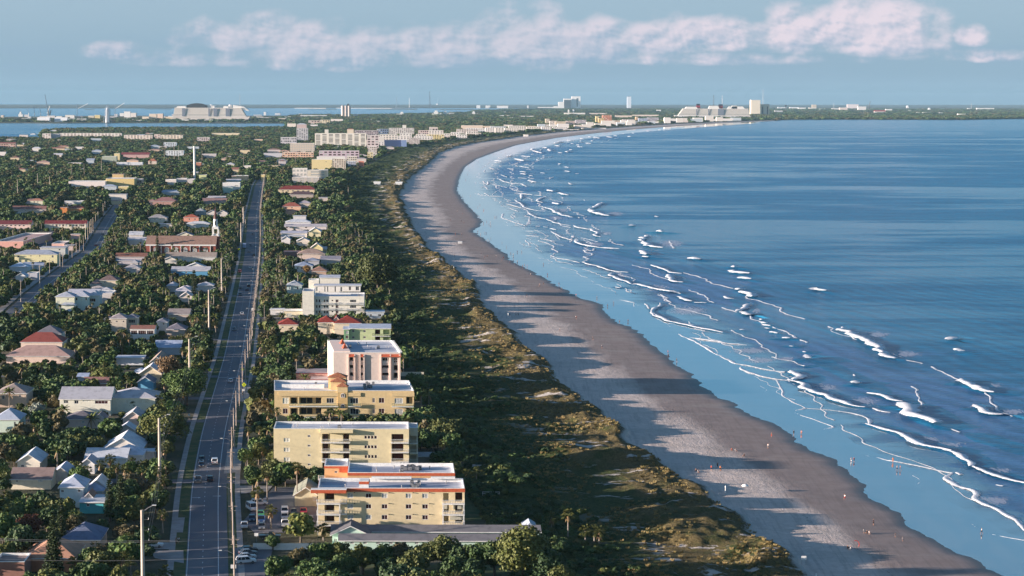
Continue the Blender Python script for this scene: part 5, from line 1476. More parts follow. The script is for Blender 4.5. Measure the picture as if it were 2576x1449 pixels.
H('house','pale mint house with grey hip roof left of the cream block with the penthouse','the pale mint hip roofed house',[('B',1075,1235,1235,5.2,12,'hip',2.4,(206,222,214),(172,178,184),{'wins':[(1098,1245,1112,1275,'b'),(1180,1245,1200,1275,'g')]})])
# ======================== middle distance: buildings named one by one
def F_(kind,label,short,c,xL,xR,yE,h,dep,wc_,rc_=None,roof='flat',rise=0,wins=None,cat='building',rows=None,cols=None,pane='r',more=(),**kw):
 B=Bld(kind,label,cat,short)
 def grid(xL,xR,yE,h,rows,cols,ppm_guess=None):
  if not rows:
   return[]
  u,v=K(c,xL,yE)
  p=P(u,v,G+h);ppm=(xR-xL)/(P(K(c,xR,yE)[0],v,G+h).x-p.x)
  sh=h/rows
  out=[]
  for r_ in range(rows):
   for k in range(cols):
    cx=xL+(xR-xL)*(k+.5)/cols
    ww=(xR-xL)/cols*.33
    out.append((cx-ww,yE+(sh*r_+sh*.2)*ppm,cx+ww,yE+(sh*r_+sh*.76)*ppm,'b' if(r_*7+k*3)%5==0 else pane,0))
  return out
 B.wing(c,xL,xR,yE,h,dep,roof,rise,wc=wc_,rc=rc_,wins=wins if wins is not None else grid(xL,xR,yE,h,rows,cols),**kw)
 for w_ in more:
  a,b_,y_,h_,d_,wc2,rc2,rf,rs,rw,cl,dy=w_
  B.wing(c,a,b_,y_,h_,d_,rf,rs,wc=wc2,rc=rc2,wins=grid(a,b_,y_,h_,rw,cl),dy=dy)
 return B
W1,W2,W3,W4=(230,224,214),(232,214,192),(222,206,196),(224,208,158)
F_('apartment_block','very wide tall cream condominium with stacked balconies, biggest block of the skyline cluster','the biggest condominium','D',1090,1640,520,31,20,(238,229,215),rows=11,cols=8,pane='g',par=1,more=((1195,1235,478,34,8,W1,None,'flat',0,0,0,6),(1436,1506,472,34,8,W2,(170,90,70),'hip',1.5,0,0,6)),cat='apartment block')
F_('apartment_block','lower mauve shaded wing in front of the biggest condominium','the mauve shaded wing','D',1135,1565,705,18,12,(206,186,196),rows=4,cols=9,cat='apartment block')
F_('apartment_block','slim grey and white striped tower left of the biggest condominium','the slim striped tower','D',893,1015,462,36,18,(200,196,200),rows=10,cols=5,pane='g',cat='apartment block')
F_('apartment_block','white low rise with dark bays left of the slim striped tower','the white low rise with dark bays','D',722,892,560,18,16,(206,200,204),rows=3,cols=9,pane='g',cat='apartment block')
F_('apartment_block','unfinished beige building wrapped in scaffolding below the slim tower','the scaffolded beige building','D',822,1085,625,20,22,(216,198,180),rows=6,cols=14,pane='b',cat='apartment block')
F_('hotel','peach hotel with three rows of arched balconies below the scaffolded building','the peach hotel','D',740,1075,722,11,12,(232,190,162),rows=3,cols=12,cat='hotel',more=((540,738,728,8,12,(206,204,210),(190,190,196),'slab',0,0,0,2),))
F_('apartment_block','pale yellow block with blank side wall and balconies at its right, before the skyline cluster','the pale yellow blank walled block','D',1055,1275,800,19,20,(232,212,160),wins=[(1205,815,1215,823,'r',0),(1265,840,1273,850,'r',0),(1265,866,1273,876,'r',0)],cat='apartment block',more=((1276,1420,790,19,18,(222,208,190),None,'flat',0,6,6,2),(1110,1415,772,20,8,(230,224,218),None,'flat',0,1,12,24)))
F_('apartment_block','cream block with a white front wing and parking decks, nearest of the skyline cluster','the cream block with parking decks','D',1010,1228,915,15,22,(224,212,192),rows=4,cols=1,pane='b',cat='apartment block',more=((850,1008,895,16,16,(228,220,212),None,'flat',0,3,4,-2),(845,1135,985,9,18,(206,194,184),None,'flat',0,3,4,-20)))
F_('apartment_block','narrow yellow block at the seaward end of the skyline cluster','the narrow yellow block','D',1655,1712,720,12,12,(228,212,160),rows=4,cols=2,cat='apartment block',more=((1660,1755,660,20,14,(220,208,200),None,'flat',0,6,5,16),(1650,1775,545,32,14,(222,206,204),None,'flat',0,6,3,60)))
F_('house','coral beach house with dark roof at the foot of the skyline cluster','the coral beach house','D',1560,1615,815,8,10,(216,136,112),(120,84,84),rows=0,cols=0,cat='house')
F_('apartment_block','white balconied annex beneath the mauve wing near the dunes','the white balconied annex','D',1430,1540,765,13,12,(222,212,196),rows=4,cols=5,cat='apartment block',more=((1430,1530,820,7,10,(190,196,210),None,'flat',0,2,5,-8),))
F_('hotel','dark blue glass hotel with a white framed end wall beyond the condominium','the dark blue glass hotel','D',1835,2015,588,17,16,(58,74,110),(90,100,130),wins=[],cat='hotel',more=((1775,1833,560,20,16,(222,214,206),None,'flat',0,0,0,1),(2017,2075,590,17,16,(130,150,190),None,'flat',0,0,0,1),(1810,2080,560,16,14,(226,218,210),None,'flat',0,1,12,50)))
F_('hotel','long brown grey hotel behind the biggest condominium with blue end','the long brown grey hotel','D',1515,1770,485,19,14,(176,160,164),rows=4,cols=14,pane='g',cat='hotel',more=((1772,1880,470,20,14,(120,136,164),None,'flat',0,3,5,3),))
F_('apartment_block','white stepped condominium with dark vertical bays past the blue glass hotel','the white stepped condominium','D',1885,2155,460,24,18,(222,212,206),rows=6,cols=12,pane='g',cat='apartment block',more=((2030,2070,428,29,8,W1,None,'flat',0,0,0,6),(2100,2215,560,17,14,(214,200,194),None,'flat',0,6,7,-60)))
F_('apartment_block','pink and cream condominium with a square top right of the stepped one','the pink and cream condominium','D',2200,2470,485,19,14,(214,192,186),rows=3,cols=12,cat='apartment block',more=((2318,2410,450,24,10,(216,200,192),None,'flat',0,1,3,6),))
F_('apartment_block','small bright yellow block with dark windows among the far beachfront blocks','the small bright yellow block','D',2290,2475,530,15,12,(232,212,150),rows=4,cols=7,cat='apartment block')
F_('apartment_block','white balconied condominium alone right of the bright yellow block','the lone white condominium','E',548,755,425,16,16,(222,208,200),rows=4,cols=9,cat='apartment block',more=((595,800,392,17,14,(232,210,190),None,'flat',0,0,0,110),))
far_b=[('E',808,912,395,8,(230,204,180),'low peach building right of the lone white condominium'),('E',885,1040,425,10,(230,206,164),'wide ochre low building on the far beachfront'),('E',1005,1090,382,9,(232,218,206),'short white building above the wide ochre one'),('E',1150,1180,400,12,(214,200,200),'narrow pale tower of two on the far beachfront'),('E',1240,1308,396,13,(228,204,180),'peach cube shaped block on the far beachfront'),('E',1405,1445,325,26,(232,214,190),'tall cream slab at the left of the far bright blocks'),('E',1446,1520,345,20,(232,218,206),'white mid height block joined to the tall cream slab'),('E',1500,1600,350,22,(232,210,180),'pale orange block right of the tall cream slab'),('E',1605,1690,345,20,(214,190,180),'brownish block with bays in the far row'),('E',1695,1800,335,20,(200,190,196),'grey mauve wide block in the far row'),('E',1890,1920,300,34,(232,206,150),'yellow narrow slab of the far orange hotel'),('E',1920,1975,318,28,(232,200,140),'golden wing of the far orange hotel'),('E',1955,2045,288,38,(220,150,120),'big orange hotel tower on the far beachfront'),('E',2055,2150,340,16,(220,200,180),'low tan building right of the far orange hotel'),('E',2150,2260,330,17,(214,200,200),'low rose building further right of the far orange hotel'),('E',2275,2300,305,26,(230,196,160),'small peach tower in the far row'),('E',2305,2390,320,20,(176,190,214),'pale blue block in the far row'),('E',2390,2500,312,22,(186,180,190),'grey block with bays near the white ship'),('E',2080,2240,292,14,(226,206,190),'long pale building behind the far row'),('E',2250,2500,285,14,(232,214,200),'long white terrace behind the far row'),('E',1585,1790,266,16,(236,230,222),'long white office building in the far woods'),('E',1830,2000,268,10,(222,206,196),'long low pale shed right of the white office building'),('E',1350,1480,380,10,(226,216,210),'low white buildings left below the tall cream slab'),('E',960,1005,290,6,(240,236,232),'small bright shed in the far woods'),('E',1035,1060,291,6,(236,232,228),'tiny white shed in the far woods'),('E',1150,1300,296,6,(232,226,222),'long thin white shed in the far woods'),('E',1755,1990,413,4,(232,222,216),'long white beach pavilion by the far shore'),('E',1585,1740,425,3,(222,214,210),'thin white promenade roof by the far shore'),('E',1198,1240,478,5,(236,228,222),'small white beach hut on the far sand')]
for c,a,b_,y,h,wc_,lb in far_b:
 F_('building',lb,None,c,a,b_,y,h,14,wc_,rows=max(1,min(6,int(h/3.4)))if h>9 and not lb.startswith('long')else 0,cols=max(2,int((b_-a)/13)),cat='building')
 # ---- the band across the middle left (crop C)
F_('apartment_block','long white four storey condominium with dark stairwells across the left, beside the lagoon','the long white condominium','C',640,1305,515,13.5,16,(240,228,218),rows=4,cols=18,cat='apartment block',more=((455,545,520,13.5,16,(236,222,212),None,'flat',0,4,3,0),(548,638,522,13,16,(176,176,186),None,'flat',0,0,0,4)))
F_('apartment_block','white gabled condominium right of the long white one by the lagoon','the white gabled condominium','C',1330,1635,535,13,16,(240,224,210),rows=4,cols=9,cat='apartment block')
F_('apartment_block','cream condominium pair, third along the lagoon from the left','the cream condominium pair','C',1725,1960,535,12,16,(238,222,200),rows=4,cols=7,cat='apartment block',more=((1655,1720,528,11,14,(230,206,196),None,'flat',0,3,2,3),))
F_('store','yellow big box store with a stepped tan front at mid left','the yellow big box store','A',1135,1440,90,12,30,(226,200,140),wins=[(1235,125,1243,133,'r',0),(1320,125,1328,133,'r',0)],cat='store',more=((1442,1520,100,10,24,(190,166,150),None,'flat',0,2,3,2),(1205,1325,45,15,14,(224,192,140),(170,130,110),'slab',0,0,0,20),(1270,1380,168,5,8,(226,206,150),None,'flat',0,0,0,-12)))
F_('store','long white low wall of a store left of the yellow big box','the long white store','A',735,1130,120,9,24,(240,226,220),wins=[],cat='store')
F_('building','white cube shaped building left of the tall white flagless mast','the white cube','A',1775,1890,100,9,14,(232,220,210),wins=[],cat='building',more=((1895,2005,90,7,14,(214,206,206),None,'flat',0,0,0,8),(2010,2090,95,8,14,(214,204,200),None,'flat',0,0,0,0)))
F_('building','pale lime green building right of the tall white mast','the pale lime building','A',2135,2215,50,9,14,(214,216,160),wins=[])
F_('building','peach flat roofed hall with white cornice near the head of the road','the peach hall','D',195,370,975,8,18,(234,196,160),wins=[],cat='hall')
F_('building','small yellow tower building right of the peach hall','the small yellow tower','D',515,552,962,9,8,(230,208,150),wins=[])
F_('building','white and blue glass building in the middle left trees','the white and blue glass building','C',1778,1970,705,11,18,(226,230,236),rows=3,cols=7,pane='g')
F_('building','building with louvred wall and blue panel below a cream sign tower','the louvred blue panel building','C',1095,1250,765,10,14,(176,182,166),wins=[],more=((1225,1285,735,14,8,(226,208,158),None,'flat',0,0,0,3),))
F_('building','long maroon roofed plaza in the middle left trees','the maroon plaza','C',1300,1600,745,6,24,(206,170,164),(140,70,74),'gable_x',4,wins=[])
F_('building','white flat building with blue windows beside the cypress at middle left','the white blue windowed building','C',1755,1895,615,10,14,(206,214,224),rows=3,cols=6,pane='g')
F_('building','wide beige warehouse at the middle of the lagoon shore','the beige warehouse','C',2270,2570,515,7,20,(230,212,178),wins=[])
F_('building','grey apartment house behind dark trees right of the cream pair','the grey lagoon apartments','C',2115,2250,560,11,14,(200,186,184),rows=3,cols=6,cat='apartment block')
F_('building','small tiled kiosk with a pyramid roof in the middle trees','the tiled kiosk','C',1590,1680,815,5,10,(222,206,190),(176,110,84),'hip',4.0,wins=[])
F_('building','red brown roofed apartments at the left edge by the lagoon','the red brown lagoon apartments','C',-40,165,625,9,16,(214,176,160),(140,88,80),'gable_x',3,rows=2,cols=8,cat='apartment block')
F_('building','long white shed behind the tiled kiosk','the long white shed','C',1250,1530,830,4,14,(216,218,224),wins=[])
F_('building','orange brick building right of the tall white mast','the orange brick building','C',2105,2160,830,8,10,(190,130,104),wins=[])
F_('building','square cream building standing on the far side of the lagoon mouth','the square cream lagoon building','D',793,885,412,16,20,(240,226,212),(190,110,84),rows=0,cols=0)
F_('building','pinkish domed building next to the square cream lagoon building','the pinkish domed building','D',895,1000,420,20,20,(206,180,176),wins=[],roof='hip',rise=4)
F_('building','cream apartments far behind the slim tower','the far cream apartments','D',1145,1250,372,18,20,(232,214,176),rows=3,cols=4,more=((1020,1140,378,16,18,(214,190,176),None,'flat',0,2,4,4),(1260,1390,365,14,20,(236,222,212),None,'flat',0,0,0,80),(1040,1120,418,8,14,(236,228,226),None,'flat',0,0,0,-150)))
rnd=random.Random(5)
cols_w=[((232,222,212),(206,204,208)),((222,206,196),(176,168,170)),((206,196,196),(150,120,112)),((236,228,222),(214,214,218)),((226,206,170),(160,110,96)),((196,204,210),(170,180,196)),((230,196,170),(186,150,136))]
names_w=['white','beige','brown roofed','bright white','tan','pale blue','peach']
SMALL=[]
def inside_town(p):
 return p.x<fC(p.y)-25 and abs(p.x-road_x(p.y))>22
tries=0
while len(SMALL)<105 and tries<4000:
 tries+=1
 v=rnd.choice((rnd.uniform(365,520),rnd.uniform(330,400),rnd.uniform(355,460)))
 u=rnd.uniform(-10,1000 if v<400 else 900)
 p=P(u,v,G)
 if not inside_town(p)or u<0 and v<360:
  continue
 if any(a-12<p.x<b_+12 and c-25<p.y<d+25 for a,b_,c,d in FOOT):
  continue
 if any(u0-4<u<u1+4 and v0-2<v<v1+8 and p.y<yy for u0,v0,u1,v1,yy in KEEP):
  continue
 k=rnd.randrange(7)
 wdt=rnd.uniform(11,22)*(1.3 if v<400 else 1)
 ppm=FQ/p.y
 hh=rnd.choice((3.6,4,6.2,7))
 uu=wdt*ppm
 roof=rnd.choice(('hip','gable_x','flat','slab','gable_y','hip'))
 B=Bld('house',None,'house',None,lm=False)
 vE=v-hh*ppm
 B.wing('q',u,u+uu,vE,hh,rnd.uniform(10,18),roof,rnd.uniform(1.6,3),wc=cols_w[k][0],rc=cols_w[k][1],wins=None,keep=rnd.random()<.4)
 B.root['_adj']=names_w[k]+(' flat roofed' if roof in('flat','slab')else ' gabled' if 'gable' in roof else ' hip roofed')+(' two storey' if hh>5 else '')
 SMALL.append(B.root)
CY=4650.0
while CY<YMAX-350:
 for row in range(2):
  yy_=CY+rnd.uniform(-40,40)
  x=float(fC(yy_))-(26+75*row)-rnd.uniform(5,30)
  wd_=rnd.uniform(24,60)
  u,v=proj((x-wd_,yy_,G))[:2]
  u2=proj((x,yy_,G))[0]
  if any(u0-2<(u+u2)/2<u1+2 and v0-1<v<v1+3 and yy_<k5 for u0,v0,u1,v1,k5 in KEEP)or rnd.random()<.36:
   continue
  k=rnd.choice((0,1,3,3,0,5))
  hh=rnd.choice((9,12,15,20,26))*(1 if row==0 else .7)
  B=Bld('apartment_block',None,'apartment block',None,lm=False)
  rw=int(hh/4);cl=max(2,int(wd_/7));pp_=(u2-u)/wd_
  wl=[(u+(u2-u)*(c_+.25)/cl,v-hh*pp_+(r_+.25)*hh/rw*pp_,u+(u2-u)*(c_+.75)/cl,v-hh*pp_+(r_+.7)*hh/rw*pp_,'g',0)for r_ in range(rw)for c_ in range(cl)]if CY<7500 else None
  B.wing('q',u,u2,v-hh*pp_,hh,rnd.uniform(14,24),'flat',0,wc=cols_w[k][0],rc=cols_w[k][1],wins=wl,keep=rnd.random()<.6)
  B.root['_adj']=names_w[k]+(' tall' if hh>18 else ' low')+' coast block'
 CY+=rnd.uniform(60,110)*(1+(CY-4650)/9000)
 # ======================== plants
def leafmat(name,c1,c2,c3=None,trans=.12):
 m=bpy.data.materials.new(name)
 m.use_nodes=True
 N=NT(m.node_tree)
 b=m.node_tree.nodes['Principled BSDF']
 v=N.n('ShaderNodeTexCoord').outputs['Object']
 oi=N.n('ShaderNodeObjectInfo').outputs['Random']
 f=N.ramp(N.noise(v,.9,4,.7),.32,.68)
 c=N.mix(f,c1,c2)
 c=N.mix(N.m('MULTIPLY',oi,.55),c,c3 or tuple(x*.55 for x in c1))
 N.put(b.inputs['Base Color'],c)
 b.inputs['Roughness'].default_value=.62
 b.inputs['Specular IOR Level'].default_value=.25
 b.inputs['Subsurface Weight'].default_value=0
 MC[name]=m
 return m
LEAF={'dark green':leafmat('leaf_dark',(0.038,0.074,0.026),(0.083,0.122,0.033),(0.026,0.054,0.028)),'olive':leafmat('leaf_olive',(0.077,0.105,0.028),(0.173,0.173,0.045),(0.070,0.084,0.031)),'mid green':leafmat('leaf_mid',(0.054,0.113,0.028),(0.122,0.166,0.044),(0.044,0.079,0.031)),'brownish':leafmat('leaf_brown',(0.096,0.084,0.038),(0.166,0.134,0.058),(0.077,0.064,0.036))}
M_PALM=leafmat('palm_leaf',(.085,.110,.030),(.170,.160,.050),(.070,.085,.030))
M_COCO=leafmat('coconut_leaf',(.080,.120,.030),(.190,.185,.050),(.080,.100,.030))
M_DEADF=leafmat('dead_frond',(.20,.13,.065),(.30,.20,.10),(.16,.10,.06))
M_PINE=leafmat('pine_needles',(.032,.058,.022),(.070,.090,.030),(.026,.045,.022))
M_RED=leafmat('russet_leaf',(.120,.040,.025),(.190,.075,.040),(.10,.035,.025))
M_YEL=leafmat('golden_leaf',(.27,.15,.04),(.34,.21,.06),(.22,.13,.04))
M_SILV=leafmat('silver_leaf',(.22,.25,.21),(.34,.36,.30),(.20,.22,.19))
M_BARK=mat('bark',(.16,.13,.10),(.09,.07,.055),.95,2.0,.05,6,obj=True)
M_PBARK=mat('palm_bark',(.30,.26,.22),(.19,.165,.14),.95,3.0,.05,8,obj=True)
def quads(cs,ns,s,rng,asp=1.0):
 n=len(cs)
 t=rng.normal(size=(n,3))
 t-=(t*ns).sum(1)[:,None]*ns
 t/=np.linalg.norm(t,axis=1)[:,None]+1e-9
 b=np.cross(ns,t)
 s=s[:,None]
 q=np.stack([cs-t*s-b*s*asp,cs+t*s-b*s*asp*.6,cs+t*s*.9+b*s*asp,cs-t*s*.8+b*s*asp*.8],1)
 return q.reshape(-1,3)
def crown_np(rng,rx,rz,nclump,nleaf,ls,zc,flat=.0,spread=.62):
 """leaf clumps through the crown's volume, with a dark leafy core"""
 V=[]
 d=rng.normal(size=(nclump,3))
 d/=np.linalg.norm(d,axis=1)[:,None]
 d[:,2]=np.where(d[:,2]<-.35,-d[:,2],d[:,2])
 rad=rng.uniform(.45,.86,nclump)[:,None]
 cc=d*rad*np.array([rx,rx,rz])
 cr=rng.uniform(.24,.42,nclump)*rx
 cc[:,2]+=zc
 for i in range(nclump):
  k=nleaf
  e=rng.normal(size=(k,3));e/=np.linalg.norm(e,axis=1)[:,None]
  rr=rng.uniform(.55,1.08,k)[:,None]
  p=cc[i]+e*rr*cr[i]*np.array([1,1,.8])
  nrm=e+rng.normal(size=(k,3))*.55+np.array([0,0,.25])
  nrm/=np.linalg.norm(nrm,axis=1)[:,None]
  V.append(quads(p,nrm,rng.uniform(.6,1.25,k)*ls,rng))
 k=nleaf*4
 e=rng.normal(size=(k,3));e/=np.linalg.norm(e,axis=1)[:,None]
 p=e*rng.uniform(.3,.68,k)[:,None]*np.array([rx,rx,rz])+np.array([0,0,zc])
 V.append(quads(p,e,np.full(k,ls*1.9),rng))
 V=np.concatenate(V)
 V[:,2]=np.maximum(V[:,2],.1)
 F=np.arange(len(V)).reshape(-1,4)
 return V,F
def trunk_mesh(name,h,r,rx,rng,m=None):
 mb=MB()
 mb.tube([(0,0,-.2),(.05,.02,h*.4),(0,.05,h*.75)],[r,r*.8,r*.55],6)
 for k in range(4):
  a=k*1.57+rng.uniform(0,1)
  mb.tube([(0,.03,h*.45),(math.cos(a)*rx*.35,math.sin(a)*rx*.35,h*.72),(math.cos(a)*rx*.6,math.sin(a)*rx*.6,h*.95)],[r*.5,r*.3,r*.12],5)
 return mb.mesh(name,m or M_BARK)
CROWNS={}
rng0=np.random.default_rng(3)
for col in LEAF:
 L=[]
 for k in range(4):
  V,F=crown_np(rng0,3.2*rng0.uniform(.9,1.1),2.5*rng0.uniform(.8,1.2),24,62,.27,3.6)
  L.append((np_mesh('crown',V,F,LEAF[col]),trunk_mesh('trunk',3.4,.2,3.0,rng0)))
 CROWNS[col]=L
def prototypes(name,crown,trunk):
 r=bpy.data.objects.new(name,None)
 a=bpy.data.objects.new('crown',crown);a.parent=r
 b_=bpy.data.objects.new('trunk',trunk);b_.parent=r
 return r
def place_tree(name,crown,trunk,x,y,sc,rz,cat='tree',label=None,group=None,z=G,adj=None,extra=()):
 r=link(name,None)
 r.location=(x,y,z)
 r.rotation_euler=(0,0,rz)
 r.scale=sc if isinstance(sc,tuple)else(sc,sc,sc)
 link('crown',crown,r)
 link('trunk',trunk,r)
 for nm,me in extra:
  link(nm,me,r)
 tag(r,label,cat,group)
 if adj:
  r['_adj']=adj
 return r
def frond_strip(mb,az,el,ln,droop,wdt,m=0,seg=4,start=.25,z0=0,vee=.35):
 ca,sa=math.cos(az),math.sin(az)
 pts=[]
 for k in range(seg+1):
  t=k/seg
  r_=start+ln*t*math.cos(el)*(1-.15*t)
  z=ln*t*math.sin(el)-droop*t*t
  pts.append((r_,z))
 for k in range(seg):
  (r0,a0),(r1,a1)=pts[k],pts[k+1]
  w0,w1=wdt*math.sin(math.pi*(k/seg*.8+.15)),wdt*math.sin(math.pi*((k+1)/seg*.82+.15))
  for sg in(-1,1):
   o0=(ca*r0,sa*r0,z0+a0);o1=(ca*r1,sa*r1,z0+a1)
   e0=(ca*r0-sa*sg*w0,sa*r0+ca*sg*w0,z0+a0-vee*w0)
   e1=(ca*r1-sa*sg*w1,sa*r1+ca*sg*w1,z0+a1-vee*w1)
   mb.face([o0,o1,e1,e0]if sg>0 else[o0,e0,e1,o1],m)
def sabal_mesh(rr,dead):
 mb=MB()
 for k in range(34):
  el=rr.uniform(-.5,1.25)
  az=k*2.4+rr.uniform(-.3,.3)
  ln=rr.uniform(1.0,1.35)
  cx,cz=math.cos(el)*ln*.75,math.sin(el)*ln*.75
  ca,sa=math.cos(az),math.sin(az)
  mb.tube([(0,0,0),(ca*cx,sa*cx,cz)],[.03,.02],3,0,cap=False)
  for j in range(7):
   f=az+(j-3)*.33
   l2=rr.uniform(.75,1.0)*(1-.07*abs(j-3))
   a=(ca*cx,sa*cx,cz)
   d1=(math.cos(f)*math.cos(el)*l2,math.sin(f)*math.cos(el)*l2,math.sin(el)*l2-.1)
   p1=(a[0]+d1[0]*.6,a[1]+d1[1]*.6,a[2]+d1[2]*.6)
   p2=(a[0]+d1[0],a[1]+d1[1],a[2]+d1[2]-.22)
   sx_,sy_=-math.sin(f)*.14,math.cos(f)*.14
   mb.face([a,(p1[0]+sx_,p1[1]+sy_,p1[2]),p2,(p1[0]-sx_,p1[1]-sy_,p1[2])])
 for k in range(dead):
  az=k*2.4+rr.uniform(-.4,.4)
  frond_strip(mb,az,-1.15,rr.uniform(1.0,1.6),.3,.28,1,3,.15,-.2)
 return mb.mesh('crown',[M_PALM,M_DEADF])
def coco_mesh(rr,n=20,ln=2.9,dead=3,m=None):
 mb=MB()
 for k in range(n):
  frond_strip(mb,k*2.4+rr.uniform(-.25,.25),rr.uniform(-.1,1.15),ln*rr.uniform(.85,1.1),rr.uniform(.9,1.7),.34,0,6,.1,0,.55)
 for k in range(dead):
  frond_strip(mb,k*2.1+1,-.9,ln*.8,.6,.25,1,4,.1,-.2,.6)
 return mb.mesh('crown',[m or M_COCO,M_DEADF])
rp=random.Random(4)
SABAL=[sabal_mesh(rp,d)for d in(0,6,14)]
COCO=[coco_mesh(rp),coco_mesh(rp,16,3.2,6)]
def ptrunk(h,lean,r=.19):
 mb=MB()
 mb.tube([(0,0,-.2),(lean*.2,0,h*.35),(lean*.6,0,h*.7),(lean,0,h)],[r*1.25,r,r*.85,r*.9],7)
 return mb.mesh('trunk',M_PBARK)
PTR={}
def place_palm(x,y,h,kind='sabal',var=0,rz=0.0,cs=1.0,label=None,group=None,adj=None,z=G,lean=0.0):
 hk=round(h)
 key=(hk,lean)
 if key not in PTR:
  PTR[key]=ptrunk(hk,lean)
 r=link('palm_tree',None)
 r.location=(x,y,z)
 r.rotation_euler=(0,0,rz)
 link('trunk',PTR[key],r)
 c=link('crown',(SABAL if kind=='sabal' else COCO)[var],r,(lean,0,hk))
 c.scale=(cs,)*3
 tag(r,label,'palm',group)
 if adj:
  r['_adj']=adj
 return r
def conifer_np(rng,h,r,tiers=16,per=9,ls=.24,fine=1.0,shape=1.0,base=.12):
 V=[]
 for t in range(tiers):
  f=(t+rng.uniform(0,.5))/tiers
  z=h*(base+(1-base)*f)
  rad=r*(1-f)**shape+.15
  for k in range(per):
   a=2*math.pi*(k+rng.uniform(-.25,.25))/per+t
   n=max(3,int(rad/(ls*.8)))
   tt=np.linspace(.1,1,n)
   rr_=rad*rng.uniform(.75,1.1)
   c=np.stack([np.cos(a)*rr_*tt,np.sin(a)*rr_*tt,z+tt*rr_*.18+rng.normal(size=n)*.08],1)
   c=np.repeat(c,3,0)+rng.normal(size=(n*3,3))*ls*.55
   nr=rng.normal(size=c.shape)*.5+np.array([0,0,1.0])
   nr/=np.linalg.norm(nr,axis=1)[:,None]
   V.append(quads(c,nr,np.full(len(c),ls)*rng.uniform(.7,1.2,len(c)),rng,.7))
 V=np.concatenate(V)
 return V,np.arange(len(V)).reshape(-1,4)
def place_conifer(cr,xt,yt,yb,width_px,label,name='pine_tree',m=None,shape=.8,tiers=20,per=9,adj=None,base=.1,rngs=5):
 u,vt=K(cr,xt,yt);_,vb=K(cr,xt,yb)
 p=P(u,vb,G)
 s_={'1':4,'5':4,'2':4,'A':4.267,'B':4.267,'C':4.267,'3':4,'q':1,'6':4}[cr]
 h=(vb-vt)*p.y/FQ
 r=width_px/s_*p.y/FQ/2
 rng=np.random.default_rng(rngs)
 V,F=conifer_np(rng,h,r,tiers,per,max(.16,r*.075),shape=shape,base=base)
 mb=MB();mb.tube([(0,0,-.3),(0,0,h*.95)],[max(.18,h*.018),.05],6)
 return place_tree(name,np_mesh('crown',V,F,m or M_PINE),mb.mesh('trunk',M_BARK),p.x,p.y,1.0,0,'pine',label)
OCC=[]
def handtree(cr,xc,ytop,ybase,wpx,col,label,m=None,ncl=46,nl=70,ls=None,name='broadleaf_tree',low=True,cat='tree',seed=1,zc=.55,squash=.47):
 u,vt=K(cr,xc,ytop);_,vb=K(cr,xc,ybase)
 p=P(u,vb,G)
 s_={'A':4.267,'B':4.267,'C':4.267,'q':1}.get(cr,4)
 h=(vb-vt)*p.y/FQ
 r=wpx/s_*p.y/FQ/2
 rng=np.random.default_rng(seed)
 V,F=crown_np(rng,r,h*squash,ncl,nl,ls or max(.22,r*.055),h*zc)
 OCC.append((p.x,p.y,r))
 return place_tree(name,np_mesh('crown',V,F,m or LEAF[col]),trunk_mesh('trunk',h*.6,.12+.03*h,r,rng),p.x,p.y,1.0,0,cat,label)
 # ---- the ones that stand out in the photo
place_conifer('1',548,770,1600,250,'nearest dark pine, tall and full, in front of the orange brown roofed house',per=11,tiers=26)
place_conifer('1',1105,390,905,120,'narrow pointed pine with a thin top, left of a pair behind the turquoise house',rngs=8)
place_conifer('1',1225,395,960,190,'dense dark pine, right of a pair behind the turquoise house',rngs=9,per=11)
place_conifer('A',2085,1060,1370,75,'dark columnar cypress standing high among low white roofs',name='cypress_tree',shape=.35,per=10,rngs=10)
place_conifer('A',950,270,500,110,'dark pine, left of two beside the far end of the left avenue',rngs=11,shape=.6)
place_conifer('A',1330,300,520,110,'broad dark pine on the right of the far end of the left avenue',rngs=12,shape=.6)
place_conifer('A',1420,260,470,80,'thinner dark pine right of the broad one by the far avenue',rngs=13,shape=.6)
place_conifer('A',1690,690,920,50,'small dark cypress in front of the left end of the brick church',name='cypress_tree',rngs=14,shape=.4)
place_conifer('B',370,95,300,48,'slim dark cypress left of the mint block at the road head',name='cypress_tree',rngs=15,shape=.4)
place_conifer('C',1745,545,690,36,'dark cypress left of the white blue windowed building',name='cypress_tree',rngs=16,shape=.4,tiers=12)
place_conifer('C',1620,800,940,60,'dark pine in front of the tiled kiosk',rngs=17,shape=.6,tiers=12)
place_conifer('5',1080,270,470,80,'ragged pine beside the left wall of the grey house with the screened verandah',rngs=18,shape=.5)
place_conifer('1',620,640,1180,130,'leaning dark pine just right of the nearest pine',rngs=19,shape=.7)
handtree('B',2050,900,1330,440,'olive','very big feathery tree with upswept boughs at the edge of the dunes',m=leafmat('casuarina',(.060,.085,.025),(.140,.150,.045)),ncl=110,nl=120,ls=.42,name='casuarina_tree',seed=2)
handtree('3',430,955,1560,560,'olive','very big sunlit domed tree at the bottom edge right of the motel',ncl=120,nl=110,ls=.27,seed=3,squash=.5)
handtree('3',700,1180,1600,380,'dark green','dark shaded tree right behind the big sunlit domed tree',ncl=60,nl=80,ls=.27,seed=4)
handtree('3',830,1330,1650,300,'olive','low sunlit bush tree at the bottom edge right of the big domed tree',ncl=50,nl=80,ls=.25,seed=5)
handtree('1',290,820,1120,280,'brownish','russet red round tree near the left edge',m=M_RED,ncl=50,seed=6)
handtree('1',780,820,1130,250,'brownish','brown tinged open tree right of the nearest pine',ncl=40,seed=7)
handtree('5',1690,640,960,280,'brownish','big shaggy brown headed palm like tree by the weathered long roof',m=M_DEADF,ncl=20,nl=50,seed=8)
handtree('5',380,1150,1370,180,'olive','silvery white leaved tree at the left below the long grey house',m=M_SILV,ncl=30,nl=50,seed=9)
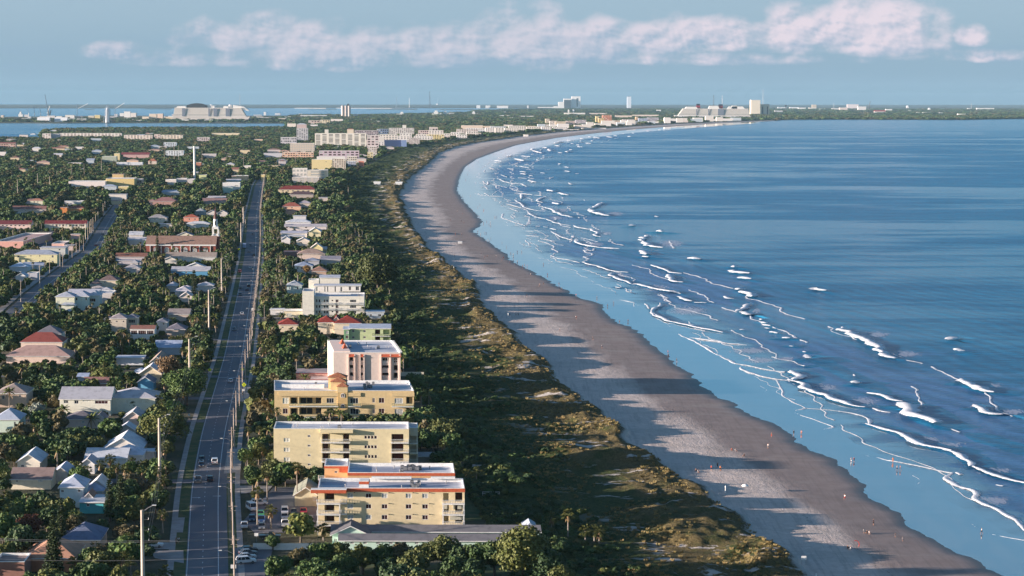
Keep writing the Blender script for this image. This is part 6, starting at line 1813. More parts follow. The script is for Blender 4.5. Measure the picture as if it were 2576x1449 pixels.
handtree('B',1290,1010,1120,110,'olive','golden orange tree against the blue roofed white house',m=M_YEL,ncl=22,nl=40,seed=10)
handtree('5',1880,800,1180,480,'mid green','broad spreading tree with layered boughs beside the road left of the yellow signs',ncl=90,nl=80,seed=11,ls=.26)
handtree('5',1650,1260,1560,500,'olive','wide sunlit tree below the long grey house next to the second concrete pole',ncl=90,nl=80,seed=12,ls=.26)
handtree('5',1060,800,1000,300,'olive','wide olive tree directly behind the long grey house',ncl=60,nl=70,seed=13)
handtree('6',1750,860,1080,260,'mid green','round tree behind the garden wall on the seaward side of the pink block',ncl=50,seed=14)
handtree('6',2080,1340,1560,420,'olive','wide sunlit thicket tree on the dune edge right of the pale yellow block',ncl=70,nl=80,seed=15)
handtree('6',1480,1270,1400,170,'mid green','bushy tree in front of the right end of the block with green balconies',ncl=30,seed=16)
handtree('2',190,100,330,200,'olive','round olive tree left of the blank wall of the pale yellow block',ncl=40,seed=17)
handtree('2',360,370,600,190,'dark green','round dark tree at the corner of the parking lot, left of the palms',ncl=44,seed=18)
handtree('2',130,330,600,200,'mid green','round green tree between the road poles and the parking lot',ncl=44,seed=19)
handtree('2',330,1030,1190,150,'mid green','small rounded shrub tree inside the white fence',ncl=26,seed=20)
handtree('2',610,800,1120,300,'mid green','big leaved traveller palm like tree in the parking lot',m=M_COCO,ncl=26,nl=34,ls=.5,seed=21)
for i_,(x,t,b_,w_,c_)in enumerate([(380,1240,1500,280,'mid green'),(620,1160,1440,230,'brownish'),(820,1090,1400,260,'mid green'),(760,1290,1560,330,'mid green'),(1010,1100,1400,200,'olive'),(1040,1230,1520,260,'dark green'),(1240,1130,1430,230,'olive'),(1440,1120,1420,210,'dark green'),(1600,1105,1400,200,'brownish'),(1740,1200,1530,330,'olive'),(1850,1110,1400,250,'olive'),(2040,1040,1390,330,'olive'),(2230,1120,1420,240,'dark green'),(2400,1100,1430,240,'mid green'),(2560,1080,1450,260,'dark green'),(2150,1260,1540,260,'dark green'),(2330,1280,1560,260,'dark green'),(1480,1270,1520,220,'dark green')]):
 tr=handtree('2',x,t,b_,w_*1.22,c_,None,ncl=48,nl=64,seed=30+i_,ls=.25)
 tr['_adj']=c_+' hedge tree'
HP=[('3',720,870,1010,'sabal',1,'single palm, left and shorter of two sunlit palms right of the motel'),('3',885,835,1100,'sabal',1,'taller right one of two sunlit palms right of the motel'),('3',190,255,330,'sabal',0,'small sunlit palm beside the picnic deck in the dune shade'),('3',1060,990,1110,'sabal',0,'left head of the low palm clump on the dune edge'),('3',1150,975,1110,'sabal',0,'right head of the low palm clump on the dune edge'),('3',1200,985,1120,'sabal',2,'outer right palm of the low clump on the dune edge'),('2',500,340,490,'sabal',0,'palm with twin heads left of the parking lot tall palm'),('2',575,350,745,'sabal',1,'tall slender palm in front of the blank yellow wall'),('2',275,410,740,'sabal',2,'tall palm rising from the left of the parking lot'),('2',310,790,975,'sabal',2,'short palm with a thick brown skirt in the parking lot'),('2',175,600,940,'sabal',1,'tall palm beside the road poles at the parking lot'),('2',840,985,1090,'sabal',2,'short palm against the left end of the motel'),('2',1220,1200,1440,'sabal',2,'palm standing inside the hedge in front of the motel'),('2',2280,400,520,'sabal',1,'left of two palms beyond the right end of the orange block'),('2',2380,400,530,'sabal',0,'right of two palms beyond the right end of the orange block'),('1',800,350,480,'sabal',1,'left palm of the clump before the big white house'),('1',870,365,520,'sabal',2,'second palm of the clump before the big white house'),('1',1110,275,470,'sabal',2,'tall brown skirted palm in front of the big white house'),('1',1010,320,500,'sabal',1,'palm between the two parts of the big white house'),('1',850,1370,1500,'sabal',1,'lower right of two palms at the bottom left edge'),('1',745,1300,1440,'sabal',1,'upper left of two palms at the bottom left edge'),('1',1290,1050,1230,'sabal',2,'broad headed brown palm left of the nearest concrete pole'),('1',960,1160,1330,'sabal',0,'small palm right of the orange brown roofed house'),('1',1670,1390,1530,'sabal',0,'bright fresh palm at the bottom edge beside the road'),('1',1240,1260,1470,'sabal',2,'palm with green head below the broad brown one'),('1',1340,300,440,'sabal',1,'palm left of the second concrete pole'),('1',1440,400,520,'coco',0,'yellow green feather palm beside the second concrete pole'),('1',1660,160,330,'sabal',2,'palm right of the second concrete pole'),('5',95,1040,1230,'coco',0,'feather palm in front of the beige hip roofed house'),('5',1335,1150,1260,'sabal',0,'palm in front of the right wing of the long grey house'),('5',1590,1120,1255,'sabal',1,'palm at the right corner of the long grey house'),('5',1300,490,650,'sabal',2,'tall brown palm in front of the screened verandah'),('5',220,790,950,'coco',0,'feather palm below the red and tan roofed house'),('5',370,770,900,'sabal',2,'palm below the middle of the tan roof'),('5',380,970,1110,'sabal',2,'brown skirted palm left of the long grey house'),('5',500,850,950,'sabal',1,'palm above the left end of the long grey roof'),('5',1690,190,300,'sabal',0,'palm right of the verandah house near the road trees'),('5',1830,200,300,'sabal',1,'palm beside the long sloping brown roof'),('5',1780,520,620,'sabal',0,'palm in front of the blue grey metal roof'),('5',2065,490,600,'sabal',2,'slim palm beside the pavement left of the road'),('5',1090,610,700,'sabal',0,'wide palm head above the white flat roofed bungalow'),('5',920,1290,1420,'coco',1,'feather palm before the dark shingle bungalow'),('5',640,1210,1300,'coco',0,'small feather palm at the left corner of the long grey house'),('6',1750,555,700,'coco',1,'big arching coconut palm seaward of the pale pink block'),('6',1030,850,930,'coco',0,'coconut palm at the foot of the pale pink block'),('6',655,905,1000,'coco',1,'coconut palm in front of the low rose building'),('6',940,1240,1370,'coco',1,'coconut palm before the middle of the green balconies'),('6',870,1270,1370,'sabal',0,'round headed palm before the middle of the green balconies'),('6',1900,1050,1220,'coco',0,'coconut palm seaward of the block with green balconies'),('6',1420,1300,1380,'coco',0,'small coconut palm between the two yellow blocks'),('6',1105,262,320,'coco',0,'coconut palm before the cream block with the penthouse'),('6',900,195,290,'sabal',0,'palm standing against the white balconies of the cream block'),('6',215,530,640,'sabal',2,'brown skirted palm beside the road east of the poles'),('6',515,500,640,'sabal',1,'palm in the dark thicket below the small red tiled house'),('6',1735,680,780,'sabal',1,'palm below the big coconut palm by the dunes'),('6',570,680,830,'sabal',2,'tall thin palm above the low rose building')]
for c_,x,yc_,yb,kd,vr,lb in HP:
 u,vb=K(c_,x,yb);_,vc=K(c_,x,yc_)
 p=P(u,vb,G)
 h=max(2.2,(vb-vc)*p.y/FQ)
 place_palm(p.x,p.y,h,kd,vr,random.uniform(0,6),1.15 if kd=='sabal' else 1.2,label=lb)
 OCC.append((p.x,p.y,2.0))
 # ---- planting
KEEPA=np.array(KEEP)
def clear_of(x,y,r,h):
 """False when a plant would stand on something or hide what the photo shows open"""
 if abs(x-road_x(y))<9.6+r*.55 and y<2750:
  return False
 if 1000<y<2300:
  ax=float(np.interp(y,[p[1]for p in ROAD2],[p[0]for p in ROAD2]))
  if-9-r*.5<x-ax<7+r*.4:
   return False
 for a,b_,c,d in FOOT:
  if a-r*.45<x<b_+r*.45 and c-r*.5<y<d+r*.3:
   return False
 a=proj((x,y,G+h));b_=proj((x,y,G+h*.25))
 rp_=r*FQ/y*.85
 u0,u1,v0,v1=a[0]-rp_,a[0]+rp_,a[1],b_[1]
 k=KEEPA
 ou=np.minimum(u1,k[:,2])-np.maximum(u0,k[:,0])
 ov=np.minimum(v1,k[:,3])-np.maximum(v0,k[:,1])
 hit=(ou>0)&(ov>0)&(k[:,4]>y)
 if hit.any():
  area=(ou*ov)[hit]/np.maximum(((k[:,2]-k[:,0])*(k[:,3]-k[:,1]))[hit],1)
  own=(ou*ov)[hit]/((u1-u0)*(v1-v0))
  if(np.minimum(area*6,own)>.16).any():
   return False
 for x0,x1,y0,y1 in NOGO:
  if x0<a[0]<x1 and y0<a[1]+(b_[1]-a[1])*.6<y1:
   return False
 return True
def zone(c,x0,y0,x1,y1):
 a,b_=K(c,x0,y0),K(c,x1,y1)
 return(a[0],b_[0],a[1],b_[1])
NOGO=[zone('2',-20,550,800,1020),zone('2',-60,1170,330,1500),zone('2',240,1080,2900,1500),zone('1',1480,1000,1860,1330),zone('6',930,840,1620,960),zone('A',360,640,600,820),zone('3',0,900,2900,1600),zone('2',2262,560,2900,1060),zone('1',1730,1000,1860,1500)]
cand=[]
rc_=random.Random(17)
y=425.0
while y<1750:
 sp=6.3
 xl,xr=-.262*y-6,float(fC(y))-3
 x=xl
 while x<xr:
  px,py=x+rc_.uniform(-2.6,2.6),y+rc_.uniform(-2.6,2.6)
  cand.append((px,py))
  x+=sp
 y+=sp
rc_.shuffle(cand)
placed=[]
for px,py in cand:
 if px>fC(py)-2:
  continue
 k=mnoise.noise(Vector((px*.02,py*.02,2)))
 if rc_.random()>.86+k*.35:
  continue
 s_=rc_.uniform(.62,1.25)*(1.12 if k>.1 else 1)
 palm=rc_.random()<(.19 if px<road_x(py)else .15)
 if abs(px-road_x(py))<22 and rc_.random()<.14:
  palm=True
 r=1.9 if palm else 3.2*s_
 h=rc_.uniform(3.8,7.2)if palm else 6.0*s_
 if any((px-ox)**2+(py-oy)**2<(orr+r*.4)**2 for ox,oy,orr in OCC):
  continue
 ok=clear_of(px,py,r,h+(1 if palm else 0))
 if not ok and not palm:
  s_*=.55
  r,h=3.2*s_,6*s_
  ok=rc_.random()<.7 and clear_of(px,py,r,h)
 if not ok:
  continue
 col=rc_.choices(list(LEAF),weights=(34,26,30,9))[0]
 placed.append((py,px,s_,palm,h,col,rc_.randrange(4),rc_.uniform(0,6.28)))
placed.sort()
nb_=[p for p in placed if not p[3]]
np_=[p for p in placed if p[3]]
def sizeword(s_):
 return 'small' if s_<.65 else('large' if s_>1.1 else 'rounded')
for py,px,s_,palm,h,col,var,rz in nb_[:262]:
 cm,tm=CROWNS[col][var]
 sc=(s_,s_,s_*rc_.uniform(.85,1.2))
 place_tree('broadleaf_tree',cm,tm,px,py,sc,rz,adj=sizeword(s_)+' '+col+' tree',group='trees among the nearer houses')
for py,px,s_,palm,h,col,var,rz in np_[:235]:
 kd='coco' if rc_.random()<.22 else 'sabal'
 vr=rc_.randrange(2)if kd=='coco' else rc_.randrange(3)
 place_palm(px,py,h,kd,vr,rz,rc_.uniform(.85,1.15),adj=('tall ' if h>6.8 else 'short ')+('feather palm' if kd=='coco' else('brown skirted palm' if vr==2 else 'fan palm')),group='palms among the nearer houses')
def scatter(name,pts,scales,rots,meshes,label,cat):
 coll=bpy.data.collections.new(name+'_kinds')
 for me in meshes:
  ob=bpy.data.objects.new(me.name,me)
  coll.objects.link(ob)
 me=bpy.data.meshes.new(name)
 me.vertices.add(len(pts))
 me.vertices.foreach_set('co',np.asarray(pts,dtype=np.float32).ravel())
 a=me.attributes.new('sz','FLOAT_VECTOR','POINT');a.data.foreach_set('vector',np.asarray(scales,dtype=np.float32).ravel())
 a=me.attributes.new('rt','FLOAT','POINT');a.data.foreach_set('value',np.asarray(rots,dtype=np.float32))
 ng=bpy.data.node_groups.new(name,'GeometryNodeTree')
 ng.interface.new_socket('Geometry',in_out='INPUT',socket_type='NodeSocketGeometry')
 ng.interface.new_socket('Geometry',in_out='OUTPUT',socket_type='NodeSocketGeometry')
 nn=ng.nodes.new
 gi,go=nn('NodeGroupInput'),nn('NodeGroupOutput')
 ci=nn('GeometryNodeCollectionInfo');ci.inputs['Collection'].default_value=coll
 ci.inputs['Separate Children'].default_value=True;ci.inputs['Reset Children'].default_value=True
 ip=nn('GeometryNodeInstanceOnPoints')
 s1=nn('GeometryNodeInputNamedAttribute');s1.data_type='FLOAT_VECTOR';s1.inputs['Name'].default_value='sz'
 s2=nn('GeometryNodeInputNamedAttribute');s2.data_type='FLOAT';s2.inputs['Name'].default_value='rt'
 cx=nn('ShaderNodeCombineXYZ')
 L=ng.links.new
 L(gi.outputs[0],ip.inputs['Points']);L(ci.outputs[0],ip.inputs['Instance'])
 ip.inputs['Pick Instance'].default_value=True
 L(s1.outputs[0],ip.inputs['Scale']);L(s2.outputs[0],cx.inputs[2]);L(cx.outputs[0],ip.inputs['Rotation'])
 L(ip.outputs[0],go.inputs[0])
 o=link(name,me)
 md=o.modifiers.new('scatter','NODES');md.node_group=ng
 return tag(o,label,cat,kind='stuff')
LOD1,LOD2=[],[]
for col in('dark green','olive','mid green','brownish','dark green','mid green'):
 V,F=crown_np(rng0,3.2,2.5*rng0.uniform(.8,1.15),16,26,.42,3.0)
 LOD1.append(np_mesh('crown',V,F,LEAF[col]))
 V,F=crown_np(rng0,3.2,1.7,14,14,.60,1.5)
 LOD2.append(np_mesh('crown',V,F,LEAF[col]))
def pm(mesh_c,h):
 """a far palm: crown and trunk in one mesh for scattering"""
 mb=MB()
 rr=random.Random(int(h*10))
 for k in range(16):
  frond_strip(mb,k*2.4,rr.uniform(-.5,1.1),1.5,.6,.4,0,3,.1,h,.4)
 mb.tube([(0,0,0),(0,0,h)],[.2,.17],5,1)
 return mb.mesh('palm',[M_PALM,M_PBARK])
FPALM=[pm(None,6.0),pm(None,8.5),pm(None,7.2)]
rest=nb_[262:]
pts=[(p[1],p[0],G-.2)for p in rest];scl=[(p[2],p[2],p[2]*1.05)for p in rest];rt=[p[7]for p in rest]
def scat_zone(y0,y1,sp,smin,smax,zs,P_,S_,R_,prob=.8,nz=.008):
 y=y0
 while y<y1:
  xl,xr=-.262*y-20,float(fC(min(y,YMAX)))-6 if y<9000 else .13*y
  x=xl
  while x<xr:
   px,py=x+rc_.uniform(-sp,sp)*.45,y+rc_.uniform(-sp,sp)*.45
   x+=sp
   k=mnoise.noise(Vector((px*nz,py*nz,4)))
   if rc_.random()>prob+k*.5:
    continue
   s_=smin*.8+(smax-smin)*1.7*rc_.random()**2.2
   r,h=3.2*s_,5.4*s_*zs
   if not clear_of(px,py,r,h):
    s_*=.5
    if rc_.random()<.45 or not clear_of(px,py,r*.5,h*.5):
     continue
   P_.append((px,py,G-.3));S_.append((s_,s_,s_*zs));R_.append(rc_.uniform(0,6.28))
  y+=sp
scat_zone(1750,3000,8.0,.95,1.75,1.0,pts,scl,rt,.92)
scatter('background_trees',pts,scl,rt,LOD1,'mass of broadleaf trees filling the suburb beyond the nearer houses','trees')
pts,scl,rt=[],[],[]
scat_zone(3000,5400,12.0,1.5,2.6,.85,pts,scl,rt,.93,.004)
def in_poly(x,y,poly):
 c=False
 j=len(poly)-1
 for i in range(len(poly)):
  xi,yi=poly[i];xj,yj=poly[j]
  if(yi>y)!=(yj>y)and x<(xj-xi)*(y-yi)/(yj-yi)+xi:
   c=not c
  j=i
 return c
def scat_poly(poly,y0,y1,sp,smin,smax,zs,prob,nz,z=G):
 y=y0
 while y<y1:
  x=-.27*y
  while x<.275*y:
   px,py=x+rc_.uniform(-sp,sp)*.45,y+rc_.uniform(-sp,sp)*.45
   x+=sp
   if not in_poly(px,py,poly)or(py<YMAX and px>fC(py)-20):
    continue
   k=mnoise.noise(Vector((px*nz,py*nz*.6,9)))
   if rc_.random()>prob+k*.7:
    continue
   s_=rc_.uniform(smin,smax)
   if py<16000 and not clear_of(px,py,3.2*s_,3.4*s_*zs):
    continue
   pts.append((px,py,z-.5));scl.append((s_,s_,s_*zs));rt.append(rc_.uniform(0,6.28))
  y+=sp
scat_poly(poly,5400,8200,21,2.6,4.2,.65,.74,.002)
scat_poly(poly,8200,13500,42,5,8.5,.45,.72,.001)
scat_poly(poly,13500,24000,100,12,19,.22,.8,.0006)
pi_=qp([(-400,309),(150,310),(300,309.3),(520,310),(722,310),(745,300),(735,294),(600,298),(420,299),(300,298),(150,299),(0,299),(-400,299)],2.0)
scat_poly(pi_,9300,13500,42,4,7.5,.4,.55,.0012,2.0)
scatter('distant_woods',pts,scl,rt,LOD2,'far off woods that read as one dark mass up to the lagoon and the cape','woods')
pts=[(p[1],p[0],G)for p in np_[235:]];scl=[(1.05,)*3 for _ in pts];rt=[p[7]for p in np_[235:]]
for _ in range(1300):
 y=rc_.uniform(1500,4600);x=rc_.uniform(-.262*y,float(fC(y))-8)
 s_=rc_.uniform(.6,1.0)
 if clear_of(x,y,1.8,8*s_):
  pts.append((x,y,G));scl.append((s_,)*3);rt.append(rc_.uniform(0,6.28))
scatter('background_palms',pts,scl,rt,FPALM,'many small palms rising over the far suburb canopy','palms')
def ground_z(x,y):
 i=int(np.clip(np.searchsorted(Yr,y),1,rows-1))
 row=grid_v[i]
 return float(np.interp(x,row[:,0],row[:,2]))
pts,scl,rt=[],[],[]
for _ in range(15000):
 y=420*(3400/420)**rc_.random()
 t=rc_.random()**1.5
 a,b_=float(fC(y)),float(fB(y))
 x=a+(b_-a)*t
 k=mnoise.noise(Vector((x*.03,y*.03,1)))
 if rc_.random()>(1.0-t*2.4)+k*.55 or t>.8:
  continue
 s_=rc_.uniform(.15,.36)*(1.3-t)*(1.3 if k>.1 else 1)
 if y>1500:s_*=1.5
 pts.append((x,y,ground_z(x,y)-.15));scl.append((s_*1.3,s_*1.3,s_));rt.append(rc_.uniform(0,6.28))
scatter('dune_shrubs',pts,scl,rt,LOD2[:3]+[LOD2[4]],'dark low shrubs covering the landward side of the dunes','shrubs')
oat=MB()
ro_=random.Random(2)
for k in range(42):
 a=ro_.uniform(0,6.28);r=ro_.uniform(0,.5);hh=ro_.uniform(.6,1.25);b_=a+ro_.uniform(-1,1)
 x,y=math.cos(a)*r,math.sin(a)*r
 dx_,dy_=math.cos(b_)*.35,math.sin(b_)*.35
 oat.face([(x-.045,y,0),(x+.045,y,0),(x+dx_+.05,y+dy_,hh),(x+dx_-.05,y+dy_,hh)])
OATM=[oat.mesh('oats',leafmat('sea_oats',(.26,.18,.075),(.36,.27,.12),(.16,.15,.05)))]
pts,scl,rt=[],[],[]
for _ in range(15000):
 y=430*(1500/430)**rc_.random()
 t=1-rc_.random()**1.3*.75
 a,b_=float(fC(y)),float(fB(y))
 x=a+(b_-a)*t
 k=mnoise.noise(Vector((x*.05,y*.03,6)))
 if rc_.random()>.45+k*1.2 or t>.985:
  continue
 s_=rc_.uniform(.35,.75)
 pts.append((x,y,ground_z(x,y)-.1));scl.append((s_*1.2,s_*1.2,s_*.8));rt.append(rc_.uniform(0,6.28))
scatter('sea_oats',pts,scl,rt,OATM,'tan sea oats growing along the crest of the dunes','dune grass')
# ======================== far port and cape
def FB(c,x0,x1,yt,yb,wc_,label,dep=30,name='building',roof='flat',rise=0,rc=None,rows=0,cols=0,cat='building',vb=None,short=None):
 """far building: its foot stands at row yb (or at vb when the foot is hidden)"""
 u0,v1=K(c,x0,yb);u1,_=K(c,x1,yb);_,v0=K(c,x0,yt)
 base=P((u0+u1)/2,v1 if vb is None else vb,G)
 h=(proj(base)[1]-v0)*base.y/FQ
 xa,xb=P(u0,v1 if vb is None else vb,G).x,P(u1,v1 if vb is None else vb,G).x
 r=thing(name,label,cat,((xa+xb)/2,base.y+dep/2,G))
 W=(xb-xa)/2
 mb=MB();mb.box(-W,W,-dep/2,dep/2,-1,h);mb.build('wall',wallmat(wc_),r)
 mb=MB()
 if roof=='dome':
  n=8
  for k in range(4):
   r0,r1=W*math.cos(k*math.pi/8),W*math.cos((k+1)*math.pi/8)
   z0,z1=h+W*.8*math.sin(k*math.pi/8),h+W*.8*math.sin((k+1)*math.pi/8)
   for j in range(n*2):
    a,b_=j*math.pi/n,(j+1)*math.pi/n
    mb.face([(r0*math.cos(a),r0*math.sin(a),z0),(r0*math.cos(b_),r0*math.sin(b_),z0),(r1*math.cos(b_),r1*math.sin(b_),z1),(r1*math.cos(a),r1*math.sin(a),z1)])
 elif roof=='gable':
  mb.prism([(-dep/2-1,h+.01),(dep/2+1,h+.01),(0,h+rise)],'x',-W-1,W+1)
 else:
  mb.box(-W-.8,W+.8,-dep/2-.8,dep/2+.8,h+.01,h+1.2)
 mb.build('roof',roofmat(rc)if rc else M_WHITE,r)
 for i_ in range(rows):
  mb=MB()
  for j in range(cols):
   cx=-W+2*W*(j+.5)/cols
   ww=W/cols*.5
   z=h*(rows-i_-.5)/rows
   mb.box(cx-ww,cx+ww,-dep/2-.25,-dep/2-.02,z-h/rows*.22,z+h/rows*.22)
  mb.build('window_row',M_GLASS,r)
 if short:
  LM.append((short,r.location.copy()))
 return r,W,h,dep
WW=(236,232,228)
for a in[('C',1285,1330,300,330,WW,'small white port building, left of a stepped pair'),('C',1330,1400,283,350,WW,'white port building with a raised middle, right of the lattice frame tower'),('C',1400,1462,298,352,(232,222,214),'pale block joined to the raised white port building'),('C',1525,1600,338,372,(232,214,190),'low cream port block, left wing of a long group'),('C',1600,1680,308,372,(232,212,190),'cream port block with taller middle'),('C',1685,1750,306,368,(232,206,186),'peach port block at the right of the cream group'),('C',1775,1950,340,370,(230,208,176),'long tan port block before the bow of the big ship'),('C',945,1010,328,358,(222,210,190),'low beige shed left of a small yellow port house'),('C',1015,1075,320,366,(230,208,150),'small yellow port house with a white top'),('C',750,800,325,362,WW,'white shed below the left crane boom'),('C',800,885,332,362,(190,170,168),'brownish shed below the left crane boom'),('C',500,592,328,358,(222,214,210),'white grey hall right of the tallest crane'),('C',820,930,372,388,WW,'very low long white shed on the port shore'),('C',1225,1262,310,335,(206,200,204),'small grey shed at the foot of the second crane'),('C',720,740,368,390,WW,'tiny white hut on the port shore'),('D',315,345,345,372,WW,'small white cube on the port shore under the ship stern'),('D',540,565,288,320,WW,'white port cube right of the big ship'),('D',470,620,345,360,(214,206,204),'long low port shed right of the big ship'),('D',775,870,345,358,WW,'low white port shed in the middle'),('D',930,1220,322,348,(222,218,216),'very long white shed left of the silos'),('D',660,720,300,318,(206,206,208),'small grey port shed by the river'),('D',430,520,318,340,(176,178,186),'grey port shed beside the ship bow'),('D',1505,1545,310,345,(214,208,204),'small pale hut right of the silos')]:
 FB(*a)
for k_ in range(70):
 u_=rnd.uniform(-5,735)if k_<48 else rnd.uniform(740,1650)
 v_=rnd.uniform(293,306)if k_<48 else rnd.uniform(283,312)
 if k_>=48 and P(u_,v_,G).x>fC(min(P(u_,v_,G).y,YMAX))-200:continue
 w_=rnd.uniform(5,26);h_=rnd.uniform(2,5.5)
 c_=rnd.choice((WW,(206,200,200),(222,204,186),(180,176,184),(232,224,214)))
 r=FB('q',u_,u_+w_,v_-h_,v_,c_,None,dep=24)[0]
 r['_adj']={236:'white',206:'grey',222:'tan',180:'dark grey',232:'cream'}[c_[0]]+(' long' if w_>15 else ' small')+' shed'
for k_,(x0,x1,yt)in enumerate(((395,530,366),(580,720,368))):
 FB('C',x0,x1,yt+8,392,WW,('left' if k_==0 else 'right')+' of two white hangars with sloping ends on the port shore',roof='gable',rise=14,rc=(236,234,232),cat='hangar',name='hangar')
r,W,h,dep=FB('E',1658,1742,108,207,WW,'huge white assembly hall with dark tall door bays, far on the horizon',dep=110,cat='hall',name='assembly_hall',vb=271.5,short='the huge assembly hall')
mb=MB();mb.box(-W-165,-W-1,-80,40,0,h*.52);mb.box(-W-100,-W-.5,-75,30,h*.52+.01,h*.80);mb.build('low_bay',wallmat(WW),r)
mb=MB();mb.box(-W-95,-W-8,-82,-80.2,0,h*.70);mb.build('door_bay',M_DARK,r)
mb=MB();mb.box(W*.10,W*.45,-dep/2-2,-dep/2-.3,h*.12,h*.85);mb.build('door_bay',M_GLASS,r)
mb=MB();mb.box(-W-420,-W-166,-60,20,0,h*.07);mb.build('annex',wallmat(WW),r)
r,W,h,dep=FB('E',2195,2232,112,200,(214,220,228),'tall white launch service tower alone on the horizon',dep=60,cat='tower',name='launch_tower',vb=271.5)
mb=MB();mb.tube([(0,0,h),(0,0,h*1.12)],[4,1],5);mb.build('mast',M_METAL,r)
for a in[('E',738,775,193,208,WW,'left of two white sheds on the far horizon strip'),('E',826,872,196,206,WW,'right of two white sheds on the far horizon strip'),('E',935,1045,198,211,WW,'long white hangar on the far horizon strip'),('E',1228,1242,196,208,WW,'single white dot of a shed on the far horizon'),('E',1482,1585,202,210,WW,'long low white shed left of the huge assembly hall')]:
 FB(*a,vb=271.8)
r,W,h,dep=FB('F',745,805,100,190,(232,220,200),'tall cream block hall behind the stern of the right ship',dep=70,cat='hall',name='tower_building',vb=291,short='the tall cream hall behind the ship')
r,W,h,dep=FB('F',807,866,128,187,(226,212,194),'lower cream hall with dark slots joined right of the tall cream block',dep=70,cat='hall',vb=291)
mb=MB()
for k in range(2):mb.box(-W+14+k*34,-W+20+k*34,-36.5,-35.3,10,h*.8)
mb.build('door_slot',M_DARK,r)
for a in[('F',925,980,148,160,WW,'low white building right of the water tower'),('F',1005,1062,147,158,WW,'long white roof at the cape, left of a joined pair'),('F',1063,1110,150,165,WW,'white building at the cape, right of a joined pair'),('F',1135,1182,150,162,(232,226,214),'white base building with a tan block on it at the cape'),('F',1155,1182,130,150,(206,186,160),'tan cube block standing on the white base at the cape'),('F',905,955,170,186,(196,196,200),'grey pale building below the low white one at the cape'),('F',1207,1245,158,167,WW,'small white building right of the tan cube at the cape'),('F',1290,1340,155,168,(226,222,220),'low white shed left of the rose block at the cape'),('F',1340,1390,150,172,(226,206,196),'rose coloured low block before the big pink hall'),('F',1393,1462,128,157,(232,212,204),'big pale pink hall at the cape'),('F',1464,1515,143,172,(232,226,222),'stepped white building right of the big pink hall'),('F',1650,1690,160,175,WW,'white building behind the dark red roofed shed'),('F',2135,2182,192,207,(222,216,206),'cream box building alone in the right woods of the cape'),('F',2265,2370,153,167,WW,'long white low building at the far right of the cape'),('F',2200,2222,155,166,WW,'tiny white building beside a mast at the far right'),('F',1860,1876,182,192,WW,'tiny white hut, left of three in the cape woods'),('F',1900,1945,183,192,WW,'low white hut, middle of three in the cape woods'),('F',2010,2032,184,194,WW,'small white hut, right of three in the cape woods'),('F',2485,2515,200,206,(206,206,208),'low grey hut at the far right edge woods'),('F',1805,1820,170,178,WW,'single white hut between masts at the cape'),('F',1025,1065,174,180,(206,206,206),'thin grey shed in front of the cape buildings'),('F',112,140,165,180,WW,'white hut left of the bow of the right ship')]:
 FB(*a)
FB('F',1575,1645,176,190,WW,'white shed with a dark red roof in the cape woods',roof='gable',rise=12,rc=(150,70,66))
for x0,x1,yt,yb,lb in((1788,1803,142,152,'white radar dome on the far cape skyline'),(1934,1950,158,172,'white radar dome nearer in the cape woods')):
 FB('F',x0,x1,yt,yb,WW,lb,dep=20,roof='dome',rc=(236,236,236),cat='radar dome',name='radar_dome')
for x0,x1,lb in((1622,1636,'left of two white domed tanks above the far offices'),(1669,1684,'right of two white domed tanks above the far offices')):
 FB('E',x0,x1,240,268,WW,lb,dep=20,roof='dome',rc=(236,236,236),cat='tank',name='domed_tank',vb=287)
pb=P(*K('D',1423,345),G)
r=thing('silo_group','three tall round concrete silos with a dark head house, standing over the port','silos',tuple(pb))
ppm=FQ/pb.y*4.267
for k in range(3):
 mb=MB();rad=17/ppm*1.0;cx=(1389+34.5*k-1423)/ppm
 mb.tube([(cx,0,0),(cx,0,122/ppm)],[rad,rad],18);mb.tube([(cx,0,122/ppm),(cx,0,127/ppm)],[rad*.9,rad*.5],18)
 mb.build('silo',wallmat((206,190,182)),r,smooth=False)
mb=MB();mb.box(14/ppm,34/ppm,-8,8,125/ppm,146/ppm);mb.build('head_house',M_DARK,r)
def mast(c,x,yt,yb,wpx,label,name='lattice_mast',m=None,cat='mast',vb=None,lat=True):
 u,v1=K(c,x,yb)
 base=P(u,v1 if vb is None else vb,G)
 _,v0=K(c,x,yt)
 h=(proj(base)[1]-v0)*base.y/FQ
 s_={'F':2.667,'E':3.84}.get(c,4.267)
 w_=wpx/s_*base.y/FQ/2
 r=thing(name,label,cat,tuple(base))
 mb=MB()
 if lat:
  for a,b_ in((-1,-1),(1,-1),(1,1),(-1,1)):
   mb.tube([(a*w_,b_*w_,0),(a*w_*.5,b_*w_*.5,h)],[w_*.22,w_*.15],4)
  n=8
  for k in range(n):
   z0,z1=h*k/n,h*(k+1)/n
   q0,q1=w_*(1-.5*k/n),w_*(1-.5*(k+1)/n)
   sg=1 if k%2 else-1
   mb.tube([(-q0*sg,-q0,z0),(q1*sg,-q1,z1)],[w_*.13]*2,4);mb.tube([(-q0,q0*sg,z0),(-q1,-q1*sg,z1)],[w_*.13]*2,4)
   mb.box(-q1,q1,-q1,q1,z1-w_*.15,z1)
 else:
  mb.tube([(0,0,0),(0,0,h)],[w_,w_*.7],8)
 mb.build('frame',m or M_METAL,r)
 return r,h,w_
M_LAT=mat('weathered_lattice',lin(120,140,158),lin(96,112,130),.7,1)
mast('D',285,92,190,7,'tall slender white rocket like mast behind the bow of the big ship',vb=268)
mast('D',1965,122,210,12,'grey launch tower, leftmost of the horizon towers left of the tallest','launch_tower',M_LAT,'tower',vb=271)
mast('D',2103,133,212,7,'thin white tower between two dark launch towers on the horizon','launch_tower',M_WHITE,'tower',vb=271)
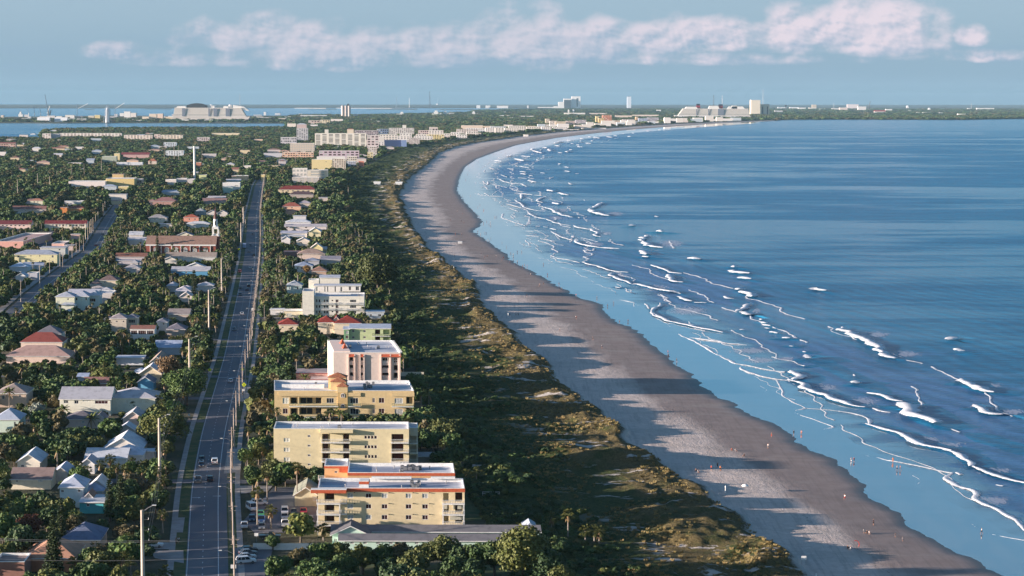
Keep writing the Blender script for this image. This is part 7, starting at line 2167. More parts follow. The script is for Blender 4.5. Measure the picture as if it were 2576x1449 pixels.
r,h,w_=mast('D',2322,66,213,11,'tallest dark lattice launch tower on the horizon','launch_tower',M_DARK,'tower',vb=271)
mb=MB();mb.box(w_,w_*3.2,-6,6,0,h*.25);mb.box(w_,w_*2,-4,4,h*.55,h*.62);mb.build('service_arm',M_LAT,r)
r=thing('crane','thin leaning crane boom right of the tallest launch tower','crane',tuple(P(*K('D',2400,212),G)));y_=r.location.y;k_=y_/FQ/4.267
mb=MB();mb.tube([(0,0,0),(22*k_,0,112*k_)],[4,2],4);mb.build('boom',M_LAT,r);mb=MB();mb.box(-14,14,-10,10,0,24);mb.build('cab',M_WHITE,r)
mast('F',493,66,190,7,'dark mast rising behind the middle of the right ship','launch_tower',M_DARK,'tower',vb=279)
mast('F',551,68,190,4,'thin pale mast right of the dark one behind the right ship',vb=279)
mast('F',823,30,190,2.5,'very thin tall aerial over the cream halls',vb=290)
mast('F',2222,118,166,3,'thin aerial far to the right on the cape')
mast('F',1300,118,160,2.5,'thin aerial between the tan cube and the pink hall')
r,h,w_=mast('F',977,135,170,6,'water tower with a dark tank right of the cream halls','water_tower',M_DARK,'water tower',lat=False)
mb=MB();mb.tube([(0,0,h*.75),(0,0,h),(0,0,h*1.12)],[w_*1.6,w_*3.2,w_*1.2],10);mb.build('tank',M_DARK,r)
r=thing('crane','small leaning crane over the white steps of the cape','crane',tuple(P(*K('F',1532,168),G)));k_=r.location.y/FQ/2.667
mb=MB();mb.tube([(0,0,0),(12*k_,0,62*k_)],[6,3],4);mb.tube([(0,0,0),(-6*k_,0,40*k_)],[4,2],4);mb.build('boom',M_DARK,r)
def crane(x,yb,parts,label):
 p=P(*K('C',x,yb),2.0)
 k_=p.y/FQ/4.267
 r=thing('harbour_crane',label,'crane',tuple(p))
 for nm,x0,y0,x1,y1,w_,m in parts:
  mb=MB();mb.tube([((x0-x)*k_,0,(yb-y0)*k_),((x1-x)*k_,0,(yb-y1)*k_)],[w_*k_/2]*2,5);mb.build(nm,m,r)
crane(520,345,[('tower',520,345,520,270,18,M_METAL),('boom',515,290,487,100,9,M_LAT),('jib',508,300,538,222,8,M_WHITE),('stay',522,270,487,100,1.5,M_DARK),('cab',535,320,548,265,12,M_DARK)],'tallest harbour crane with a boom leaning left, at the left port')
for x,xt,yt,lb in((308,290,218,'leftmost'),(372,363,222,'middle'),(438,422,232,'rightmost')):
 crane(x,340,[('boom',x,300,xt,yt,5,M_LAT),('base',x,340,x,296,9,M_WHITE)],lb+' of three small leaning cranes left of the tallest crane')
crane(828,350,[('tower',828,350,828,200,8,M_LAT),('boom',838,250,945,198,5,M_WHITE)],'crane with a long white boom pointing right, above the port sheds')
crane(1235,350,[('tower',1235,350,1235,205,7,M_LAT),('boom',1240,250,1340,190,5,M_WHITE)],'second crane with a boom pointing right, beside the lattice frame tower')
r=thing('frame_tower','white tower inside a dark conical lattice frame at the port','tower',tuple(P(*K('C',1155,400),2.0)));k_=r.location.y/FQ/4.267
mb=MB();mb.tube([(0,0,0),(0,0,130*k_),(0,0,160*k_)],[24*k_,22*k_,6*k_],8);mb.build('tower_core',wallmat((206,206,208)),r)
mb=MB()
for a in range(6):
 q_=a*math.pi/3
 mb.tube([(math.cos(q_)*42*k_,math.sin(q_)*30*k_,0),(math.cos(q_)*27*k_,math.sin(q_)*20*k_,150*k_),(0,0,195*k_)],[2.2*k_,1.8*k_,1.2*k_],4)
mb.build('lattice_frame',M_LAT,r)
def boat(c,x0,x1,yt,yb,label,name='ship'):
 pb=P(*K(c,(x0+x1)/2,yb),1.0);s_={'E':3.84}.get(c,4.267)
 k_=pb.y/FQ/s_
 L_,hh=(x1-x0)*k_/2,(yb-yt)*k_
 r=thing(name,label,'ship',tuple(pb))
 mb=MB();mb.prism([(-L_,hh*.35),(-L_*.85,0),(L_*.8,0),(L_,hh*.42),(L_*.6,hh*.32),(-L_*.7,hh*.30)][::1],'y',-10,10);mb.build('hull',M_WHITE,r)
 mb=MB();mb.box(-L_*.6,L_*.3,-8,8,hh*.32,hh*.58);mb.box(-L_*.4,L_*.15,-7,7,hh*.581,hh*.75);mb.build('superstructure',M_WHITE,r)
 mb=MB();mb.tube([(-L_*.1,0,hh*.7),(-L_*.1,0,hh)],[1.6,.8],5);mb.build('mast',M_METAL,r)
boat('C',200,252,265,338,'white ship superstructure at the far left port, left of the three small cranes')
boat('D',1675,1750,312,336,'low white boat at the river, first right of the silos')
boat('D',1988,2070,272,324,'white patrol boat on the river, second right of the silos')
boat('D',2345,2450,252,328,'white freighter on the river, left half of the largest white group')
boat('D',2445,2545,262,328,'white vessel joined to the right of the freighter on the river')
boat('E',683,750,238,292,'rigged white vessel in the woods channel right of the freighter')
def cruise(c,xL,xR,yWater_q,rows_,tops,label,funnels,wc_,bow):
 u0,_=K(c,xL,0);u1,_=K(c,xR,0)
 pb=P((u0+u1)/2,yWater_q,1.0)
 k_=pb.y/FQ
 L_=(u1-u0)*k_
 r=thing('cruise_ship',label,'cruise ship',(pb.x,pb.y,0))
 vb=proj(pb)[1]
 def zz(q_):return(vb-q_)*k_
 h0=zz(tops[0]);hull=h0*.26
 bx=1 if bow>0 else-1
 wd=24
 mb=MB()
 pr=[(-L_/2*bx,hull*.9),(-L_/2*.97*bx,-1),(L_/2*.92*bx,-1),(L_/2*bx,hull*1.25),(L_/2*.9*bx,hull*1.2),(-L_/2*.98*bx,hull)]
 if bx<0:pr=pr[::-1]
 mb.prism(pr,'y',-wd,wd);mb.build('hull',wallmat(wc_),r)
 n=9
 for i_ in range(n):
  f0,f1=i_/n,(i_+1)/n
  za,zb_=hull*1.02+(h0-hull*1.02)*f0,hull*1.02+(h0-hull*1.02)*f1
  fr=L_/2*(.90-.14*f0)*bx;bk=-L_/2*(.975-.05*f0)*bx
  a,b_=min(fr,bk),max(fr,bk)
  mb=MB();mb.box(a,b_,-wd+.5+i_*.3,wd-.5-i_*.3,za+(zb_-za)*.42,zb_-.01)
  mb.build('deck',wallmat((232,226,218)),r)
  mb=MB();mb.box(a+1,b_-1,-wd+2.6+i_*.3,wd-2.6-i_*.3,za,za+(zb_-za)*.42-.01);mb.build('deck_recess',M_DARK if i_ in(2,)else wallmat((190,178,168)),r)
 for(xa,xb,q0)in rows_:
  a,b_=(K(c,xa,0)[0]-(u0+u1)/2)*k_,(K(c,xb,0)[0]-(u0+u1)/2)*k_
  mb=MB();hh=zz(q0)
  mb.prism([(a,h0),(b_,h0),(b_-(b_-a)*.12,hh),(a+(b_-a)*.12,hh)],'y',-wd*.7,wd*.7);mb.build('upper_deck',wallmat((236,232,226)),r)
 for(xa,xb,q0,m1,m2)in funnels:
  a,b_=(K(c,xa,0)[0]-(u0+u1)/2)*k_,(K(c,xb,0)[0]-(u0+u1)/2)*k_
  hh=zz(q0);m_=h0+(hh-h0)*.62
  mb=MB();mb.prism([(a,h0+.1),(b_,h0+.1),(b_-(b_-a)*.05,m_),(a+(b_-a)*.05,m_)],'y',-9,9,0);mb.prism([(a+(b_-a)*.05,m_+.01),(b_-(b_-a)*.05,m_+.01),(b_-(b_-a)*.08,hh),(a+(b_-a)*.08,hh)],'y',-9,9,1)
  mb.build('funnel',[m1,m2],r)
 for xa,xb in(((1965,1997),(2245,2262),(2300,2340),(2430,2475))if c=='C' else((375,382),(455,462),(520,560))):
  a,b_=(K(c,xa,0)[0]-(u0+u1)/2)*k_,(K(c,xb,0)[0]-(u0+u1)/2)*k_
  mb=MB();mb.box(a,b_,-wd-.9,-wd+.1,hull*1.3,h0*.97);mb.build('recess',wallmat((120,126,140)),r)
 LM.append(('the big left ship' if c=='C' else 'the right ship with red funnels',r.location.copy()))
 return r
M_FRED=mat('funnel_red',lin(170,40,44),lin(150,34,40),.6,.05)
M_NAVY=mat('funnel_navy',lin(50,52,66),lin(42,44,56),.6,.05)
cr=cruise('C',1855,2690,303,[(1900,2010,267),(2400,2460,266.5),(2285,2310,266)],(271,),'very long cream cruise ship with a domed sports deck, lying behind the left port',[],(214,204,196),1)
c0=K('C',2272,0)[0];kk=cr.location.y/FQ
def cz(q_):return(proj(tuple(cr.location+Vector((0,0,1))))[1]-q_)*kk
mb=MB()
pts_=[(K('C',2010+215*i/10,0)[0]-c0)*kk for i in range(11)]
for i_ in range(10):
 h_=lambda t:cz(269.5)+(cz(259.5)-cz(269.5))*math.sin(math.pi*(.08+.84*t))**.6
 mb.prism([(pts_[i_],cz(271.5)),(pts_[i_+1],cz(271.5)),(pts_[i_+1],h_((i_+1)/10)),(pts_[i_],h_(i_/10))],'y',-14,14)
mb.build('dome',M_DARK,cr)
mb=MB();q0=(K('D',215,0)[0]-c0)*kk;q1=(K('D',330,0)[0]-c0)*kk
mb.prism([(q0,cz(271)),(q1+30,cz(279)),(q1,cz(268)),(q0,cz(263.5))],'y',-17,17);mb.build('bridge_deck',wallmat((236,232,226)),cr)
mb=MB()
for xx in(2270,2470):mb.tube([((K('C',xx,0)[0]-c0)*kk,0,cz(271)),((K('C',xx,0)[0]-c0)*kk,0,cz(263))],[9,6],8)
mb.build('radar_ball',M_WHITE,cr)
cruise('F',228,740,298,[(300,385,268.5),(455,530,266),(580,700,267.5),(610,650,265.5)],(273,),'long white cruise ship with two dark topped red funnels behind the far beachfront',[(376,403,261,M_FRED,M_NAVY),(524,555,262,M_FRED,M_NAVY)],(226,224,226),-1)
# ======================== poles and lines
M_CPOLE=mat('concrete_pole',lin(206,192,178),lin(176,162,150),.85,.6,obj=True,stretch=(1,1,.2))
M_WPOLE=mat('timber_pole',lin(176,160,148),lin(140,126,116),.9,.8,obj=True,stretch=(1,1,.2))
M_WIRE=mat('wire',(.25,.25,.25),(.2,.2,.2),.6,1)
M_LAMPH=mat('lamp_head',lin(216,216,214),lin(190,190,190),.5,2)
def davit(mb,z,ln,dx_,up=1.0,r=.05):
 mb.tube([(0,0,z),(dx_*ln*.5,0,z+up*.6),(dx_*ln,0,z+up)],[r,r,r],5)
def concrete_pole(u,vtop,h,label,lamp=True,vbase=None):
 p=P(u,vtop,G+h)
 r=thing('utility_pole',label,'pole',(p.x,p.y,G))
 mb=MB();mb.tube([(0,0,-.5),(0,0,h)],[.50,.32],10);mb.build('mast',M_CPOLE,r,smooth=False)
 if lamp:
  mb=MB();davit(mb,h-.6,2.6,1,1.7,.09);mb.build('lamp_arm',M_METAL,r)
  mb=MB();mb.box(2.3,3.2,-.2,.2,h+1.02,h+1.2);mb.build('lamp_head',M_LAMPH,r)
 mb=MB()
 for k in range(3):mb.box(.25,1.5,-.06,.06,h-2.2-2.4*k,h-2.08-2.4*k)
 mb.build('crossarm',M_WPOLE,r)
 mb=MB()
 for k in range(3):mb.tube([(1.45,0,h-2.1-2.4*k),(1.45,0,h-1.7-2.4*k)],[.09,.06],6)
 mb.build('insulator',M_LAMPH,r)
 return r
CP=[(357,1283,'nearest and biggest concrete pole left of the road'),(400,1052,'second nearest concrete pole left of the road'),(476,853,'third concrete pole left of the road, beside the spreading tree'),(525,729,'fourth concrete pole left of the road'),(557,650,'fifth and farthest tall concrete pole left of the road')]
cps=[concrete_pole(u,v,22,lb)for u,v,lb in CP]
for u,v,h,lb in[(606,560,20,'sixth pole of the left line, near the belfry height of the church'),(612,520,19,'seventh pole of the left line towards the road head')]:
 cps.append(concrete_pole(u,v,h,lb,True))
def wire_span(mb,a,b_,sag=1.0,r=.028,n=6):
 pts=[Vector(a).lerp(Vector(b_),k/n)-Vector((0,0,4*sag*(k/n)*(1-k/n)))for k in range(n+1)]
 mb.tube(pts,[r]*(n+1),3,cap=False)
for k in range(3):
 mb=MB()
 for a,b_ in zip(cps[:-1],cps[1:]):
  za=a.location+Vector((1.45,0,22-1.7-2.4*k));zb_=b_.location+Vector((1.45,0,22-1.7-2.4*k))
  wire_span(mb,za,zb_,2.2,.02)
 tag(mb.build('power_line',M_WIRE),('top','middle','lowest')[k]+' wire strung along the tall concrete poles left of the road','power line')
y=452.0;k=0;tps=[]
words=['nearest','second','third','fourth','fifth','sixth','seventh','eighth','ninth','tenth','eleventh','twelfth','thirteenth','fourteenth','fifteenth','sixteenth','seventeenth','eighteenth','nineteenth','twentieth']
tens=['','twenty','thirty','forty']
def ordw(n):
 if n<20:return words[n]
 return tens[(n+1)//10-1]+('' if(n+1)%10==0 else ' '+words[(n+1)%10-1].replace('nearest','first'))if(n+1)%10 else['','twentieth','thirtieth','fortieth'][(n+1)//10-1]
tm_=MB();tm_.tube([(0,0,-.4),(0,0,13)],[.24,.15],8);TPM=tm_.mesh('mast',M_WPOLE)
ta=MB();ta.box(-1.1,1.1,-.06,.06,11.9,12.05);ta.box(-.8,.8,-.06,.06,10.8,10.92);TAM=ta.mesh('crossarm',M_WPOLE)
tl=MB();tl.tube([(0,0,8.6),(-1.6,0,9.4),(-2.8,0,9.5)],[.05]*3,5);TLM=tl.mesh('lamp_arm',M_METAL)
th=MB();th.box(-3.6,-2.8,-.15,.15,9.42,9.58);THM=th.mesh('lamp_head',M_LAMPH)
while y<2600:
 x=road_x(y)+7.0-.1
 r=thing('utility_pole',('%s timber pole of the row standing right of the road'%ordw(k)),'pole',(x,y,G),group='timber poles right of the road')
 link('mast',TPM,r);link('crossarm',TAM,r)
 if k%2==0:
  link('lamp_arm',TLM,r);link('lamp_head',THM,r)
 tps.append(r)
 y+=(38 if y<1200 else 46 if y<1800 else 60)
 k+=1
for j,(dx_,z)in enumerate(((-1,12.1),(1,12.1),(0,13.0),(-.7,11),(.1,8.2))):
 mb=MB()
 for a,b_ in zip(tps[:-1],tps[1:]):
  wire_span(mb,a.location+Vector((dx_,0,z)),b_.location+Vector((dx_,0,z)),.7,.022 if j<4 else .05,4)
 tag(mb.build('power_line',M_WIRE),('left outer','right outer','topmost','inner left','lowest thick')[j]+' wire of the timber pole row right of the road','power line')
for j,(v0_,v1_,zz_)in enumerate(((1352,1353,11),(1356,1356,10.6),(1404,1400,9))):
 a,b_=P(-60,v0_,zz_+G),P(606,v1_,zz_+G)
 mb=MB();wire_span(mb,a,b_,.8,.03,16)
 tag(mb.build('power_line',M_WIRE),('upper','second','lowest')[j]+' wire crossing above the trees and road at the bottom left','power line')
p=P(490,459,G);h=91*p.y/FQ
r=thing('mast','tall plain white mast standing high over the middle left trees','mast',tuple(p));mb=MB();mb.tube([(0,0,0),(0,0,h)],[1.5,1.35],12);mb.build('pole',M_WHITE,r);LM.append(('the tall white mast',r.location.copy()))
PL=[('A',190,95,320),('A',768,0,100),('A',905,-20,95),('A',405,30,210),('A',898,690,900),('A',855,680,870),('A',820,770,905),('A',775,770,945),('A',740,820,1010),('A',645,880,1060),('A',675,880,1060),('A',535,950,1140),('A',428,1015,1250),('A',315,1090,1240),('A',225,1170,1317),('A',920,560,780),('A',945,560,760),('A',965,540,730),('A',980,520,680),('A',1000,500,650),('A',1028,470,610),('A',1053,440,570),('A',1087,390,500),('A',1108,350,480),('A',1128,330,430),('A',295,240,300),('A',1475,1060,1190),('A',535,60,220),('A',612,0,110),('C',92,815,880),('C',1090,780,975),('C',905,840,1015),('C',768,850,1015),('C',1870,640,830),('C',1920,640,830),('C',2170,700,850),('C',2280,790,880),('C',1765,660,820),('C',2068,640,730),('5',1002,195,410),('5',845,505,620),('5',755,610,745),('5',210,0,140),('5',20,70,190),('5',408,1020,1110),('1',400,630,700),('1',112,0,110),('D',325,740,900),('D',708,740,910),('D',880,745,860),('B',580,330,440),('B',600,400,520),('B',632,520,610),('B',1735,175,290),('6',1005,195,400)][:-1]
for i_,(c,x,yt,yb)in enumerate(PL):
 p=P(*K(c,x,yb),G);h=(K(c,0,yb)[1]-K(c,0,yt)[1])*p.y/FQ
 r=thing('utility_pole',None,'pole',tuple(p));r['_adj']='slim pale pole';r['group']='slim poles about the town'
 mb=MB();w_=.2 if p.y<1500 else .3;mb.tube([(0,0,0),(0,0,h)],[w_,w_*.7],6);mb.build('mast',M_WPOLE if i_%3 else M_CPOLE,r)
 if p.y<1500:
  mb=MB();mb.box(-1,1,-.05,.05,h-.9,h-.75);mb.build('crossarm',M_WPOLE,r)
p=P(*K('1',1478,1230),G);h=(240/4)*p.y/FQ
r=thing('utility_pole','short thick grey pole just right of the nearest concrete pole','pole',tuple(p));mb=MB();mb.tube([(0,0,0),(0,0,h)],[.32,.3],8);mb.build('mast',M_CPOLE,r);mb=MB();mb.box(0,2.2,-.05,.05,h-.3,h-.18);mb.build('crossarm',M_WPOLE,r)
# ======================== signs
M_SIGN=mat('sign_yellow_green',lin(222,232,40),lin(206,220,40),.6,1)
M_BLK=mat('black_paint',(.02,.02,.02),(.03,.03,.03),.6,1)
def ped_sign(c,x,yc,yb,label,s_=.62):
 p=P(*K(c,x,yb),G)
 hz=(K(c,0,yb)[1]-K(c,0,yc)[1])*p.y/FQ
 r=thing('road_sign',label,'sign',tuple(p))
 mb=MB();mb.tube([(0,0,0),(0,0,hz+.9)],[.05,.05],6);mb.build('post',M_METAL,r)
 mb=MB();mb.prism([(0,hz-s_*1.41),(s_*1.41,hz),(0,hz+s_*1.41),(-s_*1.41,hz)],'y',-.1,-.06);f=mb.build('sign_face',M_SIGN,r)
 mb=MB()
 yy=-.115
 def q4(pts):mb.face([(a*s_,yy,hz+b_*s_)for a,b_ in pts])
 q4([(-.12,.55),(.06,.55),(.06,.78),(-.12,.78)]);q4([(-.16,.0),(.14,-.02),(.12,.5),(-.14,.5)])
 q4([(-.16,.0),(.0,.0),(-.22,-.72),(-.38,-.70)]);q4([(0,0),(.14,0),(.40,-.66),(.24,-.72)]);q4([(.10,.45),(.14,.34),(.42,.10),(.46,.2)]);q4([(-.14,.45),(-.40,.12),(-.34,.04),(-.12,.3)])
 mb.build('walking_figure',M_BLK,f)
ped_sign('5',2112,822,880,'yellow diamond pedestrian sign on the left side of the road')
ped_sign('5',2440,818,900,'yellow diamond pedestrian sign on the right of the road, farther of two')
ped_sign('5',2457,970,1120,'yellow diamond pedestrian sign on the right of the road, nearer of two')
ped_sign('B',565,845,885,'far yellow green pedestrian sign left of the road below the blue truck')
ped_sign('B',785,915,950,'far yellow green pedestrian sign right of the road')
def plate_sign(c,x,yc,yb,w_,h_,m,label):
 p=P(*K(c,x,yb),G);hz=(K(c,0,yb)[1]-K(c,0,yc)[1])*p.y/FQ
 r=thing('notice_sign',label,'sign',tuple(p))
 mb=MB();mb.tube([(0,0,0),(0,0,hz)],[.05,.05],6);mb.build('post',M_METAL,r)
 mb=MB();mb.box(-w_/2,w_/2,-.09,-.055,hz-h_/2,hz+h_/2);mb.build('sign_face',m,r)
plate_sign('5',2450,1025,1120,1.0,.6,M_WHITE,'small white plate sign below the nearer yellow diamond sign')
plate_sign('5',2485,480,540,.9,.9,M_WHITE,'white sign on a post at the right verge, middle distance')
plate_sign('5',2540,215,260,.9,1.4,M_WHITE,'tall white sign on a post at the right verge, farther up the road')
plate_sign('1',2350,1350,1440,1.3,.9,M_WHITE,'white parking sign beside the parked white cars at the bottom')
plate_sign('2',165,1030,1110,1.0,.8,M_WHITE,'small white sign at the end of the white fence')
plate_sign('6',672,790,810,.9,.9,M_SIGN,'small pale yellow sign before the dark thicket left of the pink block')
plate_sign('5',1903,1275,1330,.7,.8,M_WHITE,'small white sign on the left pavement near the parked motorcycle')
# ======================== vehicles
M_TYRE=mat('tyre',(.02,.02,.02),(.03,.03,.03),.8,1)
M_HEAD=mat('headlight',lin(230,230,225),lin(210,210,205),.3,1)
M_TAIL=mat('tail_light',lin(170,20,24),lin(150,18,20),.4,1)
PAINT={}
def paint(n,rgb):
 if n not in PAINT:
  m=glassmat('paint_'+n.replace(' ','_'),lin(*rgb),.35);m.node_tree.nodes['Principled BSDF'].inputs['Coat Weight'].default_value=.4
  PAINT[n]=m
 return PAINT[n]
for n,c in(('white',(226,226,228)),('black',(34,36,42)),('grey',(104,106,114)),('silver',(176,178,184)),('red',(176,30,34)),('blue',(50,84,140)),('dark blue',(36,44,72)),('green',(90,170,110))):
 paint(n,c)
_cm={}
def car_meshes(kind):
 if kind in _cm:return _cm[kind]
 L_,W_,H_={'car':(4.5,1.8,1.45),'suv':(4.8,1.95,1.75),'van':(5.2,2.0,2.1),'pickup truck':(5.6,2.0,1.8)}[kind]
 a=L_/2;w_=W_/2
 if kind=='car':low,cab=[(-a,.35),(a,.35),(a,.75),(a*.5,.92),(-a*.85,.95),(-a,.8)],[(-a*.8,.93),(a*.42,.93),(a*.12,H_),(-a*.5,H_)]
 elif kind=='suv':low,cab=[(-a,.4),(a,.4),(a,.9),(a*.5,1.08),(-a,1.1)],[(-a*.95,1.09),(a*.45,1.08),(a*.2,H_),(-a*.85,H_)]
 elif kind=='van':low,cab=[(-a,.4),(a,.4),(a,.95),(a*.75,1.15),(-a,1.2)],[(-a*.98,1.19),(a*.72,1.15),(a*.45,H_),(-a*.95,H_)]
 else:low,cab=[(-a,.5),(a,.5),(a,1.0),(a*.55,1.12),(-a,1.1)],[(-a*.12,1.11),(a*.5,1.11),(a*.25,H_),(-a*.06,H_)]
 mb=MB();mb.prism([(p,q)for p,q in low],'y',-w_,w_);body=mb
 bm_=MB();bm_.v,bm_.f,bm_.mi=list(body.v),list(body.f),list(body.mi)
 z1=cab[2][1]
 bm_.box(cab[3][0]-.02,cab[2][0]+.02,-w_*.84,w_*.84,z1-.001,z1+.05)
 gl=MB();n=4
 bot=[(cab[0][0],-w_*.97),(cab[1][0],-w_*.97),(cab[1][0],w_*.97),(cab[0][0],w_*.97)]
 top=[(cab[3][0],-w_*.82),(cab[2][0],-w_*.82),(cab[2][0],w_*.82),(cab[3][0],w_*.82)]
 zb=cab[0][1]
 for i_ in range(4):
  j=(i_+1)%4
  gl.face([(*bot[i_],zb),(*bot[j],zb),(*top[j],z1-.01),(*top[i_],z1-.01)])
 pl=MB()
 for fx in((.36,)if kind=='pickup truck' else(.28,.62)):
  for sg in(-1,1):
   xb=cab[0][0]+(cab[1][0]-cab[0][0])*fx;xt=cab[3][0]+(cab[2][0]-cab[3][0])*fx
   pl.tube([(xb,sg*w_*.98,zb),(xt,sg*w_*.84,z1)],[.05,.05],4)
 for i_ in range(4):bm_.tube([(*bot[i_],zb),(*top[i_],z1)],[.05,.05],4)
 bm_.v+=[];base=len(bm_.v);bm_.f+=[tuple(base+q for q in f)for f in pl.f];bm_.v+=pl.v;bm_.mi+=pl.mi
 wh=MB();wh.tube([(0,-.11,0),(0,.11,0)],[.34,.34],14)
 rim=MB();rim.tube([(0,-.13,0),(0,.13,0)],[.20,.20],10)
 hl=MB();hl.box(-.04,.04,-.22,.22,-.09,.09)
 _cm[kind]=(bm_,gl.mesh('windows',M_GLASS),wh.mesh('wheel',M_TYRE),rim.mesh('rim',M_METAL),hl.mesh('headlight',M_HEAD),hl.mesh('tail_light',M_TAIL),a,w_,low)
 return _cm[kind]
_pb={}
def car(c,x,y,col,rz,label,kind='car',z=G+.16,group=None):
 p=P(*K(c,x,y),z)
 bm_,gl,wh,rim,hl,tl_,a,w_,low=car_meshes(kind)
 r=thing({'car':'parked_car' if 'parked' in label else 'car','suv':'suv','van':'van','pickup truck':'pickup_truck'}[kind],label,kind,tuple(p),rz,group)
 if(kind,col)not in _pb:_pb[(kind,col)]=bm_.mesh('body',PAINT[col])
 link('body',_pb[(kind,col)],r);link('windows',gl,r)
 for sx_ in(-1,1):
  for sy_ in(-1,1):
   w2=link('wheel',wh,r,(a*.62*sx_,(w_-.1)*sy_,.34));link('rim',rim,w2)
   link('headlight' if sx_>0 else 'tail_light',hl if sx_>0 else tl_,r,((a+.005)*sx_*(1 if sx_>0 else 1),(w_-.32)*sy_,low[2][1]-.14))
 OCC.append((p.x,p.y,3))
 return r
UP=math.pi/2+.12;DN=-math.pi/2+.12
for a in[('1',2162,315,'white',UP,'white car with glowing red tail lights driving away in the right lane','suv'),('1',2030,290,'black',DN,'black car driving toward us, farther of two close together'),('1',2028,345,'dark blue',DN,'dark car driving toward us, nearer of two close together'),('1',1995,500,'grey',DN,'dark grey pickup driving toward us above the turn arrows','pickup truck'),('1',2115,488,'black',UP,'black car driving away above the turn arrows'),('1',1545,1160,'white',0.1,'white suv parked side on in the driveway left of the road','suv'),('1',1140,1225,'black',0,'black car parked in deep shade left of the driveway'),('1',1050,1310,'dark blue',0,'second dark car parked in deep shade at the bottom left'),('2',60,1320,'white',.35,'white suv parked, front most of the row at the bottom','suv'),('2',70,1275,'silver',.35,'silver car parked second in the row at the bottom'),('2',80,1235,'grey',.35,'grey car parked third in the row at the bottom'),('2',85,1205,'black',.35,'dark car parked at the back of the row at the bottom'),('2',195,735,'white',.15,'white suv parked side on at the back of the parking lot','suv'),('2',120,785,'white',DN+.3,'white van parked facing us at the left of the lot','van'),('2',450,820,'white',DN,'white suv parked facing us in the middle of the lot','suv'),('2',448,870,'silver',DN,'silver car parked nose to tail behind the middle white pickup'),('2',455,945,'white',DN,'white pickup parked in the middle of the lot','pickup truck'),('2',545,825,'black',DN,'black car parked right of the middle white suv'),('2',560,880,'silver',DN,'silver car parked right of the silver one in the lot'),('2',640,820,'red',DN,'red car parked under the first balconies of the nearest block'),('2',210,845,'green',DN,'green car parked behind the blue one in the lot'),('2',215,905,'blue',DN,'blue pickup parked at the left of the lot','pickup truck'),('2',220,970,'grey',DN,'grey car parked before the blue pickup'),('2',120,890,'dark blue',DN,'dark blue car parked left of the blue pickup'),('2',45,960,'silver',DN,'silver car parked at the far left of the lot'),('2',300,1075,'black',.05,'black pickup parked behind the white fence','pickup truck'),('2',700,900,'grey',DN,'grey car parked close to the nearest block'),('5',2320,948,'white',UP,'white car at the crossing between the yellow signs'),('5',2355,425,'grey',DN,'grey car driving toward us in the middle of the road'),('5',2435,268,'white',UP,'white car driving away beyond the middle of the road'),('5',2415,75,'black',DN,'black car far up the road toward us'),('5',2485,25,'dark blue',UP,'dark blue car far up the road going away'),('5',410,108,'white',1,'white car parked beside the avenue, front left of three','car'),('5',472,118,'white',1,'white van parked beside the avenue, front right of three','van'),('5',450,68,'silver',1,'silver car parked beside the avenue, behind two white ones'),('5',498,20,'black',UP,'black car on the avenue at its near end'),('B',683,1050,'silver',DN,'silver car on the road right of the red one'),('B',570,1092,'red',DN,'bright red car at the left side of the road','suv'),('B',577,1268,'black',DN,'black car low at left of three dark cars'),('B',650,1285,'dark blue',UP,'dark blue car nearest of three dark cars'),('B',665,1248,'black',UP,'black suv farther of three dark cars','suv'),('B',668,878,'grey',DN,'grey car far up the road before the crossing'),('B',722,912,'black',UP,'black car far up the road at the crossing'),('B',682,808,'dark blue',DN,'dark blue car just behind the blue truck'),('B',733,580,'white',DN,'white car very far up the road'),('B',752,652,'silver',UP,'silver car very far up the road in the right lane'),('B',707,688,'dark blue',DN,'dark blue car very far up the road in the left lane'),('B',660,430,'grey',DN,'grey car near the head of the road'),('A',1030,810,'red',UP,'red car on the left avenue'),('A',1100,690,'grey',UP,'grey car on the far half of the left avenue'),('A',758,1092,'white',DN,'white car with bright lights on the near half of the avenue'),('A',685,1165,'silver',DN,'silver car on the near half of the avenue'),('A',530,1280,'grey',DN,'grey car near the low end of the avenue'),('A',1210,498,'white',UP,'white car at the far end of the avenue')]:
 c_,x,y,col,rz,lb=a[:6]
 car(c_,x,y,col,rz,lb,a[6]if len(a)>6 else 'car')
p=P(*K('B',620,835),G+.15)
r=thing('box_truck','large pale blue box truck on the left side of the road','truck',tuple(p),UP)
mb=MB();mb.box(-5.5,2.6,-1.3,1.3,1.0,3.9);mb.build('cargo_box',wallmat((160,176,206)),r);mb=MB();mb.box(2.7,4.6,-1.15,1.15,.6,2.7);mb.build('cab',wallmat((150,166,196)),r)
for sx_ in(-4,-2.8,3.6):
 for sy_ in(-1.1,1.1):link('wheel',_cm['car'][2],r,(sx_,sy_,.4)).scale=(1.3,1,1.3)
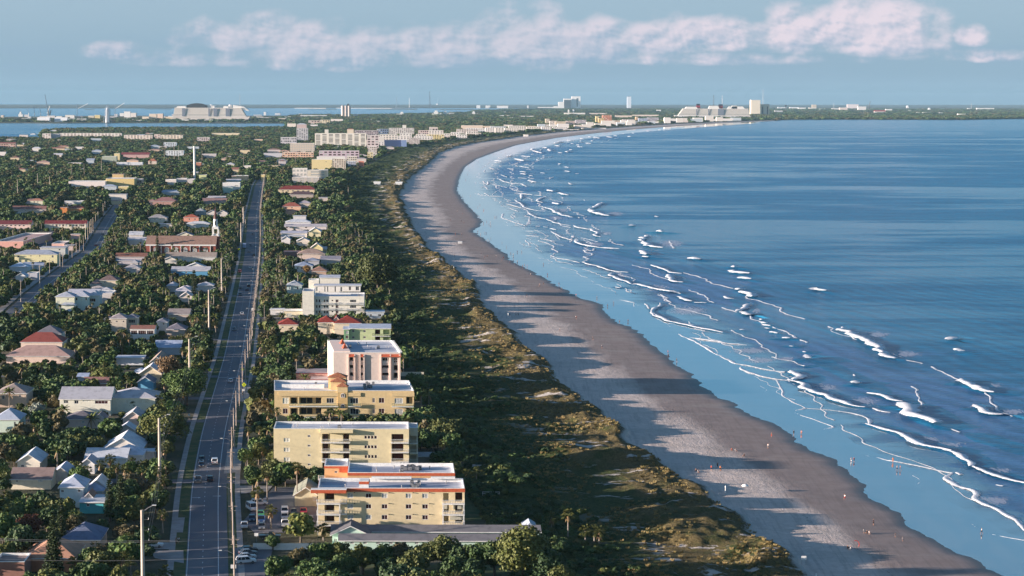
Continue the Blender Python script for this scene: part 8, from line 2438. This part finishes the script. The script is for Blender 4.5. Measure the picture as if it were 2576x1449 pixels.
 # ======================== people
SKIN=mat('skin',lin(176,128,104),lin(150,106,86),.7,2)
SKIND=mat('skin_dark',lin(120,84,66),lin(100,70,56),.7,2)
HAIR=mat('hair',(.03,.022,.018),(.05,.035,.025),.7,3)
CL_={n:mat('cloth_'+n.replace(' ','_'),lin(*c),None,.85,3)for n,c in(('white',(228,226,224)),('black',(36,36,42)),('red',(186,54,50)),('blue',(52,76,128)),('grey',(128,128,134)),('orange',(206,116,70)),('navy',(38,44,70)),('pink',(212,150,150)))}
def skin_mesh(name,joints,edges,rad,m,sub=1):
 me=bpy.data.meshes.new(name);me.from_pydata(joints,edges,[]);me.update()
 ob=bpy.data.objects.new(name,me);COL.objects.link(ob)
 md=ob.modifiers.new('skin','SKIN');md.use_smooth_shade=True
 for i_,r_ in enumerate(rad):
  ob.data.skin_vertices[0].data[i_].radius=(r_,r_)if not isinstance(r_,tuple)else r_
 ob.data.skin_vertices[0].data[0].use_root=True
 if sub:ob.modifiers.new('sub','SUBSURF').levels=sub
 dg=bpy.context.evaluated_depsgraph_get();dg.update()
 ev=ob.evaluated_get(dg)
 out=bpy.data.meshes.new_from_object(ev);out.name=name
 out.materials.clear();out.materials.append(m)
 bpy.data.objects.remove(ob);return out
POSE={}
def pose(kind):
 if kind in POSE:return POSE[kind]
 if kind=='stand':lf=[(-.10,0,.86),(-.11,.0,.46),(-.11,.02,.07),(-.12,-.13,.04)];rf=[(.10,0,.86),(.11,0,.46),(.12,.02,.07),(.13,-.13,.04)];ar=[(-.20,0,1.40),(-.26,.02,1.12),(-.25,-.05,.86)];ar2=[(.20,0,1.40),(.26,.02,1.12),(.25,-.05,.86)];hz=0
 elif kind=='walk':lf=[(-.10,0,.86),(-.11,-.20,.48),(-.11,-.30,.08),(-.11,-.45,.05)];rf=[(.10,0,.86),(.11,.10,.46),(.11,.38,.14),(.11,.30,.03)];ar=[(-.20,0,1.40),(-.25,.16,1.14),(-.24,.24,.90)];ar2=[(.20,0,1.40),(.25,-.10,1.14),(.24,-.30,.96)];hz=0
 else:lf=[(-.12,-.05,.12),(-.16,-.45,.34),(-.14,-.72,.06),(-.14,-.86,.05)];rf=[(.12,-.05,.12),(.16,-.45,.34),(.14,-.72,.06),(.14,-.86,.05)];ar=[(-.20,0,.66),(-.28,-.10,.42),(-.20,-.32,.36)];ar2=[(.20,0,.66),(.26,.18,.40),(.28,.24,.10)];hz=-.74
 J=[(0,0,.95+hz),(0,0,1.18+hz),(0,0,1.40+hz),(0,0,1.50+hz),(0,-.02,1.60+hz),(0,-.02,1.72+hz)]
 Rr=[(.15,.11),(.13,.09),(.15,.09),.055,.095,.07]
 E_=[(0,1),(1,2),(2,3),(3,4),(4,5)]
 for ch,root,rr in((lf,0,(.09,.06,.042,.032)),(rf,0,(.09,.06,.042,.032)),(ar,2,(.055,.042,.03)),(ar2,2,(.055,.042,.03))):
  prev=root
  for q_,r_ in zip(ch,rr):
   J.append(q_);Rr.append(r_);E_.append((prev,len(J)-1));prev=len(J)-1
 bodyj=(J,E_,Rr)
 top=([J[0],J[1],J[2],ar[0],ar[1],ar2[0],ar2[1]],[(0,1),(1,2),(2,3),(3,4),(2,5),(5,6)],[(.165,.13),(.15,.115),(.165,.115),.075,.06,.075,.06])
 leg=([J[0],lf[0],lf[1],rf[0],rf[1]],[(0,1),(1,2),(0,3),(3,4)],[(.165,.13),.11,.085,.11,.085])
 hair=([(0,.01,1.66+hz),(0,.0,1.76+hz)],[(0,1)],[.085,.07])
 POSE[kind]=(bodyj,top,leg,hair)
 return POSE[kind]
_pm={}
def person(c,x,y,kind,top,leg,label,rz=0.0,z=None,skin=None,group=None,sc=1.0):
 u,v=K(c,x,y)
 zz_=1.0
 for _ in range(3):
  p=P(u,v,zz_);zz_=max(.0,min(ground_z(p.x,p.y),6))
  if p.x>fA(p.y)+3:zz_=.03
 sk=skin or SKIN
 bj,tj,lj,hj=pose(kind)
 def get(nm,j,m):
  key=(kind,nm,m.name)
  if key not in _pm:_pm[key]=skin_mesh(nm,*j,m,1)
  return _pm[key]
 r=link('person',get('body',bj,sk));r.location=p;r.rotation_euler=(0,0,rz);r.scale=(sc,)*3
 link('shirt' if top else 'swimsuit',get('shirt',tj,CL_[top or leg]),r)
 link('shorts',get('shorts',lj,CL_[leg]),r);link('hair',get('hair',hj,HAIR),r)
 return tag(r,label,'person',group)
pe=[('4',625,25,'stand','black','black','person in black standing in shallow film, left of two'),('4',690,25,'walk','pink','orange','person in pale clothes on the wet sand, right of two'),('4',437,45,'stand','black','red','person in dark top standing on damp sand below a shadow band'),('4',407,140,'stand','white','grey','person in white top standing alone on the damp sand'),('4',100,158,'sit','red','black','person in red sitting, left of a seated pair'),('4',130,162,'sit','white','grey','person in white sitting, right of a seated pair'),('4',205,208,'sit','black','black','person in black sitting alone on the dry sand'),('4',1112,258,'walk','white','white','person in white wading, left of a close pair'),('4',1135,258,'walk','red','navy','person in dark red wading, right of a close pair'),('4',1465,258,'stand','orange','orange','person in orange bending at the first foam line'),('4',1500,328,'walk','grey','navy','person wading, left of a pair past the foam line'),('4',1527,328,'walk','pink','grey','person wading, right of a pair past the foam line'),('4',1057,575,'walk','white','red','person in white top and red shorts on the damp sand'),('4',1300,790,'stand','navy','black','person in dark clothes standing in the wide shadow'),('4',1245,862,'sit','black','black','person in black in a seated group near the water'),('4',1267,864,'sit','white','white','person in white in a seated group near the water'),('4',1217,856,'stand','white','grey','small child standing left of the seated group'),('4',1485,893,'stand','grey','grey','small child near the wet edge, upper of two'),('4',1548,925,'stand','white','grey','small child near the wet edge, lower of two'),('4',1082,988,'sit','black','black','person in black reclining beside the red ring'),('4',1108,998,'sit','white','white','person in white sitting beside the red ring'),('4',2217,865,'walk','white','black','person in white top standing in the surf at the right edge'),('4',5,330,'stand','navy','black','person in navy at the left of the beach close to the volleyball players'),('3',2327,388,'stand','red','navy','person in red playing beside two others on the dry sand'),('3',2390,360,'stand','navy','black','person in navy behind the other players'),('3',2418,392,'stand','orange','black','person in brown top right of the other players'),('3',2195,408,'sit','white','grey','person in white sitting left of the players'),('3',2172,396,'sit','black','black','person in black sitting at the far left of the players'),('7',625,1250,'stand','navy','black','dark figure on the wet sand upper left of the near shallows'),('7',690,1250,'walk','orange','orange','tan figure on the wet sand right of the dark figure')][:28]
for a in pe:
 sc=.68 if 'child' in a[6]else 1.0
 person(a[0],a[1],a[2],a[3],a[4],a[5],a[6],random.uniform(-3,3),sc=sc)
far_p=[(70,272),(125,268),(182,355),(248,462),(265,487),(278,492),(275,470),(235,548),(246,548),(395,652),(427,700),(445,712),(475,690),(525,632),(207,702),(252,724),(318,724),(372,735),(420,768),(458,782),(475,775),(670,780),(785,930),(790,962),(806,966),(670,928),(30,385),(70,408),(320,428),(308,430),(445,735),(120,80),(105,110),(60,460),(932,432),(10,720),(908,1180),(915,1183),(420,1160),(465,1160),(482,1160),(110,40),(92,150)]
for i_,(x,y)in enumerate(far_p):
 r=person('8',x,y,('stand','walk','stand')[i_%3],('black','white','red','blue','grey')[i_%5],('navy','black')[i_%2],None,random.uniform(-3,3),group='distant people along the water',skin=SKIND if i_%4==0 else None)
 r['_adj']='distant person in '+('black','white','red','blue','grey')[i_%5]
for i_,(x,y)in enumerate([(500,655),(565,690),(575,692),(590,692),(470,660),(1200,480),(1110,520),(1020,660),(860,680),(760,740),(745,735),(700,720),(640,690),(905,665),(1460,482),(980,650),(350,700)]):
 r=person('E',x,y,'stand',('white','black')[i_%2],'navy',None,0,group='distant people along the water')
 r['_adj']='tiny far person in '+('white','black')[i_%2]
for x,y,t,lb in((1772,1130,'grey','person in grey walking on the left pavement, left of two'),(1798,1120,'white','person in white walking on the left pavement, right of two')):
 u,v=K('1',x,y);p=P(u,v,G+.2)
 bj,tj,lj,hj=pose('walk')
 r=link('person',_pm[('walk','body','skin')]);r.location=p;r.rotation_euler=(0,0,.2)
 link('shirt',skin_mesh('shirt',*tj,CL_[t],1),r);link('shorts',skin_mesh('shorts',*lj,CL_['navy'],1),r);link('hair',_pm[('walk','hair','hair')],r)
 tag(r,lb,'person')
for i_ in range(46):
 y_=850*(2300/850)**rnd.random();x_=float(fA(y_))+rnd.choice((rnd.uniform(-3,14),rnd.uniform(-40,0),rnd.uniform(-2,6)))
 q_=proj((x_,y_,.2))
 r=person('q',q_[0],q_[1],('stand','walk')[i_%2],('black','white','red','grey')[i_%4],('navy','black')[i_%2],None,rnd.uniform(-3,3),group='distant people along the water')
 r['_adj']='distant person in '+('black','white','red','grey')[i_%4]
for c,x,yt,yb,lb in[('3',2470,535,612,'white marker post on the dry sand before the dunes, between two dune points'),('4',46,450,515,None),('4',815,1195,1240,'white marker post at the bottom edge of the beach'),('8',180,928,948,'white marker post low at the dune edge, middle of the beach'),('8',320,1082,1105,'short white marker post on the lower middle beach'),('8',408,1135,1172,'white marker post beside a white board, lower middle beach'),('8',3,790,815,'white marker post high at the dune edge')]:
 if lb is None:continue
 p=P(*K(c,x,yb),1.8);s_={'3':4,'4':3.3684,'8':2.954}[c];h=(yb-yt)/s_*p.y/FQ
 r=thing('marker_post',lb,'post',(p.x,p.y,1.7));mb=MB();mb.tube([(0,0,0),(0,0,h*.8)],[.14,.14],8);mb.build('shaft',M_WHITE,r);mb=MB();mb.tube([(0,0,h*.8),(0,0,h)],[.2,.16],8);mb.build('cap',M_WHITE,r)
p=P(*K('4',1150,985),.8);r=thing('beach_ring','red half hoop shelter frame beside the reclining group','ring',tuple(p));mb=MB()
mb.tube([(math.cos(t)*.9,0,1.0+math.sin(t)*1.0)for t in[(-1.2+3.2*k/12)for k in range(13)]],[.09]*13,6);mb.build('hoop',CL_['red'],r);mb=MB();mb.box(.1,.6,-.15,.15,0,.12);mb.build('foot',CL_['black'],r)
p=P(*K('4',710,1135),1.6);r=thing('notice_sign','white board sign on two posts by the dune edge at the bottom','sign',tuple(p));mb=MB();mb.box(-.6,.6,-.04,.04,1.5,2.5);mb.build('sign_face',M_WHITE,r)
for sx_ in(-.5,.5):mb=MB();mb.tube([(sx_,.06,0),(sx_,.06,2.4)],[.05,.05],6);mb.build('post',M_WPOLE,r)
p=P(*K('4',212,500),1.7);r=thing('beach_umbrella','white round beach umbrella on the shaded dry sand','umbrella',tuple(p));mb=MB();mb.tube([(0,0,1.5),(0,0,1.9),(0,0,2.1)],[1.1,.7,.05],12);mb.build('canopy',M_WHITE,r);mb=MB();mb.tube([(0,0,0),(0,0,1.9)],[.03,.03],5);mb.build('pole',M_METAL,r)
for c,x,y,lb in(('8',50,628,'white tent on the upper middle beach'),('B',2045,170,'white lifeguard hut on the far sand, left of two'),('B',2278,172,'small white lifeguard stand on the far sand, right of two')):
 p=P(*K(c,x,y),1.5);k_=1.0 if c=='8' else 2.6
 r=thing('beach_hut',lb,'hut',tuple(p));mb=MB();mb.box(-1.6*k_,1.6*k_,-1.2,1.2,.9*k_,1.9*k_);mb.build('cabin',M_WHITE,r);mb=MB();mb.prism([(-1.5,1.901*k_),(1.5,1.901*k_),(0,2.5*k_)],'x',-1.8*k_,1.8*k_);mb.build('roof',M_WHITE,r)
 for sx_ in(-1.4,1.4):mb=MB();mb.tube([(sx_*k_,0,0),(sx_*k_,0,.9*k_)],[.1,.1],5);mb.build('leg',M_WPOLE,r)
p=P(*K('3',120,360),3.2);r=thing('picnic_deck','grey wooden deck with railings in the dune shade right of the orange block','deck',tuple(p))
mb=MB();mb.box(-6,6,-3,3,.3,.5);mb.build('floor',M_WPOLE,r)
for z_ in(.9,1.3):mb=MB();mb.box(-6,6,-3,-2.9,z_,z_+.12);mb.build('rail',M_WHITE,r)
p=P(*K('3',110,640),3.0);r=thing('railing','short white railing in the shaded lawn right of the nearest block','railing',tuple(p))
for z_ in(.5,1.0):mb=MB();mb.box(-2.5,2.5,-.04,.04,z_,z_+.1);mb.build('rail',M_WHITE,r)
for k in range(4):mb=MB();mb.box(-2.4+1.6*k,-2.3+1.6*k,.05,.15,0,1.1);mb.build('post',M_WHITE,r)
# ======================== haze
m=bpy.data.materials.new('haze_air');m.use_nodes=True
nt=m.node_tree;nt.nodes.remove(nt.nodes['Principled BSDF'])
pv=nt.nodes.new('ShaderNodeVolumePrincipled');pv.inputs['Density'].default_value=HAZE;pv.inputs['Color'].default_value=(.46,.76,1.0,1);pv.inputs['Anisotropy'].default_value=0.0
nt.links.new(pv.outputs[0],nt.nodes['Material Output'].inputs['Volume'])
mb=MB();mb.box(-75000,75000,-4200,39600,-4.2,240);o=mb.build('haze',m);tag(o,'thin blue sea haze over the whole coast','haze',kind='stuff')
# ======================== labels for what was planted or strewn in numbers
from collections import defaultdict
LMP=[(s_,proj(p))for s_,p in LM if proj(p)]
def scr(o):
 p=proj(tuple(o.location));return p
groups_=defaultdict(list)
for o in list(COL.objects):
 if o.parent is None and '_adj' in o.keys():
  q_=scr(o)
  best=min(LMP,key=lambda L:(L[1][0]-q_[0])**2+((L[1][1]-q_[1])*1.5)**2)
  du,dv=q_[0]-best[1][0],q_[1]-best[1][1]
  side=('right of' if du>0 else 'left of')if abs(du)>1.1*abs(dv)else('in front of' if dv>0 else 'behind')
  noun=o['_adj']if 'house' not in o['category']else o['_adj']+' house'
  groups_[(noun,side,best[0])].append((q_[0],q_[1],o))
ow=['first','second','third','fourth','fifth','sixth','seventh','eighth','ninth','tenth','eleventh','twelfth','thirteenth','fourteenth']
for(noun,side,lm_),lst in groups_.items():
 lst.sort(key=lambda t:t[0])
 n=len(lst)
 for i_,(u,v,o)in enumerate(lst):
  pre='' if n==1 else('leftmost ' if i_==0 else 'rightmost ' if i_==n-1 else('middle ' if n==3 else ow[min(i_,13)]+' from left, '))
  o['label']=(pre+noun+' '+side+' '+lm_)
  if o['category']=='house' and o['label'].count('house')==0:
   o['label']+=''
  del o['_adj']
if 'building' in[o.get('category')for o in THINGS]:
 pass
_l=defaultdict(list)
for o in COL.objects:
 if o.parent is None and 'label' in o.keys():
  _l[o['label']].append(o.name)
  if not 4<=len(o['label'].split())<=16:
   print('LEN',len(o['label'].split()),o['label'])
for k,v in _l.items():
 if len(v)>1:print('DUP',k,v[:4])
